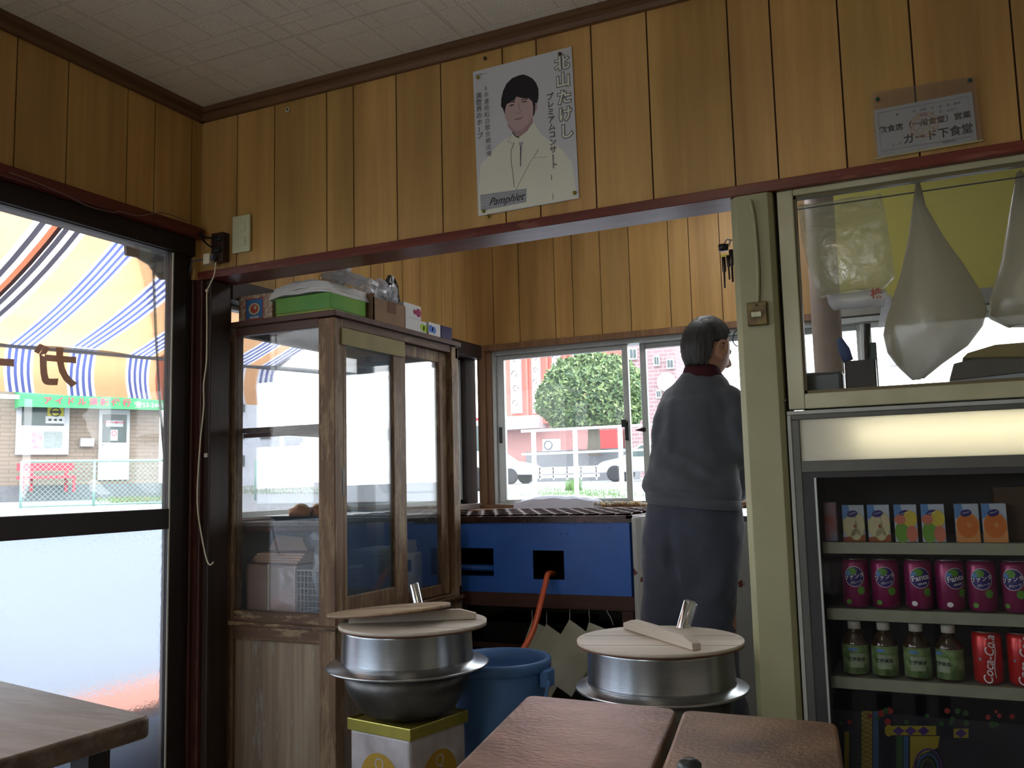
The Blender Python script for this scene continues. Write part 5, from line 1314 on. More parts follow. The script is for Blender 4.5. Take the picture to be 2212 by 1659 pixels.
def pot(c, zb, rfl, rb, lab, name='winged_rice_pot', dzf=0.15, dzt=0.275):
    r = empty(name, (c.x, c.y, zb), lab, 'pot')
    zf_, zt2 = zb+dzf, zb+dzt
    mb = MB(); prof = [(0.0, zb), (rb*0.55, zb+0.002), (rb*0.72, zb+0.02), (rb*0.90, zb+0.075), (rb*0.99, zf_-0.01)]
    mb.lathe(prof, (c.x, c.y, 0), 64)
    mb.build('lower_bowl', M_sooty, r)
    mb = MB().lathe([(rb*0.99, zf_-0.012), (rfl-0.004, zf_-0.004), (rfl, zf_+0.001), (rfl-0.004, zf_+0.004), (rb+0.01, zf_+0.006), (rb+0.002, zf_+0.012)], (c.x, c.y, 0), 72)
    mb.build('flange', M_alum, r)
    mb = MB().lathe([(rb+0.002, zf_+0.008), (rb, zf_+0.02), (rb*0.985, zt2-0.01), (rb*0.99, zt2), (rb*0.965, zt2), (rb*0.96, zf_), (0.0, zf_-0.05)], (c.x, c.y, 0), 72)
    mb.build('collar', M_alum, r)
    return zt2
def wlid(c, z, R_, th, a, label, ml=None, bar=True, tilt=None, n=48, cut=None):
    ml = ml or M_lidw
    r = empty('wooden_pot_lid', (0, 0, 0), label, 'pot lid')
    pts = [(R_*math.cos(2*PI*i/n), R_*math.sin(2*PI*i/n)) for i in range(n)]
    mb = MB(); mb.prism([(x, y, 0) for x, y in pts], (0, 0, th*0.35), 1, True); mb.prism([(x, y, th*0.35) for x, y in pts], (0, 0, th*0.65), 0, True)
    for k in (-0.45, 0.2): mb.box((-R_*0.92, R_*k, th), (R_*0.92, R_*k+0.0015, th+0.0004), 1)
    mb.build('board', [ml, M_lide], r, local=True)
    if bar:
        hb_ = MB(); L2 = R_*0.86
        hb_.prism([(-L2, -0.013, th+0.001), (L2, -0.013, th+0.001), (L2, -0.013, th+0.018), (L2-0.05, -0.013, th+0.032), (-L2+0.05, -0.013, th+0.032), (-L2, -0.013, th+0.018)], (0, 0.026, 0))
        o = hb_.build('handle_bar', ml, r, local=True, bevel=0.002); o.rotation_euler = (0, 0, math.radians(bar if bar is not True else 90))
    r.location = (c[0], c[1], z); r.rotation_euler = (tilt[0], tilt[1], a) if tilt else (0, 0, a)
    return r
pc = Vector((-1.555, 2.44, 0))
pc = Vector((tc_.x+0.0, tc_.y+0.0, 0))
p1 = pot(pc, tinT+0.001, 0.252, 0.203, 'front aluminium winged rice pot standing on the white square tin', dzf=0.148, dzt=0.262)
lx = pc+Vector((0.022, 0.0, 0))
wlid(lx, p1+0.001, 0.228, 0.014, 0.15, 'round pale wooden lid lying flat on the front pot, under the older lid', bar=22)
tl = wlid(ony(838, 1322, pc.y+0.0), p1+0.040, 0.222, 0.010, -0.2, 'aged wooden lid laid tilted on top of the front pot lid', M_lidw2, bar=False, tilt=(0.0, -0.10))
tl.scale = (1.0, 0.72, 1)
# tubular steel ladle handles standing in the pots
M_chrome = mat('polished_steel', (214, 216, 220), rough=0.12, metal=1.0, var=0.02)
def htube(x0_, y0_, x1_, y1_, Y, r_, zend, lab):
    a, b_ = ony(x0_, y0_, Y), ony(x1_, y1_, Y)
    d_ = (b_-a).normalized(); e_ = a+d_*((zend-a.z)/d_.z)
    mb = MB()
    n = 20; rings = []
    az = -d_; u_ = az.orthogonal().normalized(); w_ = az.cross(u_)
    for p_, rr in ((e_, r_), (a, r_), (a+az*0.002, r_*0.9), (a-az*0.01, r_*0.9), (e_, r_*0.88)):
        rings.append([p_+(u_*math.cos(2*PI*i/n)+w_*math.sin(2*PI*i/n))*rr for i in range(n)])
    mb.loft(rings, 0, cap=False)
    tag(mb.build('steel_tube', M_chrome), lab, 'tube')
htube(893, 1262, 903, 1305, pc.y+0.22, 0.0175, 0.58, 'polished steel tube rising behind the lids of the front pot')
# second pot on a stool near the cream post
p2c = Vector((ony(1427, 1400, 2.46).x-0.002, 2.46, 0))
zs2 = 0.385
stl = empty('low_stool', (p2c.x, p2c.y, 0), 'low dark wooden stool under the rear pot, mostly hidden by the tables', 'stool')
MB().box((p2c.x-0.15, p2c.y-0.15, zs2-0.03), (p2c.x+0.15, p2c.y+0.15, zs2)).build('seat', M_darkw, stl, bevel=0.004)
for sx_ in (-1, 1):
    for sy_ in (-1, 1): MB().box((p2c.x+sx_*0.11-0.02, p2c.y+sy_*0.11-0.02, 0), (p2c.x+sx_*0.11+0.02, p2c.y+sy_*0.11+0.02, zs2-0.03)).build('leg', M_darkw, stl)
p2 = pot(p2c, zs2+0.001, 0.235, 0.200, 'rear aluminium winged rice pot beside the cream post', dzf=0.150, dzt=0.262)
wlid(p2c+Vector((0.0, 0.0, 0)), p2+0.001, 0.226, 0.013, 0.3, 'round pale wooden lid with a crossbar on the rear pot', bar=-62)
htube(1492, 1301, 1478, 1350, p2c.y+0.21, 0.0205, 0.55, 'polished steel tube rising behind the lid of the rear pot')
# bucket
M_buck = mat('blue_bucket_plastic', (92, 136, 194), rough=0.4, var=0.06)
bcx = onz(1030, 1470, 0.5); bk0 = Vector((-1.405, 2.80, 0))
bk = empty('bucket', bk0, 'large blue plastic bucket standing between the front pot and the hanging sacks', 'bucket')
zr_ = 0.515
MB().lathe([(0.0, 0.0), (0.115, 0.0), (0.12, 0.01), (0.158, zr_-0.04), (0.160, zr_-0.035), (0.174, zr_-0.035), (0.176, zr_-0.006), (0.170, zr_), (0.158, zr_-0.002), (0.152, zr_-0.04), (0.112, 0.02), (0, 0.018)], (0, 0, 0), 56).build('pail', M_buck, bk, local=True)
for sx_ in (-1, 1): MB().box((sx_*0.160, -0.03, zr_-0.085), (sx_*0.190, 0.03, zr_-0.03)).build('handle_lug', M_buck, bk, local=True, bevel=0.005)
MB().tube([(0.192*math.cos(a), -0.05*abs(math.sin(a))-0.03, zr_-0.06-0.19*math.sin(a)) for a in [PI*i/20 for i in range(21)]], 0.006, 8).build('carrying_handle', M_buck, bk, local=True)
# ------------------------------------------------------------------ tables in the foreground
M_tab1 = mat('worn_red_table_wood', (150, 112, 96), rough=0.34, scale=9, c2=(104, 70, 58), detail=9, bump=0.5, bscale=70, spec=0.55, stretch=(1, 1.6, 1))
M_tab2 = mat('worn_brown_table_wood', (146, 112, 82), rough=0.4, scale=7, c2=(90, 60, 42), detail=9, bump=0.35, bscale=90, spec=0.5, stretch=(1.4, 1, 1))
M_tab3 = wood('dull_table_wood', (118, 100, 84), (84, 68, 56), (102, 86, 72), 'X', 0.6, rough=0.42, wear=0.35, wearc=(140, 130, 122), bump=0.3, wthr=0.5, spec=0.5)
M_leg = mat('dark_table_leg', (34, 27, 28), rough=0.5)
def table(name, pts, zt, th, mt, legs, lab, rad=0.025):
    """plank top with rounded corners given by its outline, on four legs"""
    cx_ = sum(p[0] for p in pts)/len(pts); cy_ = sum(p[1] for p in pts)/len(pts)
    r = empty(name, (cx_, cy_, 0), lab, 'table')
    out = []; n = len(pts)
    for i in range(n):
        p = Vector((pts[i][0], pts[i][1], 0)); a = Vector((pts[i-1][0], pts[i-1][1], 0)); b_ = Vector((pts[(i+1) % n][0], pts[(i+1) % n][1], 0))
        u = (a-p).normalized()*rad; w = (b_-p).normalized()*rad
        for k in range(6):
            t = k/5; out.append(p+u*(1-t)**2+w*t**2)
    mb = MB(); mb.prism([(q.x, q.y, zt-th) for q in out], (0, 0, th)); o = mb.build('table_top', mt, r, bevel=0.006, seg=3)
    for (x, y) in legs: MB().box((x-0.022, y-0.022, 0), (x+0.022, y+0.022, zt-th)).build('leg', M_leg, r)
    return r
ZT = 0.70
A_, B_, C_, D_ = onz(1140, 1500, ZT), onz(1462, 1530, ZT), onz(1408, 1664, ZT), onz(975, 1664, ZT)
lr = (C_-B_).normalized(); ll = (D_-A_).normalized()
C2, D2 = B_+lr*1.15, A_+ll*1.15
table('dining_table', [(A_.x, A_.y), (D2.x, D2.y), (C2.x, C2.y), (B_.x, B_.y)], ZT, 0.032, M_tab1, [(A_.x+0.05, A_.y-0.12), (B_.x-0.06, B_.y-0.1), (D2.x+0.06, D2.y+0.06), (C2.x-0.06, C2.y+0.06)], 'reddish worn plank table in the middle foreground, left of the gap')
E_, F_, H2 = onz(1476, 1532, ZT), onz(1808, 1560, ZT), onz(1824, 1664, ZT)
I_ = onz(1418, 1664, ZT)
lE, lF = (I_-E_).normalized(), (H2-F_).normalized()
G2, K2 = F_+lF*1.15, E_+lr*1.15
table('dining_table', [(E_.x, E_.y), (K2.x, K2.y), (G2.x, G2.y), (F_.x, F_.y)], ZT, 0.032, M_tab2, [(E_.x+0.06, E_.y-0.12), (F_.x-0.05, F_.y-0.08), (K2.x+0.08, K2.y+0.06), (G2.x-0.05, G2.y+0.06)], 'brown blotched plank table in the right foreground, in front of the fridge')
ZL = 0.72
T0, T1, T2 = onz(330, 1545, ZL), onz(-20, 1464, ZL), onz(-20, 1648, ZL)
la, lb_ = (T1-T0).normalized(), (T2-T0).normalized()
q1 = T0+la*0.75; q2 = T0+lb_*1.3; q3 = q1+lb_*1.3
table('dining_table', [(T0.x, T0.y), (q1.x, q1.y), (q3.x, q3.y), (q2.x, q2.y)], ZL, 0.036, M_tab3, [(onx(236, 1620, T0.x-0.10).x-0.022, onx(236, 1620, T0.x-0.10).y-0.02), (q1.x+0.08, q1.y-0.05), (q2.x-0.08, q2.y+0.05), (q3.x+0.05, q3.y+0.08)], 'dull grey brown plank table at the left edge, beside the glazed door', rad=0.02)
# small sauce bottle, only its cap in view
sb = ony(1488, 1638, 1.12)
bt = empty('sauce_bottle', (sb.x, sb.y, ZT), 'small dark bottle with a rounded cap standing on the right foreground table', 'bottle')
hb_ = sb.z-ZT
MB().lathe([(0, 0.001), (0.02, 0.001), (0.021, 0.01), (0.021, hb_*0.5), (0.012, hb_*0.62)], (0, 0, 0), 24).build('body', mat('dark_bottle_glass', (34, 24, 20), rough=0.1), bt, local=True)
MB().lathe([(0.0135, hb_*0.60), (0.0150, hb_*0.9), (0.010, hb_*0.985), (0, hb_)], (0, 0, 0), 24).build('cap', mat('grey_green_cap', (50, 58, 60), rough=0.35), bt, local=True)

# ================================================================== FRIDGE AND WHAT IT HOLDS
FY = YD                       # front plane of the fridge
fxa, fxb = -0.362, 0.62
M_frw = mat('fridge_white_edge', (176, 178, 172), rough=0.4)
M_frg = mat('fridge_grey_metal', (96, 96, 92), rough=0.45, metal=0.3, var=0.06)
M_frd = mat('fridge_dark_lining', (58, 57, 58), rough=0.6)
M_shw = mat('fridge_shelf_white', (150, 154, 134), rough=0.5)
fr = empty('drinks_fridge', ((fxa+fxb)/2, FY+0.3, 0), 'upright glass fronted drinks fridge with a lit sign panel, right of the cream post', 'fridge')
ft = 1.262
MB().box((fxa, FY+0.012, 0), (fxa+0.010, FY+0.60, ft)).box((fxb-0.03, FY+0.02, 0), (fxb, FY+0.60, ft)).box((fxa+0.010, FY+0.03, ft-0.02), (fxb-0.03, FY+0.60, ft)).box((fxa+0.01, FY+0.57, 0), (fxb-0.03, FY+0.60, ft-0.02)).box((fxa+0.01, FY+0.03, 0), (fxb-0.03, FY+0.57, 0.10)).build('casing', M_frw, fr, bevel=0.002)
def fz_(x, y): return ony(x, y, FY).z
zA0, zA1 = ony(2000, 893, FY).z, ony(2000, 988, FY).z       # lit panel top and bottom
zD = ony(2000, 1014, FY).z                                   # door top
xP = ony(1728, 950, FY).x
mb = MB().box((fxa, FY, ft-0.010), (fxb, FY+0.03, ft)).box((fxa, FY, 0), (fxa+0.010, FY+0.03, ft-0.01))
mb.build('white_edging', M_frw, fr, bevel=0.002)
mb = MB().box((fxa+0.010, FY+0.002, zA0), (fxb, FY+0.03, ft-0.010)).box((fxa+0.010, FY+0.002, 0), (xP, FY+0.03, zA0)).box((xP, FY+0.002, zD), (fxb, FY+0.03, zA1)).box((fxb-0.03, FY+0.002, 0), (fxb, FY+0.03, zA0))
mb.build('front_frame', M_frg, fr, bevel=0.002)
# sign panel: a white diffuser lit by a tube behind it
mm, nt, b = newmat('opal_sign_diffuser'); nt.nodes.remove(b); out = nt.nodes['Material Output']
tr_ = nt.nodes.new('ShaderNodeBsdfTranslucent'); tr_.inputs[0].default_value = (0.9, 0.88, 0.80, 1); df_ = nt.nodes.new('ShaderNodeBsdfDiffuse'); df_.inputs[0].default_value = (0.75, 0.75, 0.70, 1)
x_ = nt.nodes.new('ShaderNodeMixShader'); x_.inputs[0].default_value = 0.45; nt.links.new(df_.outputs[0], x_.inputs[1]); nt.links.new(tr_.outputs[0], x_.inputs[2]); nt.links.new(x_.outputs[0], out.inputs[0])
MB().box((xP, FY+0.008, zA1), (fxb-0.03, FY+0.011, zA0)).build('sign_panel', mm, fr)
zc_ = (zA0+zA1)/2
MB().box((fxa+0.012, FY+0.10, zA1-0.03), (fxb-0.03, FY+0.105, zA0+0.01)).box((fxa+0.012, FY+0.03, zA1-0.005), (fxb-0.03, FY+0.105, zA1)).build('sign_box', M_frw, fr)
MB().tube([(xP+0.13, FY+0.055, zc_+0.01), (fxb-0.05, FY+0.055, zc_+0.01)], 0.011, 12).build('sign_tube', mat('sign_tube_light', (255, 244, 214), emit=(255, 246, 222), est=11.0), fr)
# interior
ix0, ix1, iy1 = xP+0.004, fxb-0.034, FY+0.42
MB().box((ix0-0.006, FY+0.03, 0.1), (ix0, iy1, zA1-0.006)).box((ix1, FY+0.03, 0.1), (ix1+0.004, iy1, zA1-0.006)).box((ix0, iy1-0.004, 0.1), (ix1, iy1, zA1-0.006)).build('lining', M_frd, fr)
dr_ = MB().box((xP, FY+0.004, zD-0.014), (fxb-0.03, FY+0.018, zD)).box((xP, FY+0.004, 0.05), (xP+0.03, FY+0.018, zD-0.014)).build('door', M_frd, fr)
MB().box((xP+0.03, FY+0.010, 0.06), (fxb-0.03, FY+0.013, zD-0.014)).build('door_glass', glassmat('fridge_glass', haze=0.03, refl=0.5, hazec=(120, 120, 130)), dr_)
MB().box((xP+0.028, FY+0.003, 0.06), (xP+0.033, FY+0.016, zD-0.014)).build('door_bead', M_alu, dr_)
SY = FY+0.05
sx_0 = ony(1779, 1200, SY).x
shz = [ony(2000, 1172.5, SY).z, ony(2000, 1321, SY).z, ony(2000, 1474, SY).z]
for z in shz:
    MB().box((sx_0, SY, z-0.028), (ix1, SY+0.006, z)).box((sx_0, SY+0.006, z-0.008), (ix1, iy1-0.006, z-0.002)).build('shelf', M_shw, fr)
# drinks cans, copied with their own meshes of lettering
M_purple = mat('purple_can_lacquer', (140, 30, 90), rough=0.28, metal=0.35, var=0.05, spec=0.6)
M_navy = mat('navy_print', (44, 36, 110), rough=0.4, var=0.0)
M_leafp = mat('leaf_green_print', (90, 150, 50), rough=0.4)
M_sky = mat('sky_blue_print', (90, 140, 200), rough=0.4)
M_redcan = mat('red_can_lacquer', (196, 26, 30), rough=0.28, metal=0.3, var=0.03, spec=0.6)
M_canm = mat('can_end_metal', (150, 150, 152), rough=0.3, metal=0.9)
M_prw = mat('white_print', (222, 222, 226), rough=0.4, var=0.0)
def cyl(R_, rot=0.0, off=0.0008):
    def f(a, b_, c=0.0):
        t = a/R_+rot-PI/2; r_ = R_+off+c
        return Vector((r_*math.cos(t), r_*math.sin(t), b_))
    return f
CR, CH = 0.0325, 0.122
def canbody(mt, nm, lab, grp, loc):
    r = empty(nm, loc, lab, 'can', grp)
    MB().lathe([(0.0, 0.0), (CR*0.78, 0.0), (CR, 0.008), (CR, CH-0.012), (CR*0.86, CH-0.003)], (0, 0, 0), 36).build('body', mt, r, local=True)
    MB().lathe([(CR*0.86, CH-0.003), (CR*0.87, CH), (CR*0.82, CH), (CR*0.80, CH-0.004), (0, CH-0.004)], (0, 0, 0), 28).build('can_end', M_canm, r, local=True)
    return r
def disc(mb, f, cx_, cy_, rx_, ry_, mi, c=0.0, n=26, rings=3):
    """disc that follows the can wall"""
    def P(u, v): a = 2*PI*u; return f(cx_+rx_*v*math.cos(a), cy_+ry_*v*math.sin(a), c)
    mb.grid(lambda u, v: P(u, max(v, 0.001)), n, rings, mi, smooth=True)
def grape(loc, rot, kata, lab):
    r = canbody(M_purple, 'grape_soda_can', lab, 'purple cans on the middle shelf', loc)
    f = cyl(CR, rot); mb = MB()
    disc(mb, f, 0.002, CH*0.64, 0.0235, 0.0255, 3, 0.0)
    disc(mb, f, 0.002, CH*0.64, 0.0222, 0.0242, 1, 0.0003)
    disc(mb, f, -0.002, CH*0.64+0.013, 0.011, 0.009, 2, 0.0005)
    disc(mb, f, -0.012, CH*0.64+0.008, 0.006, 0.006, 4, 0.0006)
    fr_ = lambda a, b_: f(a*math.cos(0.22)-b_*math.sin(0.22)+0.002, CH*0.64+a*math.sin(0.22)+b_*math.cos(0.22), 0.0008)
    t = 'ファンタ' if kata else 'Fanta'
    s = 0.0125 if kata else 0.0185
    text(mb, t, fr_, s, 1, bold=0.09 if not kata else 0.06, sx=0.95); 
    fr2 = lambda a, b_: f(a*math.cos(0.22)-b_*math.sin(0.22)+0.002, CH*0.64+a*math.sin(0.22)+b_*math.cos(0.22), 0.0011)
    text(mb, t, fr2, s, 3, bold=0.02)
    fr3 = lambda a, b_: f(a+0.006, CH*0.64-0.014+b_+a*0.2, 0.0011); text(mb, 'グレープ' if kata else 'GRAPE', fr3, 0.0065, 3, bold=0.03)
    disc(mb, f, 0.017, CH*0.36, 0.009, 0.010, 2, 0.0003); disc(mb, f, -0.014, CH*0.13, 0.007, 0.006, 2 if kata else 3, 0.0003)
    mb.build('print', [M_purple, M_navy, M_leafp, M_prw, M_sky], r, local=True)
    return r
zs2_ = shz[1]
for i, (x, rot, k) in enumerate(((1852, -0.06, True), (1916, -0.02, True), (1988, 0.1, False), (2056, 0.35, False), (2125, -0.1, True), (2200, -0.35, True), (2276, 0.1, False))):
    p_ = ony(x, 1310, SY+0.045)
    if i == 6: continue
    grape((p_.x, SY+0.045, zs2_+0.0005), rot, k, 'purple grape soda can, %s from the left on the fridge middle shelf' % ('first', 'second', 'third', 'fourth', 'fifth', 'sixth')[i])
def cola(loc, rot, lab):
    r = canbody(M_redcan, 'cola_can', lab, 'red cans on the lowest shelf', loc)
    f = cyl(CR, rot); mb = MB()
    fr_ = lambda a, b_: f(-b_+0.001, a+CH*0.47, 0.0)
    fr_ = lambda a, b_: f(-b_+0.001+0.10*a, a+CH*0.47, 0.0)
    text(mb, 'Coca‑Cola' if False else 'Coca-Cola', fr_, 0.0285, 0, bold=0.012, shear=0.35, sx=0.92)
    pts = [f(0.013-0.002*math.sin(t/19*6.0), CH*(0.14+0.66*t/19)) for t in range(20)]
    mb.tube(pts, 0.0009, 5, 0)
    disc(mb, f, -0.019, CH*0.48, 0.003, 0.004, 1, 0.0003)
    mb.build('print', [M_prw, MATS['can_end_metal']], r, local=True)
for i, x in enumerate((2136, 2212)):
    p_ = ony(x, 1450, SY+0.045); cola((p_.x, SY+0.045, shz[2]+0.0005), (0.05, 0.0)[i], ('red cola can beside the green tea bottles on the lowest shelf', 'red cola can at the right picture edge on the lowest shelf')[i])
# green tea bottles
M_tea = mat('tea_bottle_plastic', (60, 44, 24), rough=0.12, spec=0.6, coat=0.5)
M_tlab = mat('green_tea_label', (70, 110, 44), rough=0.45, var=0.5, scale=38, c2=(150, 170, 120), detail=4)
M_tlw = mat('label_pale', (150, 168, 140), rough=0.5)
def tea(loc, rot, lab):
    r = empty('green_tea_bottle', loc, lab, 'bottle', 'tea bottles on the lowest shelf'); H = 0.128; R_ = 0.031
    MB().lathe([(0, 0), (R_*0.9, 0), (R_, 0.006), (R_, 0.078), (R_*0.96, 0.084), (R_*0.6, 0.104), (0.0125, 0.112), (0.0125, 0.118)], (0, 0, 0), 32).build('bottle', M_tea, r, local=True)
    MB().lathe([(0.0125, 0.113), (0.0155, 0.113), (0.0155, 0.130), (0.0135, 0.132), (0, 0.132)], (0, 0, 0), 24).build('cap', M_white, r, local=True)
    l = MB().lathe([(R_+0.0006, 0.006), (R_+0.0006, 0.076)], (0, 0, 0), 32)
    f = cyl(R_+0.0006, rot, 0.0006)
    def strip(u, v): return f(-0.017+0.034*u, 0.022+0.034*v, 0.0)
    l.grid(strip, 8, 2, 1)
    f2 = lambda a, b_: f(a, b_+0.041, 0.0005)
    text(l, '爽健美茶', f2, 0.0105, 2, bold=0.02)
    disc(l, f, -0.008, 0.066, 0.012, 0.004, 3, 0.0003)
    l.build('label', [M_tlab, M_tlw, M_blk, M_sky], r, local=True)
    return r
for i, x in enumerate((1851, 1914, 1984, 2054)):
    p_ = ony(x, 1450, SY+0.045); tea((p_.x, SY+0.045, shz[2]+0.0005), (0.15, 0.0, 0.05, -0.6)[i], 'white capped green labelled tea bottle, %s from the left on the lowest fridge shelf' % ('first', 'second', 'third', 'fourth')[i])
# juice packs
M_jb = {'apple': [(196, 196, 160), (214, 206, 150), (150, 160, 60)], 'mix': [(90, 150, 60), (214, 186, 60), (196, 110, 90)], 'orange': [(206, 120, 50), (220, 130, 40), (230, 180, 120)]}
def juice(loc, kind, rot, lab):
    r = empty('juice_carton', loc, lab, 'juice carton', 'juice cartons on the top shelf'); r.rotation_euler = (0, 0, rot)
    W_, D_, H = 0.052, 0.036, 0.092
    MB().box((-W_/2, -D_/2, 0), (W_/2, D_/2, H)).build('carton', mat('juice_card', (176, 190, 206), rough=0.4, var=0.02), r, local=True, bevel=0.001)
    f = plane((0, -D_/2-0.0004, 0), (1, 0, 0), (0, 0, 1)); mb = MB()
    poly(mb, [f(-W_/2, H*.62), f(-W_*.1, H*.62), f(-W_*.2, H), f(-W_/2, H)], 2)
    if kind == 'apple':
        poly(mb, [f(-W_/2, 0, .0002), f(W_/2, 0, .0002), f(W_/2, H*.2, .0002), f(-W_/2, H*.12, .0002)], 5)
        for cx_, cy_, rx_, ry_ in ((-0.008, H*.42, 0.017, 0.026), (0.014, H*.46, 0.011, 0.028), (0.004, H*.2, 0.012, 0.014)):
            mb.add(ell(f, cx_, cy_, rx_+.0012, ry_+.0012, c=.0004), [list(range(28))], 4); mb.add(ell(f, cx_, cy_, rx_, ry_, c=.0006), [list(range(28))], 3)
        mb.add(ell(f, 0.002, H*.42, 0.003, 0.005, c=.0008), [list(range(28))], 5)
        cols = [(206, 200, 160), (160, 166, 80), (150, 80, 50)]
    elif kind == 'mix':
        for cx_, cy_, rx_, ry_, m_ in ((-0.013, H*.6, 0.013, 0.012, 5), (0.010, H*.62, 0.016, 0.02, 4), (-0.010, H*.26, 0.017, 0.026, 3), (0.013, H*.22, 0.015, 0.02, 5)):
            rx2 = min(rx_, W_/2-abs(cx_)); mb.add(ell(f, cx_, cy_, rx2, ry_, c=.0003+.0002*m_), [list(range(28))], m_)
        cols = [(110, 160, 60), (206, 190, 70), (206, 120, 96)]
    else:
        poly(mb, [f(-W_/2, 0, .0002), f(W_/2, 0, .0002), f(W_/2, H*.3, .0002), f(-W_/2, H*.3, .0002)], 4)
        mb.add(ell(f, 0.0, H*.43, 0.0255, 0.032, c=.0004), [list(range(28))], 4); mb.add(ell(f, 0.0, H*.43, 0.0235, 0.029, c=.0006), [list(range(28))], 3); mb.add(ell(f, 0.003, H*.45, 0.005, 0.006, c=.0008), [list(range(28))], 4)
        cols = [(206, 116, 40), (214, 150, 90), (176, 90, 60)]
    mb.add(ell(f, -0.002, H*.76, 0.0125, 0.0085, c=.0010, rot=0.25), [list(range(28))], 1)
    poly(mb, [f(-0.010, H*.745, .0014), f(0.006, H*.79, .0014), f(0.006, H*.80, .0014), f(-0.010, H*.757, .0014)], 0)
    mb.build('print', [M_prw, M_navy, M_sky]+[mat('fruit_%s_%d' % (kind, k), c) for k, c in enumerate(cols)], r, local=True)
for i, (x, k) in enumerate(((1847, 'apple'), (1901, 'apple'), (1959, 'mix'), (2018, 'mix'), (2091, 'orange'), (2150, 'orange'))):
    p_ = ony(x, 1160, SY+0.04)
    juice((p_.x, SY+0.035, shz[0]+0.0005), k, 0.05, ('apple slice juice carton, leftmost carton on the top fridge shelf', 'apple slice juice carton beside the mixed fruit cartons', 'mixed fruit juice carton next to the apple cartons', 'mixed fruit juice carton next to the orange cartons', 'orange half juice carton, left one of the two on the top shelf', 'orange half juice carton, right one of the two on the top shelf')[i])
pw = ony(1790, 1165, SY+0.05)
tag(MB().box((sx_0+0.004, SY+0.02, shz[0]+0.0005), (sx_0+0.035, SY+0.06, shz[0]+0.10)).build('drink_carton', mat('mixed_pack', (120, 130, 150), rough=0.4, var=0.5, scale=24, c2=(150, 60, 50)), bevel=0.002), 'small bluish and red drink pack at the left end of the top fridge shelf', 'carton')
tag(MB().lathe([(0, 0), (0.03, 0.001), (0.032, 0.01), (0.032, 0.08), (0.02, 0.105), (0.013, 0.12), (0, 0.121)], (sx_0+0.03, SY+0.24, shz[2]+0.0005), 20).build('clear_bottle', mat('pale_lilac_bottle', (120, 116, 140), rough=0.2)), 'pale lilac bottle at the left end of the lowest fridge shelf', 'bottle')
tag(MB().box((0.10, SY+0.10, shz[0]+0.0005), (0.19, SY+0.2, shz[0]+0.13)).build('brown_carton', mat('dark_brown_carton', (80, 52, 26), rough=0.5)), 'dark brown carton behind the orange cartons on the top fridge shelf', 'carton')
# colourful patterned backing at the bottom of the fridge (plain generic ornament)
def pz_(x, y): return ony(x, y, FY+0.09)
bg0 = pz_(1795, 1532)
bx_ = empty('patterned_box', ((ix0+ix1)/2, FY+0.2, 0.1), 'dark box printed with gold lattice, red roses and purple diamonds at the fridge bottom', 'box')
ptop = bg0.z
MB().box((ix0+0.012, FY+0.09, 0.1005), (ix1-0.01, FY+0.30, ptop)).build('box', mat('midnight_card', (22, 26, 44), rough=0.5, var=0.2), bx_)
f = lambda x, y, c=0.0: ony(x, y, FY+0.0895-c)
mb = MB()
def q4(x0_, y0_, x1_, y1_, mi, c=0.0): poly(mb, [f(x0_, y1_, c), f(x1_, y1_, c), f(x1_, y0_, c), f(x0_, y0_, c)], mi)
for x0_, y0_, x1_ in ((1861, 1522, 1884), (1824, 1580, 1834)):
    q4(x0_, max(y0_, 1536), x1_, 1665, 1)
    y = max(y0_, 1536); k = 0; st = (x1_-x0_)*0.45
    while y < 1660:
        mb.bar(f(x0_, y, .0006), f(x1_, y+st, .0006), 0.0009, 0.0003, 0, up=(0, 1, 0)); 
        if x1_-x0_ > 15: mb.bar(f(x1_, y, .0006), f(x0_, y+st, .0006), 0.0009, 0.0003, 0, up=(0, 1, 0))
        y += st
q4(1886, 1536, 1898, 1665, 4)
q4(1926, 1568, 2022, 1588, 1); q4(2060, 1574, 2092, 1594, 1)
for cx_ in (1941, 1967, 1995, 2076): poly(mb, [f(cx_-13, 1579+(5 if cx_ > 2050 else 0), .0005), f(cx_, 1589+(5 if cx_ > 2050 else 0), .0005), f(cx_+13, 1579+(5 if cx_ > 2050 else 0), .0005), f(cx_, 1569+(5 if cx_ > 2050 else 0), .0005)], 5)
mb.add([f(1920+9*math.cos(t*PI/12), 1578+13*math.sin(t*PI/12), .0003) for t in range(24)], [list(range(24))[::-1]], 1)
rnd = random.Random(3)
for _ in range(26):
    x, y = rnd.uniform(1800, 2200), rnd.uniform(1534, 1566); s = rnd.uniform(3, 7); m_ = 2 if rnd.random() < 0.55 else 3
    mb.add([f(x+s*math.cos(t*PI/6)*(1+0.15*(t % 2)), y+s*math.sin(t*PI/6)*(1+0.15*(t % 2)), .0004+.00001*_) for t in range(12)], [list(range(12))[::-1]], m_)
q4(1936, 1590, 1950, 1665, 3); q4(1952, 1590, 1962, 1665, 4, .0002)
poly(mb, [f(1966, 1665, .0003), f(1990, 1630, .0003), f(2026, 1615, .0003), f(2030, 1590, .0003), f(1966, 1590, .0003)], 1)
for k in range(3): mb.tube([f(2005+(30-8*k)*math.cos(t*PI/12), 1660+(42-11*k)*math.sin(t*PI/12)*-1, .0008) for t in range(13)], 0.0025, 5, (5, 4, 3)[k])
mb.build('ornament', [MATS['midnight_card'], mat('ornament_gold', (150, 136, 30)), mat('ornament_red', (150, 34, 34)), mat('ornament_green', (40, 84, 40)), mat('ornament_blue', (46, 84, 130)), mat('ornament_purple', (70, 40, 110))], bx_)

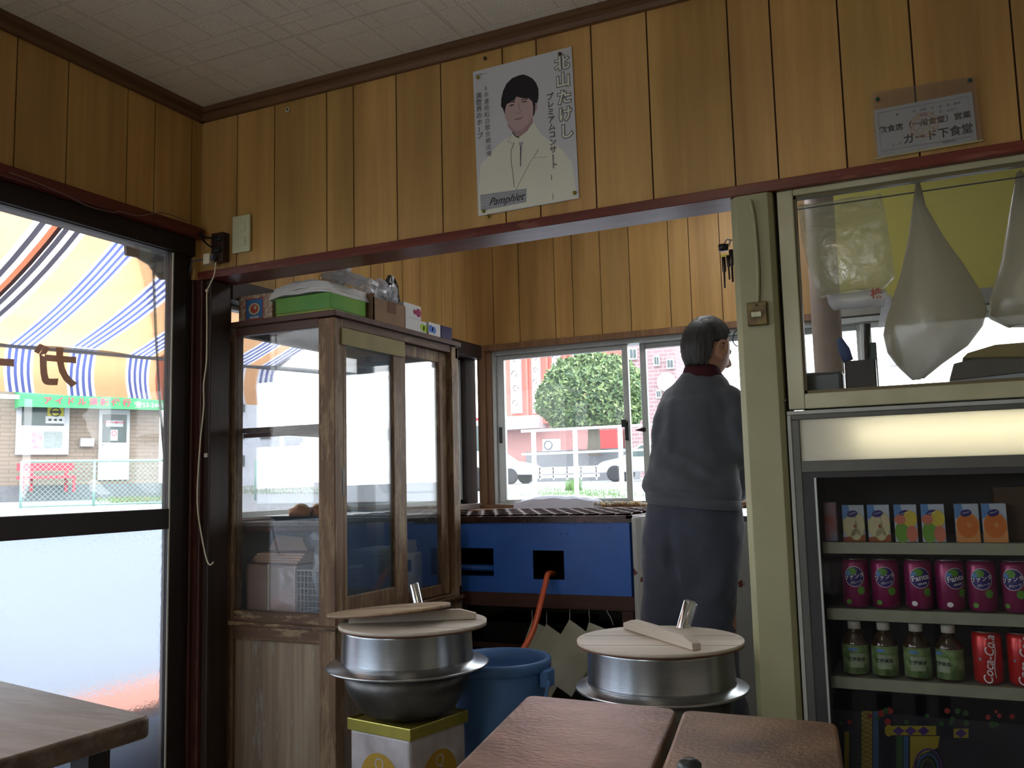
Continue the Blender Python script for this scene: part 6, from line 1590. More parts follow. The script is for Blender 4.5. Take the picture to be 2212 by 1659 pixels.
# ================================================================== KITCHEN SEEN THROUGH THE SERVING PANE
sill = empty('serving_shelf', (0.2, FY+0.2, 1.285), 'steel serving shelf above the fridge, behind the pane', 'shelf')
MB().box((xg0-0.02, FY+0.055, 1.270), (0.78, FY+0.40, 1.285)).build('board', mat('shelf_steel', (110, 112, 114), rough=0.35, metal=0.7), sill)
MB().box((xg0-0.01, FY+0.06, 1.263), (xg0+0.02, FY+0.39, 1.270)).build('foot_strip', M_frd, sill); MB().box((0.55, FY+0.06, 1.263), (0.58, FY+0.39, 1.270)).build('foot_strip', M_frd, sill)
zS = 1.2855
# dark holder with brushes and a spatula
hx0, hx1 = ony(1826, 800, FY+0.1).x, ony(1893, 800, FY+0.1).x
hz = ony(1860, 779, FY+0.1).z
hd = empty('utensil_holder', ((hx0+hx1)/2, FY+0.12, zS), 'dark square utensil holder standing behind the serving pane', 'holder')
mb = MB(); y0_, y1_ = FY+0.085, FY+0.15
for a, b_ in (((hx0, y0_, zS), (hx1, y0_+0.003, hz)), ((hx0, y1_-0.003, zS), (hx1, y1_, hz)), ((hx0, y0_, zS), (hx0+0.003, y1_, hz)), ((hx1-0.003, y0_, zS), (hx1, y1_, hz)), ((hx0, y0_, zS), (hx1, y1_, zS+0.003))): mb.box(a, b_)
mb.build('cup', mat('dark_tin', (48, 42, 44), rough=0.4), hd)
hm = Vector(((hx0+hx1)/2, FY+0.115, zS+0.01))
a_ = ony(1812, 728, FY+0.11); 
tag(MB().tube([hm, hm.lerp(a_, 0.62)], 0.006, 8, 0).tube([hm.lerp(a_, 0.60), hm.lerp(a_, 0.78), hm.lerp(a_, 0.98)], [0.013, 0.015, 0.007], 10, 1).build('blue_brush', [M_white, mat('blue_bristle', (60, 90, 150))]), 'blue headed brush leaning left out of the dark utensil holder', 'brush')
a_ = ony(1873, 700, FY+0.125)
tag(MB().tube([hm+Vector((0.008, 0, 0)), (hm+Vector((0.008, 0, 0))).lerp(a_, 0.6), a_], [0.004, 0.006, 0.009], 10).build('black_spatula', M_black), 'black handled spatula standing tallest in the dark utensil holder', 'spatula')
a_ = ony(1884, 740, FY+0.135)
tag(MB().box((a_.x-0.010, FY+0.128, zS+0.01), (a_.x+0.010, FY+0.136, a_.z)).build('green_scraper', mat('grey_green_plastic', (58, 84, 80), rough=0.4), bevel=0.002), 'grey green flat scraper at the right of the dark utensil holder', 'scraper')
# rolled dark tray, left of it
tag(MB().box((ony(1732, 820, FY+0.12).x, FY+0.075, zS), (hx0-0.006, FY+0.30, ony(1780, 806, FY+0.12).z)).build('steel_tin', mat('dull_steel', (84, 88, 92), rough=0.4, metal=0.7), bevel=0.01), 'low dull steel tin on the serving shelf left of the utensil holder', 'tin')
# round duct rising behind
dx0, dx1 = ony(1757, 760, FY+0.95), ony(1822, 760, FY+0.95)
tag(MB().lathe([(0.001, 0), ((dx1.x-dx0.x)/2, 0), ((dx1.x-dx0.x)/2, 1.0), ((dx1.x-dx0.x)/2, 2.619)], ((dx0.x+dx1.x)/2, FY+0.95, 0.0), 32).build('exhaust_pipe', mat('pinkish_lagged_pipe', (150, 132, 120), rough=0.6, var=0.08)), 'thick pinkish grey pipe rising in the kitchen behind the serving pane', 'pipe')
# hanging plastic bags
M_bagm = film('milky_hanging_bag', (186, 182, 160), op=0.93, glossy=0.10, rough=0.3, var=0.15, scale=6)
M_bagcl = film('clear_hanging_bag', (200, 200, 160), op=0.30, glossy=0.14, rough=0.16, var=0.6, scale=16, bump=1.0)
def hang(outline, Y, depth, name, m, lab, seedv, n=30):
    """bag hanging from its top point: widths read at several heights, filled to a rounded section"""
    rings = []
    for (xl, xr, y, dp) in outline:
        a, b_ = ony(xl, y, Y), ony(xr, y, Y); c_ = (a+b_)/2; w_ = (b_-a).length/2; ring = []
        for i in range(n):
            t = 2*PI*i/n; k = 1+0.07*noise.noise(Vector((math.cos(t)*2+seedv, math.sin(t)*2, c_.z*9)))
            ring.append(c_+Vector((w_*math.cos(t)*(1+0.02*math.sin(5*t+seedv)), depth*dp*math.sin(t)*k+0.006*noise.noise(Vector((t*3, c_.z*20, seedv))), 0.01*noise.noise(Vector((math.cos(t)*3, math.sin(t)*3, seedv+c_.z*5))))))
        rings.append(ring)
    return tag(MB().loft(rings).build(name, m), lab, 'plastic bag')
YH = FY+0.17
hang([(1978, 1986, 392, 0.05), (1970, 2000, 450, 0.15), (1962, 2035, 510, 0.3), (1946, 2082, 580, 0.6), (1926, 2118, 640, 0.9), (1912, 2131, 680, 1), (1906, 2122, 715, 1), (1915, 2090, 755, 0.8), (1940, 2035, 790, 0.5), (1968, 1996, 818, 0.2)], YH, 0.075, 'hanging_bag', M_bagm, 'full milky plastic bag hanging in the middle of the serving pane, ending in a point', 1.3)
hang([(2195, 2206, 372, 0.05), (2180, 2260, 450, 0.3), (2160, 2330, 560, 0.7), (2136, 2360, 640, 1), (2134, 2350, 680, 0.9), (2170, 2300, 702, 0.5)], YH+0.03, 0.08, 'hanging_bag', M_bagm, 'milky plastic bag hanging at the right picture edge behind the serving pane', 2.1)
hang([(1725, 1905, 432, 0.12), (1732, 1918, 500, 0.5), (1745, 1928, 560, 0.8), (1762, 1935, 610, 0.8), (1770, 1912, 632, 0.6)], YH+0.02, 0.045, 'hanging_bag', M_bagcl, 'crinkled clear plastic bag hanging at the left of the serving pane', 3.7)
hang([(1786, 1916, 632, 0.3), (1790, 1920, 650, 0.5), (1800, 1912, 664, 0.2)], YH+0.02, 0.04, 'bag_bottom', M_film, 'white folded bottom of a printed bag below the crinkled clear bag', 4.4)
hang([(1908, 1925, 640, 0.2), (1898, 1928, 700, 0.5), (1900, 1945, 750, 0.5), (1920, 1950, 790, 0.2)], YH+0.10, 0.03, 'hanging_bag', M_film, 'narrow white bag hanging behind the left edge of the full milky bag', 5.9)
MB_ = MB(); rp = lambda a, b_: ony(1893, 635, YH-0.03)+Vector((a, -0.0, b_))
text(MB_, '株', rp, 0.03, 0, bold=0.02)
tag(MB_.build('red_print', mat('faded_red_print', (196, 96, 84), rough=0.6)), 'faded red printed character on the white bag bottom', 'print')
structure(MB().tube([(xg0-0.02, FY+0.18, 1.838), (0.80, FY+0.18, 1.838)], 0.0022, 8), 'trim_14', M_grey)
# flat pack lying on the right
q0 = ony(2060, 800, FY+0.16)
tag(MB().prism([Vector((ony(x, y, FY+0.13).x, FY+0.13, max(zS, ony(x, y, FY+0.13).z))) for x, y in ((2050, 823), (2260, 800), (2260, 772), (2110, 773), (2060, 785))], (0, 0.15, 0)).build('grey_tray', mat('grey_box_plastic', (92, 92, 88), rough=0.5), bevel=0.004), 'grey plastic tray on the serving shelf at the right picture edge', 'tray')
tag(MB().prism([Vector((ony(x, y, FY+0.14).x, FY+0.14, ony(x, y, FY+0.14).z)) for x, y in ((2078, 774), (2260, 771), (2260, 735), (2150, 744), (2090, 762))], (0, 0.11, 0)).build('kraft_pack', mat('khaki_pack', (140, 128, 84), rough=0.6), bevel=0.004), 'khaki paper pack lying on the grey tray behind the serving pane', 'pack')

# ================================================================== THINGS ON THE WALLS
PY = YD-0.0035
def zp(zx, zy, c=0.0): return ony(zx/3.77+980, zy/3.77+60, PY-0.0015-c)
M_pbg = mat('poster_paper', (198, 200, 204), rough=0.55, var=0.03, scale=4)
M_suit = mat('poster_ivory', (216, 216, 200), rough=0.55, var=0.02)
M_hair = mat('poster_black', (26, 22, 28), rough=0.5, var=0.0)
M_skinp = mat('poster_skin', (186, 160, 158), rough=0.55, var=0.02)
M_skinq = mat('poster_skin_tone', (164, 134, 134), rough=0.55, var=0.0)
M_inkg = mat('poster_grey_ink', (104, 104, 108), rough=0.55, var=0.0)
M_inkw = mat('poster_white_ink', (214, 214, 200), rough=0.55, var=0.0)
M_lgrey = mat('poster_light_grey', (158, 160, 166), rough=0.55, var=0.0)
mb = MB()
PM = [M_pbg, M_suit, M_hair, M_skinp, M_skinq, M_inkg, M_inkw, M_lgrey]
o4 = [zp(157, 360), zp(200, 1535), zp(1022, 1388), zp(960, 152)]
mb.prism([q for q in o4], (0, 0.0012, 0), 0)
def zpoly(pts, mi, c): poly(mb, [zp(x, y, c) for x, y in pts][::-1], mi)
def zline(pts, w, mi, c): mb.tube([zp(x, y, c) for x, y in pts], w, 5, mi)
zpoly([(203, 1290), (222, 1110), (300, 1030), (350, 965), (470, 865), (530, 893), (650, 762), (705, 860), (790, 925), (880, 990), (960, 1090), (1008, 1385), (203, 1525)], 1, .0002)
zpoly([(440, 800), (480, 850), (530, 893), (600, 840), (645, 770), (640, 700), (440, 720)], 4, .0003)
zpoly([(412, 640), (416, 720), (440, 780), (485, 825), (520, 845), (560, 825), (615, 770), (645, 715), (668, 640), (650, 540), (560, 510), (460, 530), (420, 590)], 3, .0004)
zpoly([(655, 620), (678, 612), (680, 650), (668, 682), (652, 672)], 4, .0005)
zpoly([(416, 706), (402, 660), (385, 640), (388, 575), (402, 515), (430, 455), (475, 410), (530, 388), (565, 380), (600, 390), (640, 412), (672, 450), (690, 500), (691, 565), (680, 612), (664, 612), (660, 700), (646, 728), (648, 650), (640, 600), (612, 575), (560, 572), (510, 560), (495, 590), (462, 600), (430, 625), (420, 660)], 2, .0008)
for x0_, y0_, x1_, y1_ in ((452, 638, 492, 630), (556, 608, 596, 600)):
    zline([(x0_, y0_), ((x0_+x1_)/2, y0_-10), (x1_, y1_)], 0.0012, 2, .0007); zpoly([((x0_+x1_)/2-9, y0_-8), ((x0_+x1_)/2, y0_+2), ((x0_+x1_)/2+10, y0_-8), ((x0_+x1_)/2, y0_-13)], 2, .0009)
zline([(444, 612), (470, 602), (498, 604)], 0.0013, 2, .0007); zline([(550, 590), (575, 578), (602, 582)], 0.0013, 2, .0007)
zline([(530, 615), (534, 660), (545, 688), (525, 698), (508, 694)], 0.0008, 4, .0007)
zpoly([(494, 745), (520, 735), (562, 728), (545, 750), (515, 754)], 4, .0007); zline([(494, 745), (525, 743), (562, 729)], 0.0007, 5, .0009)
zline([(480, 852), (500, 880), (530, 895)], 0.0016, 2, .0008)
zline([(492, 938), (466, 1000), (468, 1080), (480, 1180), (492, 1300)], 0.0008, 5, .0007)
zpoly([(527, 935), (570, 928), (556, 962), (548, 1120), (541, 1132), (538, 960)], 7, .0006); zline([(545, 965), (543, 1130)], 0.0010, 5, .0009)
zline([(690, 990), (620, 1100), (500, 1330)], 0.0007, 7, .0007); zline([(470, 868), (440, 930), (492, 938)], 0.0006, 7, .0007)
zline([(650, 1058), (760, 1052)], 0.0006, 7, .0007); zline([(795, 1200), (798, 1240)], 0.0011, 5, .0007); zline([(806, 1350), (808, 1400)], 0.0009, 7, .0007)
# vertical lettering
ppt = plane(zp(157, 360, .0012), zp(960, 152)-zp(157, 360), zp(157, 360)-zp(200, 1535))
pux, puy = (zp(960, 152)-zp(157, 360)).normalized(), None
puy = Vector((0, 0, 1))-pux*pux.z; puy.normalize()
O_ = zp(157, 360)
def p2(zx, zy): q = zp(zx, zy)-O_; return q.dot(pux), q.dot(puy)
def pf(c): return lambda a, b_, _c=0.0: O_+pux*a+puy*b_+Vector((0, -c, 0))
def column(txt, x0_, y0_, x1_, y1_, size, mi1, b1, mi2=None, b2=0.0, sx=1.0):
    n = len(txt)
    for i, ch in enumerate(txt):
        t = (i+0.5)/n; a, b_ = p2(x0_+(x1_-x0_)*t, y0_+(y1_-y0_)*t)
        for k, (mi, bd) in enumerate(((mi1, b1), (mi2, b2))):
            if mi is None: continue
            if ch == 'ー':
                vs_, fs_ = glyphs(ch, bd); g_ = pf(.0011+.0004*k); mb.add([g_(a-q*size, b_+p*size) for p, q in vs_], fs_, mi)
            else: text(mb, ch, pf(.0011+.0004*k), size, mi, bold=bd, cx=a, cy=b_, sx=sx)
column('北山たけし', 878, 225, 925, 920, 0.047, 5, 0.075, 6, 0.02)
column('プレミアムコンサート', 782, 535, 822, 1150, 0.0235, 5, 0.035)
column('5年連続紅白歌合戦出場', 262, 470, 288, 1055, 0.0185, 5, 0.0)
column('演歌界のホープ', 205, 530, 216, 910, 0.0205, 7, 0.03, 5, 0.0)
zpoly([(215, 1360), (592, 1308), (592, 1420), (222, 1492)], 7, .0006)
for k in range(6): zline([(215, 1372+k*21), (592, 1318+k*18)], 0.0003, 5, .0008)
a, b_ = p2(425, 1400); text(mb, 'Pamphlet', pf(.0016), 0.034, 2, bold=0.0, shear=0.5, cx=a, cy=b_, sx=0.92)
for k in range(9): zline([(178+k*12, 388-k*2.4), (185+k*12, 386.5-k*2.4)], 0.0011 if k < 5 else 0.0005, 5, .0008)
tag(mb.build('concert_poster', PM, origin=o4[1]), 'pale concert poster with a dark haired portrait and vertical Japanese lettering on the panelling', 'poster')
M_pin = mat('brass_pin', (150, 140, 60), rough=0.3, metal=0.6)
M_pinb = mat('brown_pin', (70, 56, 40), rough=0.4)
M_ping = mat('green_pin', (30, 84, 66), rough=0.3)
def pin(x, y, m, lab, grp, r=0.006, surf=PY-0.003):
    p = ony(x, y, surf); tag(MB().lathe([(0.0015, -0.004), (0.0015, 0.002), (r, 0.002), (r*0.85, 0.005), (0, 0.006)], (p.x, surf, p.z), 16, axis=(0, -1, 0)).build('push_pin', m, origin=p), lab, 'push pin', grp)
pin(200/3.77+980, 408/3.77+60, M_pin, 'brass pin in the upper left corner of the concert poster', 'pins on the panelling')
pin(243/3.77+980, 1495/3.77+60, M_pin, 'brass pin in the lower left corner of the concert poster', 'pins on the panelling')
pin(985/3.77+980, 1345/3.77+60, M_pin, 'brass pin in the lower right corner of the concert poster', 'pins on the panelling')
pin(866/3.77+980, 215/3.77+60, M_pinb, 'dark pin above the large lettering at the top right of the poster', 'pins on the panelling')
pin(285/3.77+980, 1535/3.77+60, M_pin, 'brass pin in the bare panelling just under the poster', 'pins on the panelling', surf=YD-0.0042)
pin(257/3.77+980, 250/3.77+60, M_pinb, 'brown pin in the panelling above the poster with a torn paper scrap', 'pins on the panelling', surf=YD-0.0042)
pin(1719/2.765, 655/2.765, M_pinb, 'brown pin with a white washer high on the panelling left of the poster', 'pins on the panelling', 0.004, surf=YD-0.0062)
p = ony(1718/2.765, 655/2.765, YD-0.0042); tag(MB().lathe([(0.0, 0), (0.0085, 0.0), (0.0085, 0.0016), (0, 0.0016)], p, 20, axis=(0, -1, 0)).build('paper_washer', M_white, origin=p), 'small white washer under the pin high on the panelling', 'washer')
# business licence in a clear sleeve
def zc(x, y, c=0.0): return ony(x/7.373+1860, y/7.373+140, YD-0.0055-c)
lic = empty('business_licence', zc(265, 1475), 'white business licence card in a clear sleeve pinned above the serving pane', 'certificate')
mb = MB().prism([zc(205, 722), zc(270, 1472), zc(1850, 1212), zc(1765, 425)], (0, 0.0008, 0), 0)
def cline(pts, w, mi): mb.tube([zc(x, y, .0004) for x, y in pts], w, 4, mi)
cline([(270, 770), (1700, 505), (1755, 1140), (325, 1380), (270, 770)], 0.0004, 2)
lo = zc(205, 722); lux = (zc(1765, 425)-zc(205, 722)).normalized(); luy = Vector((0, 0, 1))-lux*lux.z; luy.normalize()
def l2(x, y): q = zc(x, y)-lo; return q.dot(lux), q.dot(luy)
lf = lambda a, b_, c=0.0: lo+lux*a+luy*b_+Vector((0, -.0008, 0))
def ltext(t, x, y, s, mi, bold=0.0, sx=1.0): a, b_ = l2(x, y); text(mb, t, lf, s, mi, bold=bold, cx=a, cy=b_, sx=sx)
# red and yellow stamp
for k, rr in enumerate((0.031, 0.024)):
    a, b_ = l2(1000, 960); mb.tube([lo+lux*(a+rr*math.cos(t*PI/16))+luy*(b_+rr*math.sin(t*PI/16))+Vector((0, -.0004, 0)) for t in range(32)], 0.0009, 5, 3, closed=True)
for k in range(8):
    a, b_ = l2(1000, 960); t = k*PI/4
    cline([(1000+60*math.cos(t), 960+60*math.sin(t)), (1000+190*math.cos(t+0.3), 960+190*math.sin(t+0.3))], 0.0009, 3+(k % 2))
ltext('飲食店（一般食堂）営業', 1005, 925, 0.0185, 1, 0.02, 1.02)
ltext('ガード下食堂', 1220, 1110, 0.0265, 1, 0.02, 0.98)
ltext('第　　　　号　平成　 年　 月　 日　許可', 1060, 705, 0.0078, 2, 0.01)
ltext('平成　 年　 月　 日まで', 1230, 760, 0.0078, 2, 0.01)
ltext('氏　名', 570, 1265, 0.0078, 2); ltext('保健所長', 1400, 1225, 0.0075, 2)
mb.build('card', [mat('licence_card', (196, 202, 208), rough=0.5, var=0.02), M_blk, M_inkg, mat('stamp_orange', (206, 150, 110), rough=0.5), mat('stamp_yellow', (206, 190, 90), rough=0.5)], lic)
MB().prism([zc(140, 450, .0012), zc(225, 1530, .0012), zc(1945, 1200, .0012), zc(1800, 180, .0012)], (0, 0.0003, 0)).build('clear_sleeve', glassmat('sleeve_film', haze=0.10, refl=1.0, hazec=(190, 180, 180), rough=0.12), lic)
MB().prism([zc(215, 1490, .001), zc(215, 1505, .001), zc(1945, 1215, .001), zc(1945, 1195, .001)], (0, -0.002, 0)).build('sleeve_edge', mat('sleeve_edge_plastic', (190, 180, 130), rough=0.2), lic)
pin(262/7.373+1860, 550/7.373+140, M_ping, 'green pin at the left of the licence sleeve', 'green pins on the licence', 0.005, surf=YD-0.0072)
pin(1725/7.373+1860, 250/7.373+140, M_ping, 'green pin at the right of the licence sleeve', 'green pins on the licence', 0.005, surf=YD-0.0072)
# cream wall plate with two rockers
s4 = [ony(x, y, YD-0.0042) for x, y in ((506, 470), (506, 549), (543, 544), (543, 466))]
sw = empty('wall_switch', s4[1], 'cream wall switch plate with two rockers left on the panelling', 'switch')
x0_, x1_ = s4[0].x, s4[2].x; z1_, z0_ = s4[0].z, s4[1].z
M_ivory = mat('ivory_plastic', (196, 196, 160), rough=0.35, var=0.03)
MB().box((x0_, YD-0.015, z0_), (x1_, YD-0.0042, z1_)).build('plate', M_ivory, sw, bevel=0.004, seg=3)
for k in (0.66, 0.27): MB().box((x0_+0.022, YD-0.018, z0_+(z1_-z0_)*k-0.014), (x1_-0.018, YD-0.014, z0_+(z1_-z0_)*k+0.016)).build('rocker', M_ivory, sw, bevel=0.0015)
# brown socket box with plugs
ob = [ony(x, y, YD-0.004) for x, y in ((470, 509), (470, 571), (495, 566), (495, 507))]
so = empty('wall_socket', ob[1], 'dark brown surface socket on the wall beside the cream switch plate', 'socket')
MB().box((ob[0].x, YD-0.036, ob[1].z), (ob[2].x, YD-0.0042, ob[0].z)).build('box', mat('brown_bakelite', (58, 40, 34), rough=0.35), so, bevel=0.003)
M_wplug = mat('ivory_plug', (206, 196, 166), rough=0.4)
def P_(x, y, Y): return ony(x, y, Y)
wp = empty('power_cord', P_(466, 560, YD-0.05), 'ivory plug with a long ivory cord hanging down the corner post', 'power cord')
MB().box((ob[0].x-0.012, YD-0.062, P_(466, 569, YD-0.05).z), (ob[0].x+0.018, YD-0.0365, P_(466, 546, YD-0.05).z)).build('plug', M_wplug, wp, bevel=0.003)
YC_ = YD-0.05
MB().tube(smooth([P_(466, 566, YC_), P_(465, 580, YC_), P_(462, 596, YC_), P_(452, 618, YC_), P_(447, 634, YC_), P_(447, 700, YC_), P_(446, 780, YC_), P_(440, 830, YC_), P_(440, 880, YC_), P_(433, 950, YC_), P_(427, 1040, YC_), P_(427, 1100, YC_), P_(434, 1150, YC_), P_(443, 1195, YC_), P_(449, 1215, YC_), P_(455, 1220, YC_), P_(461, 1214, YC_)], 5), 0.0024, 8).build('cord', M_wplug, wp)
MB().ico(P_(447, 628, YC_), 0.006, 2).build('cord_knot', M_wplug, wp)
bc = empty('black_power_cord', P_(450, 545, YD-0.045), 'black plugs with short black cords in the brown socket', 'power cord')
for pts in ([(478, 515), (455, 514), (440, 511), (432, 500)], [(478, 540), (462, 536), (448, 528), (434, 512), (428, 500)]):
    MB().tube(smooth([P_(x, y, YD-0.045) for x, y in pts]), 0.0032, 8).build('cord', M_black, bc)
for x, y in ((472, 515), (470, 538)): c_ = P_(x, y, YD-0.045); MB().box((c_.x-0.018, c_.y-0.008, c_.z-0.009), (c_.x+0.012, c_.y+0.009, c_.z+0.009)).build('plug', M_black, bc, bevel=0.003)
c_ = P_(452, 559, YD-0.05)
tag(MB().box((c_.x-0.014, c_.y-0.008, c_.z-0.007), (c_.x+0.024, c_.y+0.007, c_.z+0.009)).tube(smooth([P_(446, 560, YD-0.05), P_(430, 562, YD-0.05), P_(415, 566, YD-0.045), P_(409, 590, YD-0.04), P_(405, 604, YD-0.04)]), 0.0028, 8).build('grey_plug_lead', mat('blue_grey_rubber', (70, 74, 92), rough=0.5)), 'blue grey plug and lead in the side of the ivory plug, running left', 'power cord')
tag(MB().tube(smooth([P_(428, 498, YD-0.04), P_(418, 508, YD-0.05), P_(404, 513, YD-0.06), P_(388, 511, YD-0.07)]), 0.003, 8).build('ivory_lead_end', M_wplug), 'short ivory cable end sticking out under the door head', 'cable')
xw = XL+0.04
tag(MB().tube(smooth([Vector((xw, onx(x, y, xw).y, max(2.0305 if x > 330 else 0, onx(x, y, xw).z))) for x, y in ((20, 372), (80, 395), (150, 425), (190, 445), (240, 458), (262, 457), (300, 466), (350, 478), (395, 488), (402, 500))]), 0.002, 6).build('thin_cable', mat('dusty_cable', (120, 96, 82), rough=0.6)), 'thin dusty cable draped along the red rail over the glazed door', 'cable')
c_ = P_(446, 984, YD-0.0005)
tag(MB().box((-2.318-0.02, 2.396, onx(446, 984, -2.33).z-0.006), (-2.318-0.006, 2.3995, onx(446, 984, -2.33).z+0.008)).build('price_sticker', M_white), 'tiny white square sticker on the dark corner post', 'sticker')
tag(MB().tube(smooth([ony(x, y, 2.498) for x, y in ((469, 1080), (466, 1088), (470, 1100), (475, 1118), (475, 1150))]), 0.001, 5).build('straw_string', M_wplug), 'thin pale string hanging on the cabinet left post', 'string')
# keys hanging on a nail on the side of the cream post
kx = YD+0.05
kr = empty('key_bunch', ony(1568, 520, kx), 'bunch of dark keys hanging on the left side of the cream post', 'keys')
def K(x, y, d=0.0): return ony(x, y, kx+d)
MB().tube([K(1586, 520), K(1577, 518), K(1571, 517)], 0.0016, 6).build('nail', M_grey, kr)
MB().tube(smooth([K(1563, 532), K(1568, 520), K(1573, 517), K(1577, 522), K(1572, 534)]), 0.0018, 6).build('key_ring', M_grey, kr)
MB().lathe([(0.001, 0), (0.013, 0.001), (0.014, 0.017), (0.001, 0.018)], K(1563, 542), 16).build('leather_tab', M_black, kr)
MB().box(K(1557, 556)-Vector((0, 0.003, 0)), K(1571, 549)+Vector((0, 0.003, 0))).build('brass_clip', M_pin, kr)
for (x0_, y0_, x1_, y1_, w_) in ((1563, 556, 1566, 622, 0.0028), (1572, 552, 1576, 604, 0.0026), (1579, 540, 1583, 609, 0.0034)):
    MB().tube([K(x0_, y0_), K((x0_+x1_)/2, (y0_+y1_)/2-4), K((x0_+x1_)/2, (y0_+y1_)/2), K(x1_, y1_)], [w_*1.9, w_*2, w_, w_*0.8], 8).build('key', mat('tarnished_key', (70, 60, 60), rough=0.35, metal=0.7), kr)
# conduit and old brass switch on the post
sy = YD-0.0125
tag(MB().tube(smooth([ony(x, y, sy-0.006) for x, y in ((1620, 432), (1626, 455), (1632, 500), (1636, 560), (1638, 610), (1637, 655))]), 0.0048, 10).build('cable_conduit', M_cream2), 'cream painted cable running down the cream post to the old switch', 'cable')
q0, q1 = ony(1614, 656, sy), ony(1660, 702, sy)
os_ = empty('old_switch', ((q0.x+q1.x)/2, sy, q1.z), 'old stained brass edged switch on the cream post', 'switch')
MB().box((q0.x, sy-0.014, q1.z), (q1.x, sy, q0.z)).build('plate', mat('stained_brass', (110, 92, 44), rough=0.35, metal=0.3, var=0.35, scale=40, c2=(50, 34, 18)), os_, bevel=0.002)
cx_, cz_ = (q0.x+q1.x)/2, (q0.z+q1.z)/2
MB().box((cx_-0.013, sy-0.021, cz_-0.010), (cx_+0.013, sy-0.013, cz_+0.004)).build('rocker', M_ivory, os_, bevel=0.002)
MB().lathe([(0, 0), (0.003, 0.0), (0.0025, 0.002), (0, 0.002)], (cx_, sy-0.014, q0.z-0.009), 12, axis=(0, -1, 0)).build('screw', M_pinb, os_)
hk = [ony(x, y, YD-0.004) for x, y in ((1684, 868), (1697, 866))]
tag(MB().tube([hk[0], hk[1]], 0.0014, 6).lathe([(0, 0), (0.003, 0.001), (0, 0.004)], hk[1], 10).build('nail', M_grey), 'bent nail sticking out of the frame left of the fridge sign', 'nail')
tag(MB().tube(smooth([ony(x, y, YB-0.06) for x, y in ((1594, 712), (1586, 720), (1583, 735), (1588, 745), (1594, 748))]), 0.003, 8).build('hook', M_black), 'dark curled hook at the top of the bay window beside the cream post', 'hook')

# ================================================================== THE MAN AT THE COUNTER (seen from behind, looking right)
MY = 3.10
def M_(x, y, dy=0.0): return ony(x, y, MY+dy)
M_skin = mat('skin', (176, 128, 104), rough=0.55, var=0.05, scale=9)
M_sweat = mat('charcoal_sweatshirt', (78, 82, 90), rough=0.95, var=0.05, scale=14, bump=0.35, bscale=220, sheen=0.3)
M_trou = mat('dark_slate_trousers', (62, 66, 80), rough=0.95, var=0.06, scale=10, bump=0.3, bscale=200, sheen=0.25)
M_hairm = mat('greying_black_hair', (72, 70, 68), rough=0.55, var=0.5, scale=30, c2=(20, 18, 19), stretch=(1, 1, 0.15), spec=0.5)
M_collar = mat('dark_red_collar', (66, 20, 30), rough=0.9)
M_shoe = mat('black_shoe', (24, 24, 26), rough=0.5)
def ring(c, rx, ry, n=32, sq=2.3, rot=0.0, tilt=0.0):
    """rounded cross-section (superellipse) round a centre"""
    o = []
    for i in range(n):
        t = 2*PI*i/n; ct, st = math.cos(t), math.sin(t)
        x = rx*math.copysign(abs(ct)**(2/sq), ct); y = ry*math.copysign(abs(st)**(2/sq), st)
        o.append(Vector((c[0]+x*math.cos(rot)-y*math.sin(rot), c[1]+x*math.sin(rot)+y*math.cos(rot), c[2]+y*tilt)))
    return o
def remesh(o, vox, smooth_=4, disp=None):
    m = o.modifiers.new('unify', 'REMESH'); m.mode = 'VOXEL'; m.voxel_size = vox; m.use_smooth_shade = True
    s = o.modifiers.new('smooth', 'SMOOTH'); s.iterations = smooth_; s.factor = 0.6
    if disp:
        for k, (size, st) in enumerate(disp):
            t = bpy.data.textures.new('folds', 'CLOUDS'); t.noise_scale = size; t.noise_depth = 1
            d = o.modifiers.new('folds', 'DISPLACE'); d.texture = t; d.strength = st; d.mid_level = 0.5; d.texture_coords = 'LOCAL'
# joints
hipC = M_(1494, 1150); hipC.z = 0.90
waist = M_(1497, 1078); shC = M_(1512, 845, 0.07); nk = M_(1515, 800, 0.09)
shL, shR = M_(1464, 868, 0.07), M_(1568, 868, 0.05)
elL, elR = M_(1442, 965, 0.15), M_(1592, 975, 0.06)
hnL, hnR = M_(1455, 1030, 0.40), M_(1592, 1055, 0.33)
hnL.z, hnR.z = 1.045, 1.035
kneL, kneR = Vector((hipC.x-0.085, MY+0.01, 0.46)), Vector((hipC.x+0.075, MY+0.02, 0.46))
ankL, ankR = Vector((hipC.x-0.10, MY-0.02, 0.085)), Vector((hipC.x+0.09, MY+0.0, 0.085))
hdC = M_(1527, 757, 0.10)
yaw_h = math.radians(-36)          # turned to the right, towards the kitchen
HR = Matrix.Rotation(yaw_h, 3, 'Z') @ Matrix.Rotation(math.radians(-10), 3, 'X')
def HP(x, y, z): return hdC+HR @ Vector((x, y, z))
def headpt(d, off=0.0):
    """head shape: d = unit direction in the head frame (x right, y forward, z up)"""
    a, b, c = 0.071, 0.090, 0.112
    x, y, z = d.x*a, d.y*b, d.z*c
    if d.z < 0:
        k = 1-0.30*(-d.z)**1.3; x *= k; y *= (1-0.22*(-d.z)**1.2) if d.y < 0 else (1-0.06*(-d.z))
        if d.y > 0: y += 0.003*(-d.z)*d.y
    if d.y > 0.6: x *= 1-0.12*(d.y-0.6)
    q = Vector((x, y, z)); return q+d*off
def headmesh(mb, offfn, sub=4):
    bm = bmesh.new(); bmesh.ops.create_icosphere(bm, subdivisions=sub, radius=1)
    vs = []
    for v in bm.verts:
        d = v.co.normalized(); q = headpt(d, offfn(d)); vs.append(HP(q.x, q.y, q.z))
    mb.add(vs, [[v.index for v in f.verts] for f in bm.faces], 0, True); bm.free()
mb = MB()
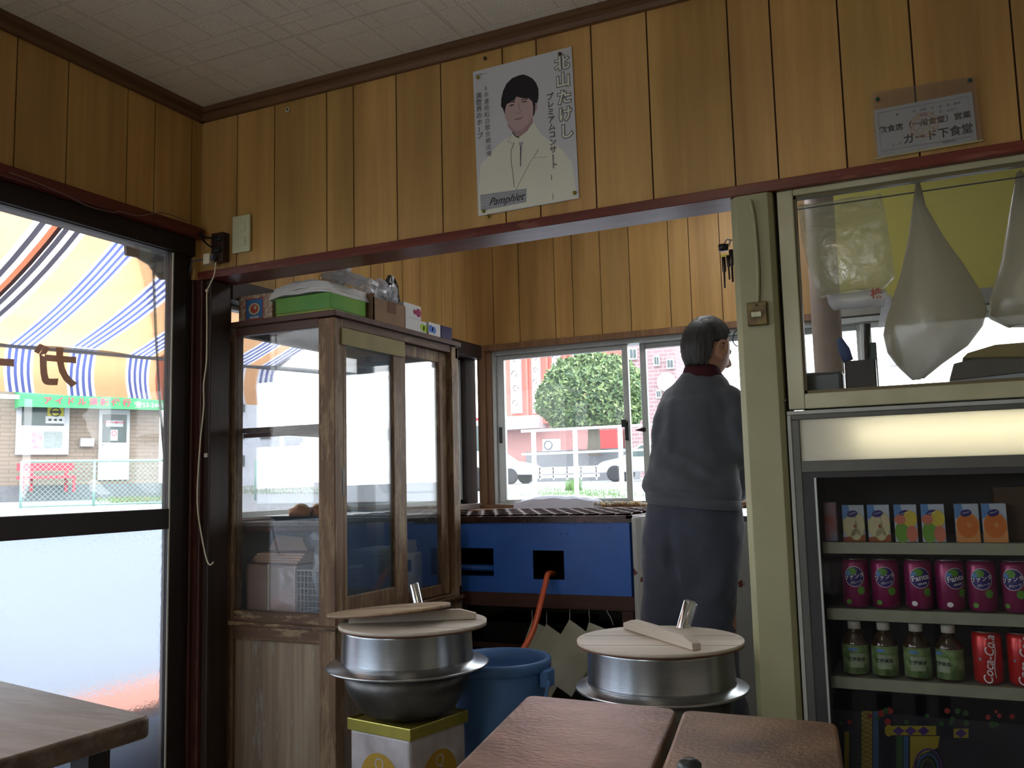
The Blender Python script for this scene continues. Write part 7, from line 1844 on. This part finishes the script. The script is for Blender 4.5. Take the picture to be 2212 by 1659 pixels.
def browsock(d):
    o = 0.0
    if d.y > 0.5:
        for sx_ in (-1, 1):
            e = math.exp(-(((d.x-sx_*0.36)/0.16)**2+((d.z-0.05)/0.12)**2)); o -= 0.009*e
            e = math.exp(-(((d.x-sx_*0.40)/0.2)**2+((d.z+0.28)/0.16)**2)); o += 0.004*e
        o += 0.001*math.exp(-((d.x/0.3)**2+((d.z+0.52)/0.05)**2))-0.003*math.exp(-((d.x/0.3)**2+((d.z+0.60)/0.035)**2))
        o += 0.001*math.exp(-((d.x/0.3)**2+((d.z+0.68)/0.05)**2))
    return o
headmesh(mb, browsock)
# nose, ears
mb.tube([HP(0, 0.082, 0.012), HP(0, 0.096, -0.010), HP(0, 0.106, -0.030), HP(0, 0.092, -0.040)], [0.008, 0.010, 0.014, 0.010], 12)
for sx_ in (-1, 1):
    mb.ico(HP(sx_*0.012, 0.090, -0.034), 0.008, 2)
    pts = [HP(sx_*(0.082+0.006*math.sin(t)-0.006*math.cos(t)), -0.002-0.017*math.cos(t), -0.008+0.031*math.sin(t)) for t in [i*2*PI/16 for i in range(16)]]
    mb.tube(pts, [0.0065 if 0 <= i < 10 else 0.005 for i in range(16)], 8, closed=True)
    mb.ico(HP(sx_*0.076, -0.002, -0.010), 0.017, 2, 0, (0.6, 0.8, 1.3))
    mb.ico(HP(sx_*0.078, 0.004, -0.036), 0.009, 2)
# neck, trunk, limbs: one skin surface
mb.tube([hdC+Vector((0.0, -0.012, -0.05)), nk+Vector((0, 0.005, 0.01)), nk+Vector((-0.003, -0.01, -0.06))], [0.052, 0.055, 0.066], 24)
mb.loft([ring(hipC+Vector((0, 0, -0.08)), 0.125, 0.085), ring(hipC, 0.135, 0.095), ring(waist, 0.120, 0.085), ring(M_(1500, 960, 0.03), 0.125, 0.088), ring(M_(1508, 890, 0.05), 0.135, 0.09), ring(shC+Vector((0, 0, -0.03)), 0.085, 0.065), ring(nk+Vector((0, 0, -0.02)), 0.06, 0.055)])
def limb(a, b, c, r): mb.tube(smooth([a, b, c], 8), [r[0]+(r[1]-r[0])*min(1, i/8)+(r[2]-r[1])*max(0, (i-8)/8) for i in range(17)], 20)
limb(shL, elL, hnL, (0.040, 0.034, 0.025)); limb(shR, elR, hnR, (0.040, 0.034, 0.025))
limb(hipC+Vector((-0.07, 0, -0.03)), kneL, ankL, (0.078, 0.052, 0.036)); limb(hipC+Vector((0.07, 0, -0.03)), kneR, ankR, (0.078, 0.052, 0.036))
for an in (ankL, ankR): mb.tube([an+Vector((0, -0.03, -0.035)), an+Vector((0, 0.05, -0.045)), an+Vector((0, 0.14, -0.06))], [0.034, 0.034, 0.02], 14)
# hands: palm, four unequal bent fingers, thumb from the side of the palm
def hand(w, el, side_):
    d = (w-el).normalized(); d = Vector((d.x*0.5, d.y, 0)).normalized(); s_ = Vector((d.y, -d.x, 0)); u = Vector((0, 0, 1))
    palm = w+d*0.05
    mb.loft([[w+s_*(0.026*math.cos(t))+u*(0.018*math.sin(t)) for t in [i*PI/8 for i in range(16)]], [palm+s_*(0.040*math.cos(t))+u*(0.015*math.sin(t)) for t in [i*PI/8 for i in range(16)]], [w+d*0.095+s_*(0.040*math.cos(t))+u*(0.011*math.sin(t)) for t in [i*PI/8 for i in range(16)]]])
    for k, (off, ln) in enumerate(((-0.031, 0.058), (-0.0105, 0.070), (0.0105, 0.074), (0.031, 0.066))):
        b0 = w+d*0.088+s_*off*(-side_); dd = (d+s_*off*(-side_)*4).normalized()
        mb.tube([b0, b0+dd*ln*0.45+u*0.004, b0+dd*ln*0.78-u*0.010, b0+dd*ln*0.95-u*0.026], [0.0095, 0.0088, 0.0082, 0.0068], 12)
    t0 = w+d*0.025+s_*0.030*(-side_)*-1
    th = s_*side_
    mb.tube([w+d*0.022-th*0.020*-1, w+d*0.048+th*0.046, w+d*0.072+th*0.060-u*0.008, w+d*0.088+th*0.062-u*0.014], [0.013, 0.011, 0.0095, 0.0075], 12)
hand(hnL, elL, 1); hand(hnR, elR, -1)
man = mb.build('person', M_skin, origin=(hipC.x, MY, 0))
tag(man, 'grey haired man from behind in a charcoal sweatshirt and dark trousers, working at the counter', 'person')
remesh(man, 0.0055, 3)
for sx_ in (-1, 1):
    MB().ico(HP(sx_*0.027, 0.076, 0.008), 0.0115, 2).build('eye', mat('eye_white', (210, 206, 200), rough=0.2), man)
MB().tube([HP(-0.020, 0.058, -0.068), HP(0, 0.066, -0.067), HP(0.020, 0.058, -0.068)], 0.0022, 6).build('mouth', mat('lip', (140, 84, 76), rough=0.5), man)
# hair: cap over the skull, cut short round the ears and nape
def hairoff(d):
    front = d.y > 0.30+0.0*d.z and d.z < 0.50
    face = d.y > 0.12 and d.z < 0.30+0.42*min(1, max(0, (d.y-0.12)/0.75)) and not (abs(d.x) > 0.8 and d.z > -0.02 and d.y < 0.28)
    ear = abs(d.x) > 0.66 and d.z < 0.16 and d.y > -0.34
    nape = d.z < -0.60
    if face or ear or nape: return -0.012
    return 0.010+0.006*max(0, d.z)+0.0025*math.sin(38*math.atan2(d.x, -d.y+0.001))*(1 if d.z < 0.9 else 0)+0.002*noise.noise(d*9)
hm_ = MB(); headmesh(hm_, hairoff, 5); hm_.build('hair', M_hairm, man)
e1 = hdC+HR @ Vector((0.087, 0.002, -0.002))
MB().tube([e1, e1+Vector((0, 0, -0.012)), e1+Vector((0.003, -0.002, -0.02))], 0.0018, 6).build('ear_piece', mat('gold_ear_piece', (206, 190, 110), rough=0.2, metal=0.8), man)
# collar
mb = MB(); 
mb.tube([nk+Vector((0.002, -0.004, -0.035)), nk+Vector((0.002, -0.002, -0.004)), nk+Vector((0.002, 0.0, 0.010)), nk+Vector((0.002, 0.0, 0.013))], [0.075, 0.066, 0.061, 0.055], 32)
mb.build('collar', M_collar, man)
# sweatshirt
mb = MB()
rows = [(1084, 1404, 1592, 0.098, 0.0), (1072, 1396, 1598, 0.108, 0.0), (1056, 1389, 1599, 0.116, -0.003), (1040, 1394, 1597, 0.118, 0.0), (1015, 1401, 1592, 0.114, 0.01), (985, 1406, 1586, 0.112, 0.02), (940, 1410, 1582, 0.114, 0.035), (900, 1417, 1583, 0.114, 0.045), (870, 1428, 1584, 0.106, 0.055), (845, 1442, 1580, 0.094, 0.065), (825, 1458, 1570, 0.080, 0.075), (810, 1470, 1558, 0.070, 0.085), (802, 1477, 1550, 0.062, 0.088)]
rg = []
for (y, xl, xr, ry, dy) in rows:
    a, b_ = M_(xl, y, dy), M_(xr, y, dy); c_ = (a+b_)/2; rg.append((c_, (b_-a).length/2, ry, y))
def folds(q, yy):
    # cloth ridges and hollows on the back, running from the left waist up to the right
    s = 0.0
    if q.y > MY+0.09: return 0
    for (x0_, y0_, x1_, y1_, w_, h_) in ((1408, 985, 1520, 1050, .016, .016), (1420, 950, 1580, 1040, .014, .013), (1440, 870, 1430, 960, .014, -.012), (1455, 860, 1462, 985, .012, .010), (1400, 1040, 1590, 1080, .012, .012), (1540, 880, 1575, 1010, .016, -.012), (1500, 1010, 1590, 1055, .012, -.010), (1412, 1010, 1440, 1045, .012, -.012)):
        A2, B2 = M_(x0_, y0_), M_(x1_, y1_); p = Vector((q.x, 0, q.z)); a2 = Vector((A2.x, 0, A2.z)); b2_ = Vector((B2.x, 0, B2.z)); e_ = b2_-a2
        t = max(0, min(1, (p-a2).dot(e_)/e_.dot(e_))); d2 = (p-(a2+e_*t)).length
        s += h_*math.exp(-(d2/w_)**2)*math.sin(PI*(0.15+0.7*t))
    return s
rr2 = []
for i in range(len(rg)-1):
    for k in range(4):
        t = k/4; (c0, r0, s0, y0_), (c1, r1, s1, y1_) = rg[i], rg[i+1]
        rr2.append((c0.lerp(c1, t), r0+(r1-r0)*t, s0+(s1-s0)*t, y0_+(y1_-y0_)*t))
rr2.append(rg[-1]); out_ = []
for (c_, rx_, ry_, y) in rr2:
    rn = ring(c_, rx_, ry_, 72, 2.4, 0.08, 0.12 if y < 860 else 0.0); lowk = max(0, min(1, (y-1000)/70))
    out_.append([Vector((q.x, q.y-folds(q, y), q.z-lowk*0.10*(q.x-c_.x))) for q in rn])
mb.loft(out_)
for s__ in (shL, shR): mb.ico(s__+Vector((0, 0, 0)), 0.062, 3)
def sleeve(a, b, c, r): mb.tube(smooth([a, b, c], 8), [r[0]+(r[1]-r[0])*min(1, i/8)+(r[2]-r[1])*max(0, (i-8)/8)+0.003*math.sin(i*1.9) for i in range(17)], 22)
sleeve(shL+Vector((0.01, 0, 0.004)), elL, hnL-Vector((0, 0.01, 0)), (0.060, 0.056, 0.038))
sleeve(shR+Vector((-0.005, 0, 0.004)), elR, hnR-Vector((0, 0.01, 0)), (0.062, 0.058, 0.040))
sw_ = mb.build('sweatshirt', M_sweat, man); remesh(sw_, 0.0085, 4, ((0.16, 0.020), (0.06, 0.008)))
mb = MB(); mb.loft([[Vector((q.x, q.y, q.z-0.10*(q.x-waist.x))) for q in ring(waist+Vector((0, 0, z)), r_*1.0, ry_, 48, 2.5, 0.08)] for z, r_, ry_ in ((-0.026, 0.150, 0.098), (-0.024, 0.160, 0.110), (0.006, 0.163, 0.114), (0.010, 0.150, 0.098))])
mb.build('waist_rib', M_sweat, man)
# trousers
mb = MB()
rows = [(1066, 1402, 1594, 0.098), (1090, 1397, 1598, 0.106), (1130, 1392, 1600, 0.118), (1180, 1390, 1599, 0.120), (1215, 1391, 1596, 0.112), (1240, 1394, 1592, 0.105), (1300, 1400, 1586, 0.085), (1345, 1404, 1576, 0.07)]
rg = []
for (y, xl, xr, ry) in rows:
    a, b_ = M_(xl, y), M_(xr, y); c_ = (a+b_)/2; cr = M_(1462+(y-1060)*0.04, y).x; kk = 0.006+0.018*max(0, min(1, (y-1130)/90))
    rg.append([Vector((q.x, q.y+(kk*math.exp(-((q.x-cr)/0.014)**2) if q.y < MY else 0), q.z)) for q in ring(c_, (b_-a).length/2, ry, 96, 2.5, 0.08)])
mb.loft(rg)
for sgn, kn, an in ((-1, kneL, ankL), (1, kneR, ankR)):
    cols = [(1205, 1391, 1500) if sgn < 0 else (1205, 1486, 1597), (1280, 1389, 1508) if sgn < 0 else (1280, 1476, 1590), (1345, 1388, 1506) if sgn < 0 else (1345, 1478, 1582)]
    rg = []
    for (y, xl, xr) in cols:
        a, b_ = M_(xl, y), M_(xr, y); c_ = (a+b_)/2; rg.append(ring(c_, (b_-a).length/2, 0.10 if y < 1300 else 0.088, 28, 2.2))
    last = rg[-1]; cc = sum(last, Vector((0, 0, 0)))/len(last)
    rg.append(ring((kn.x*0.5+cc.x*0.5, MY+0.012, 0.46), 0.086, 0.082, 28, 2.2)); rg.append(ring((an.x, MY-0.01, 0.25), 0.068, 0.072, 28, 2.2)); rg.append(ring((an.x, MY-0.01, 0.10), 0.064, 0.068, 28, 2.2)); rg.append(ring((an.x, MY, 0.06), 0.066, 0.07, 28, 2.2))
    mb.loft(rg)
tr_ = mb.build('trousers', M_trou, man); remesh(tr_, 0.010, 3, ((0.16, 0.034), (0.07, 0.012)))
for an in (ankL, ankR):
    mb = MB(); rg = []
    for yy, w_, h_ in ((-0.10, 0.02, 0.03), (-0.085, 0.036, 0.06), (-0.02, 0.042, 0.078), (0.05, 0.042, 0.07), (0.12, 0.048, 0.05), (0.17, 0.038, 0.038), (0.185, 0.015, 0.02)):
        rg.append([Vector((an.x+w_*math.cos(t), an.y+yy, 0.003+h_/2*(1+math.sin(t)))) for t in [i*2*PI/20 for i in range(20)]])
    mb.loft(rg); mb.build('shoe', M_shoe, man)
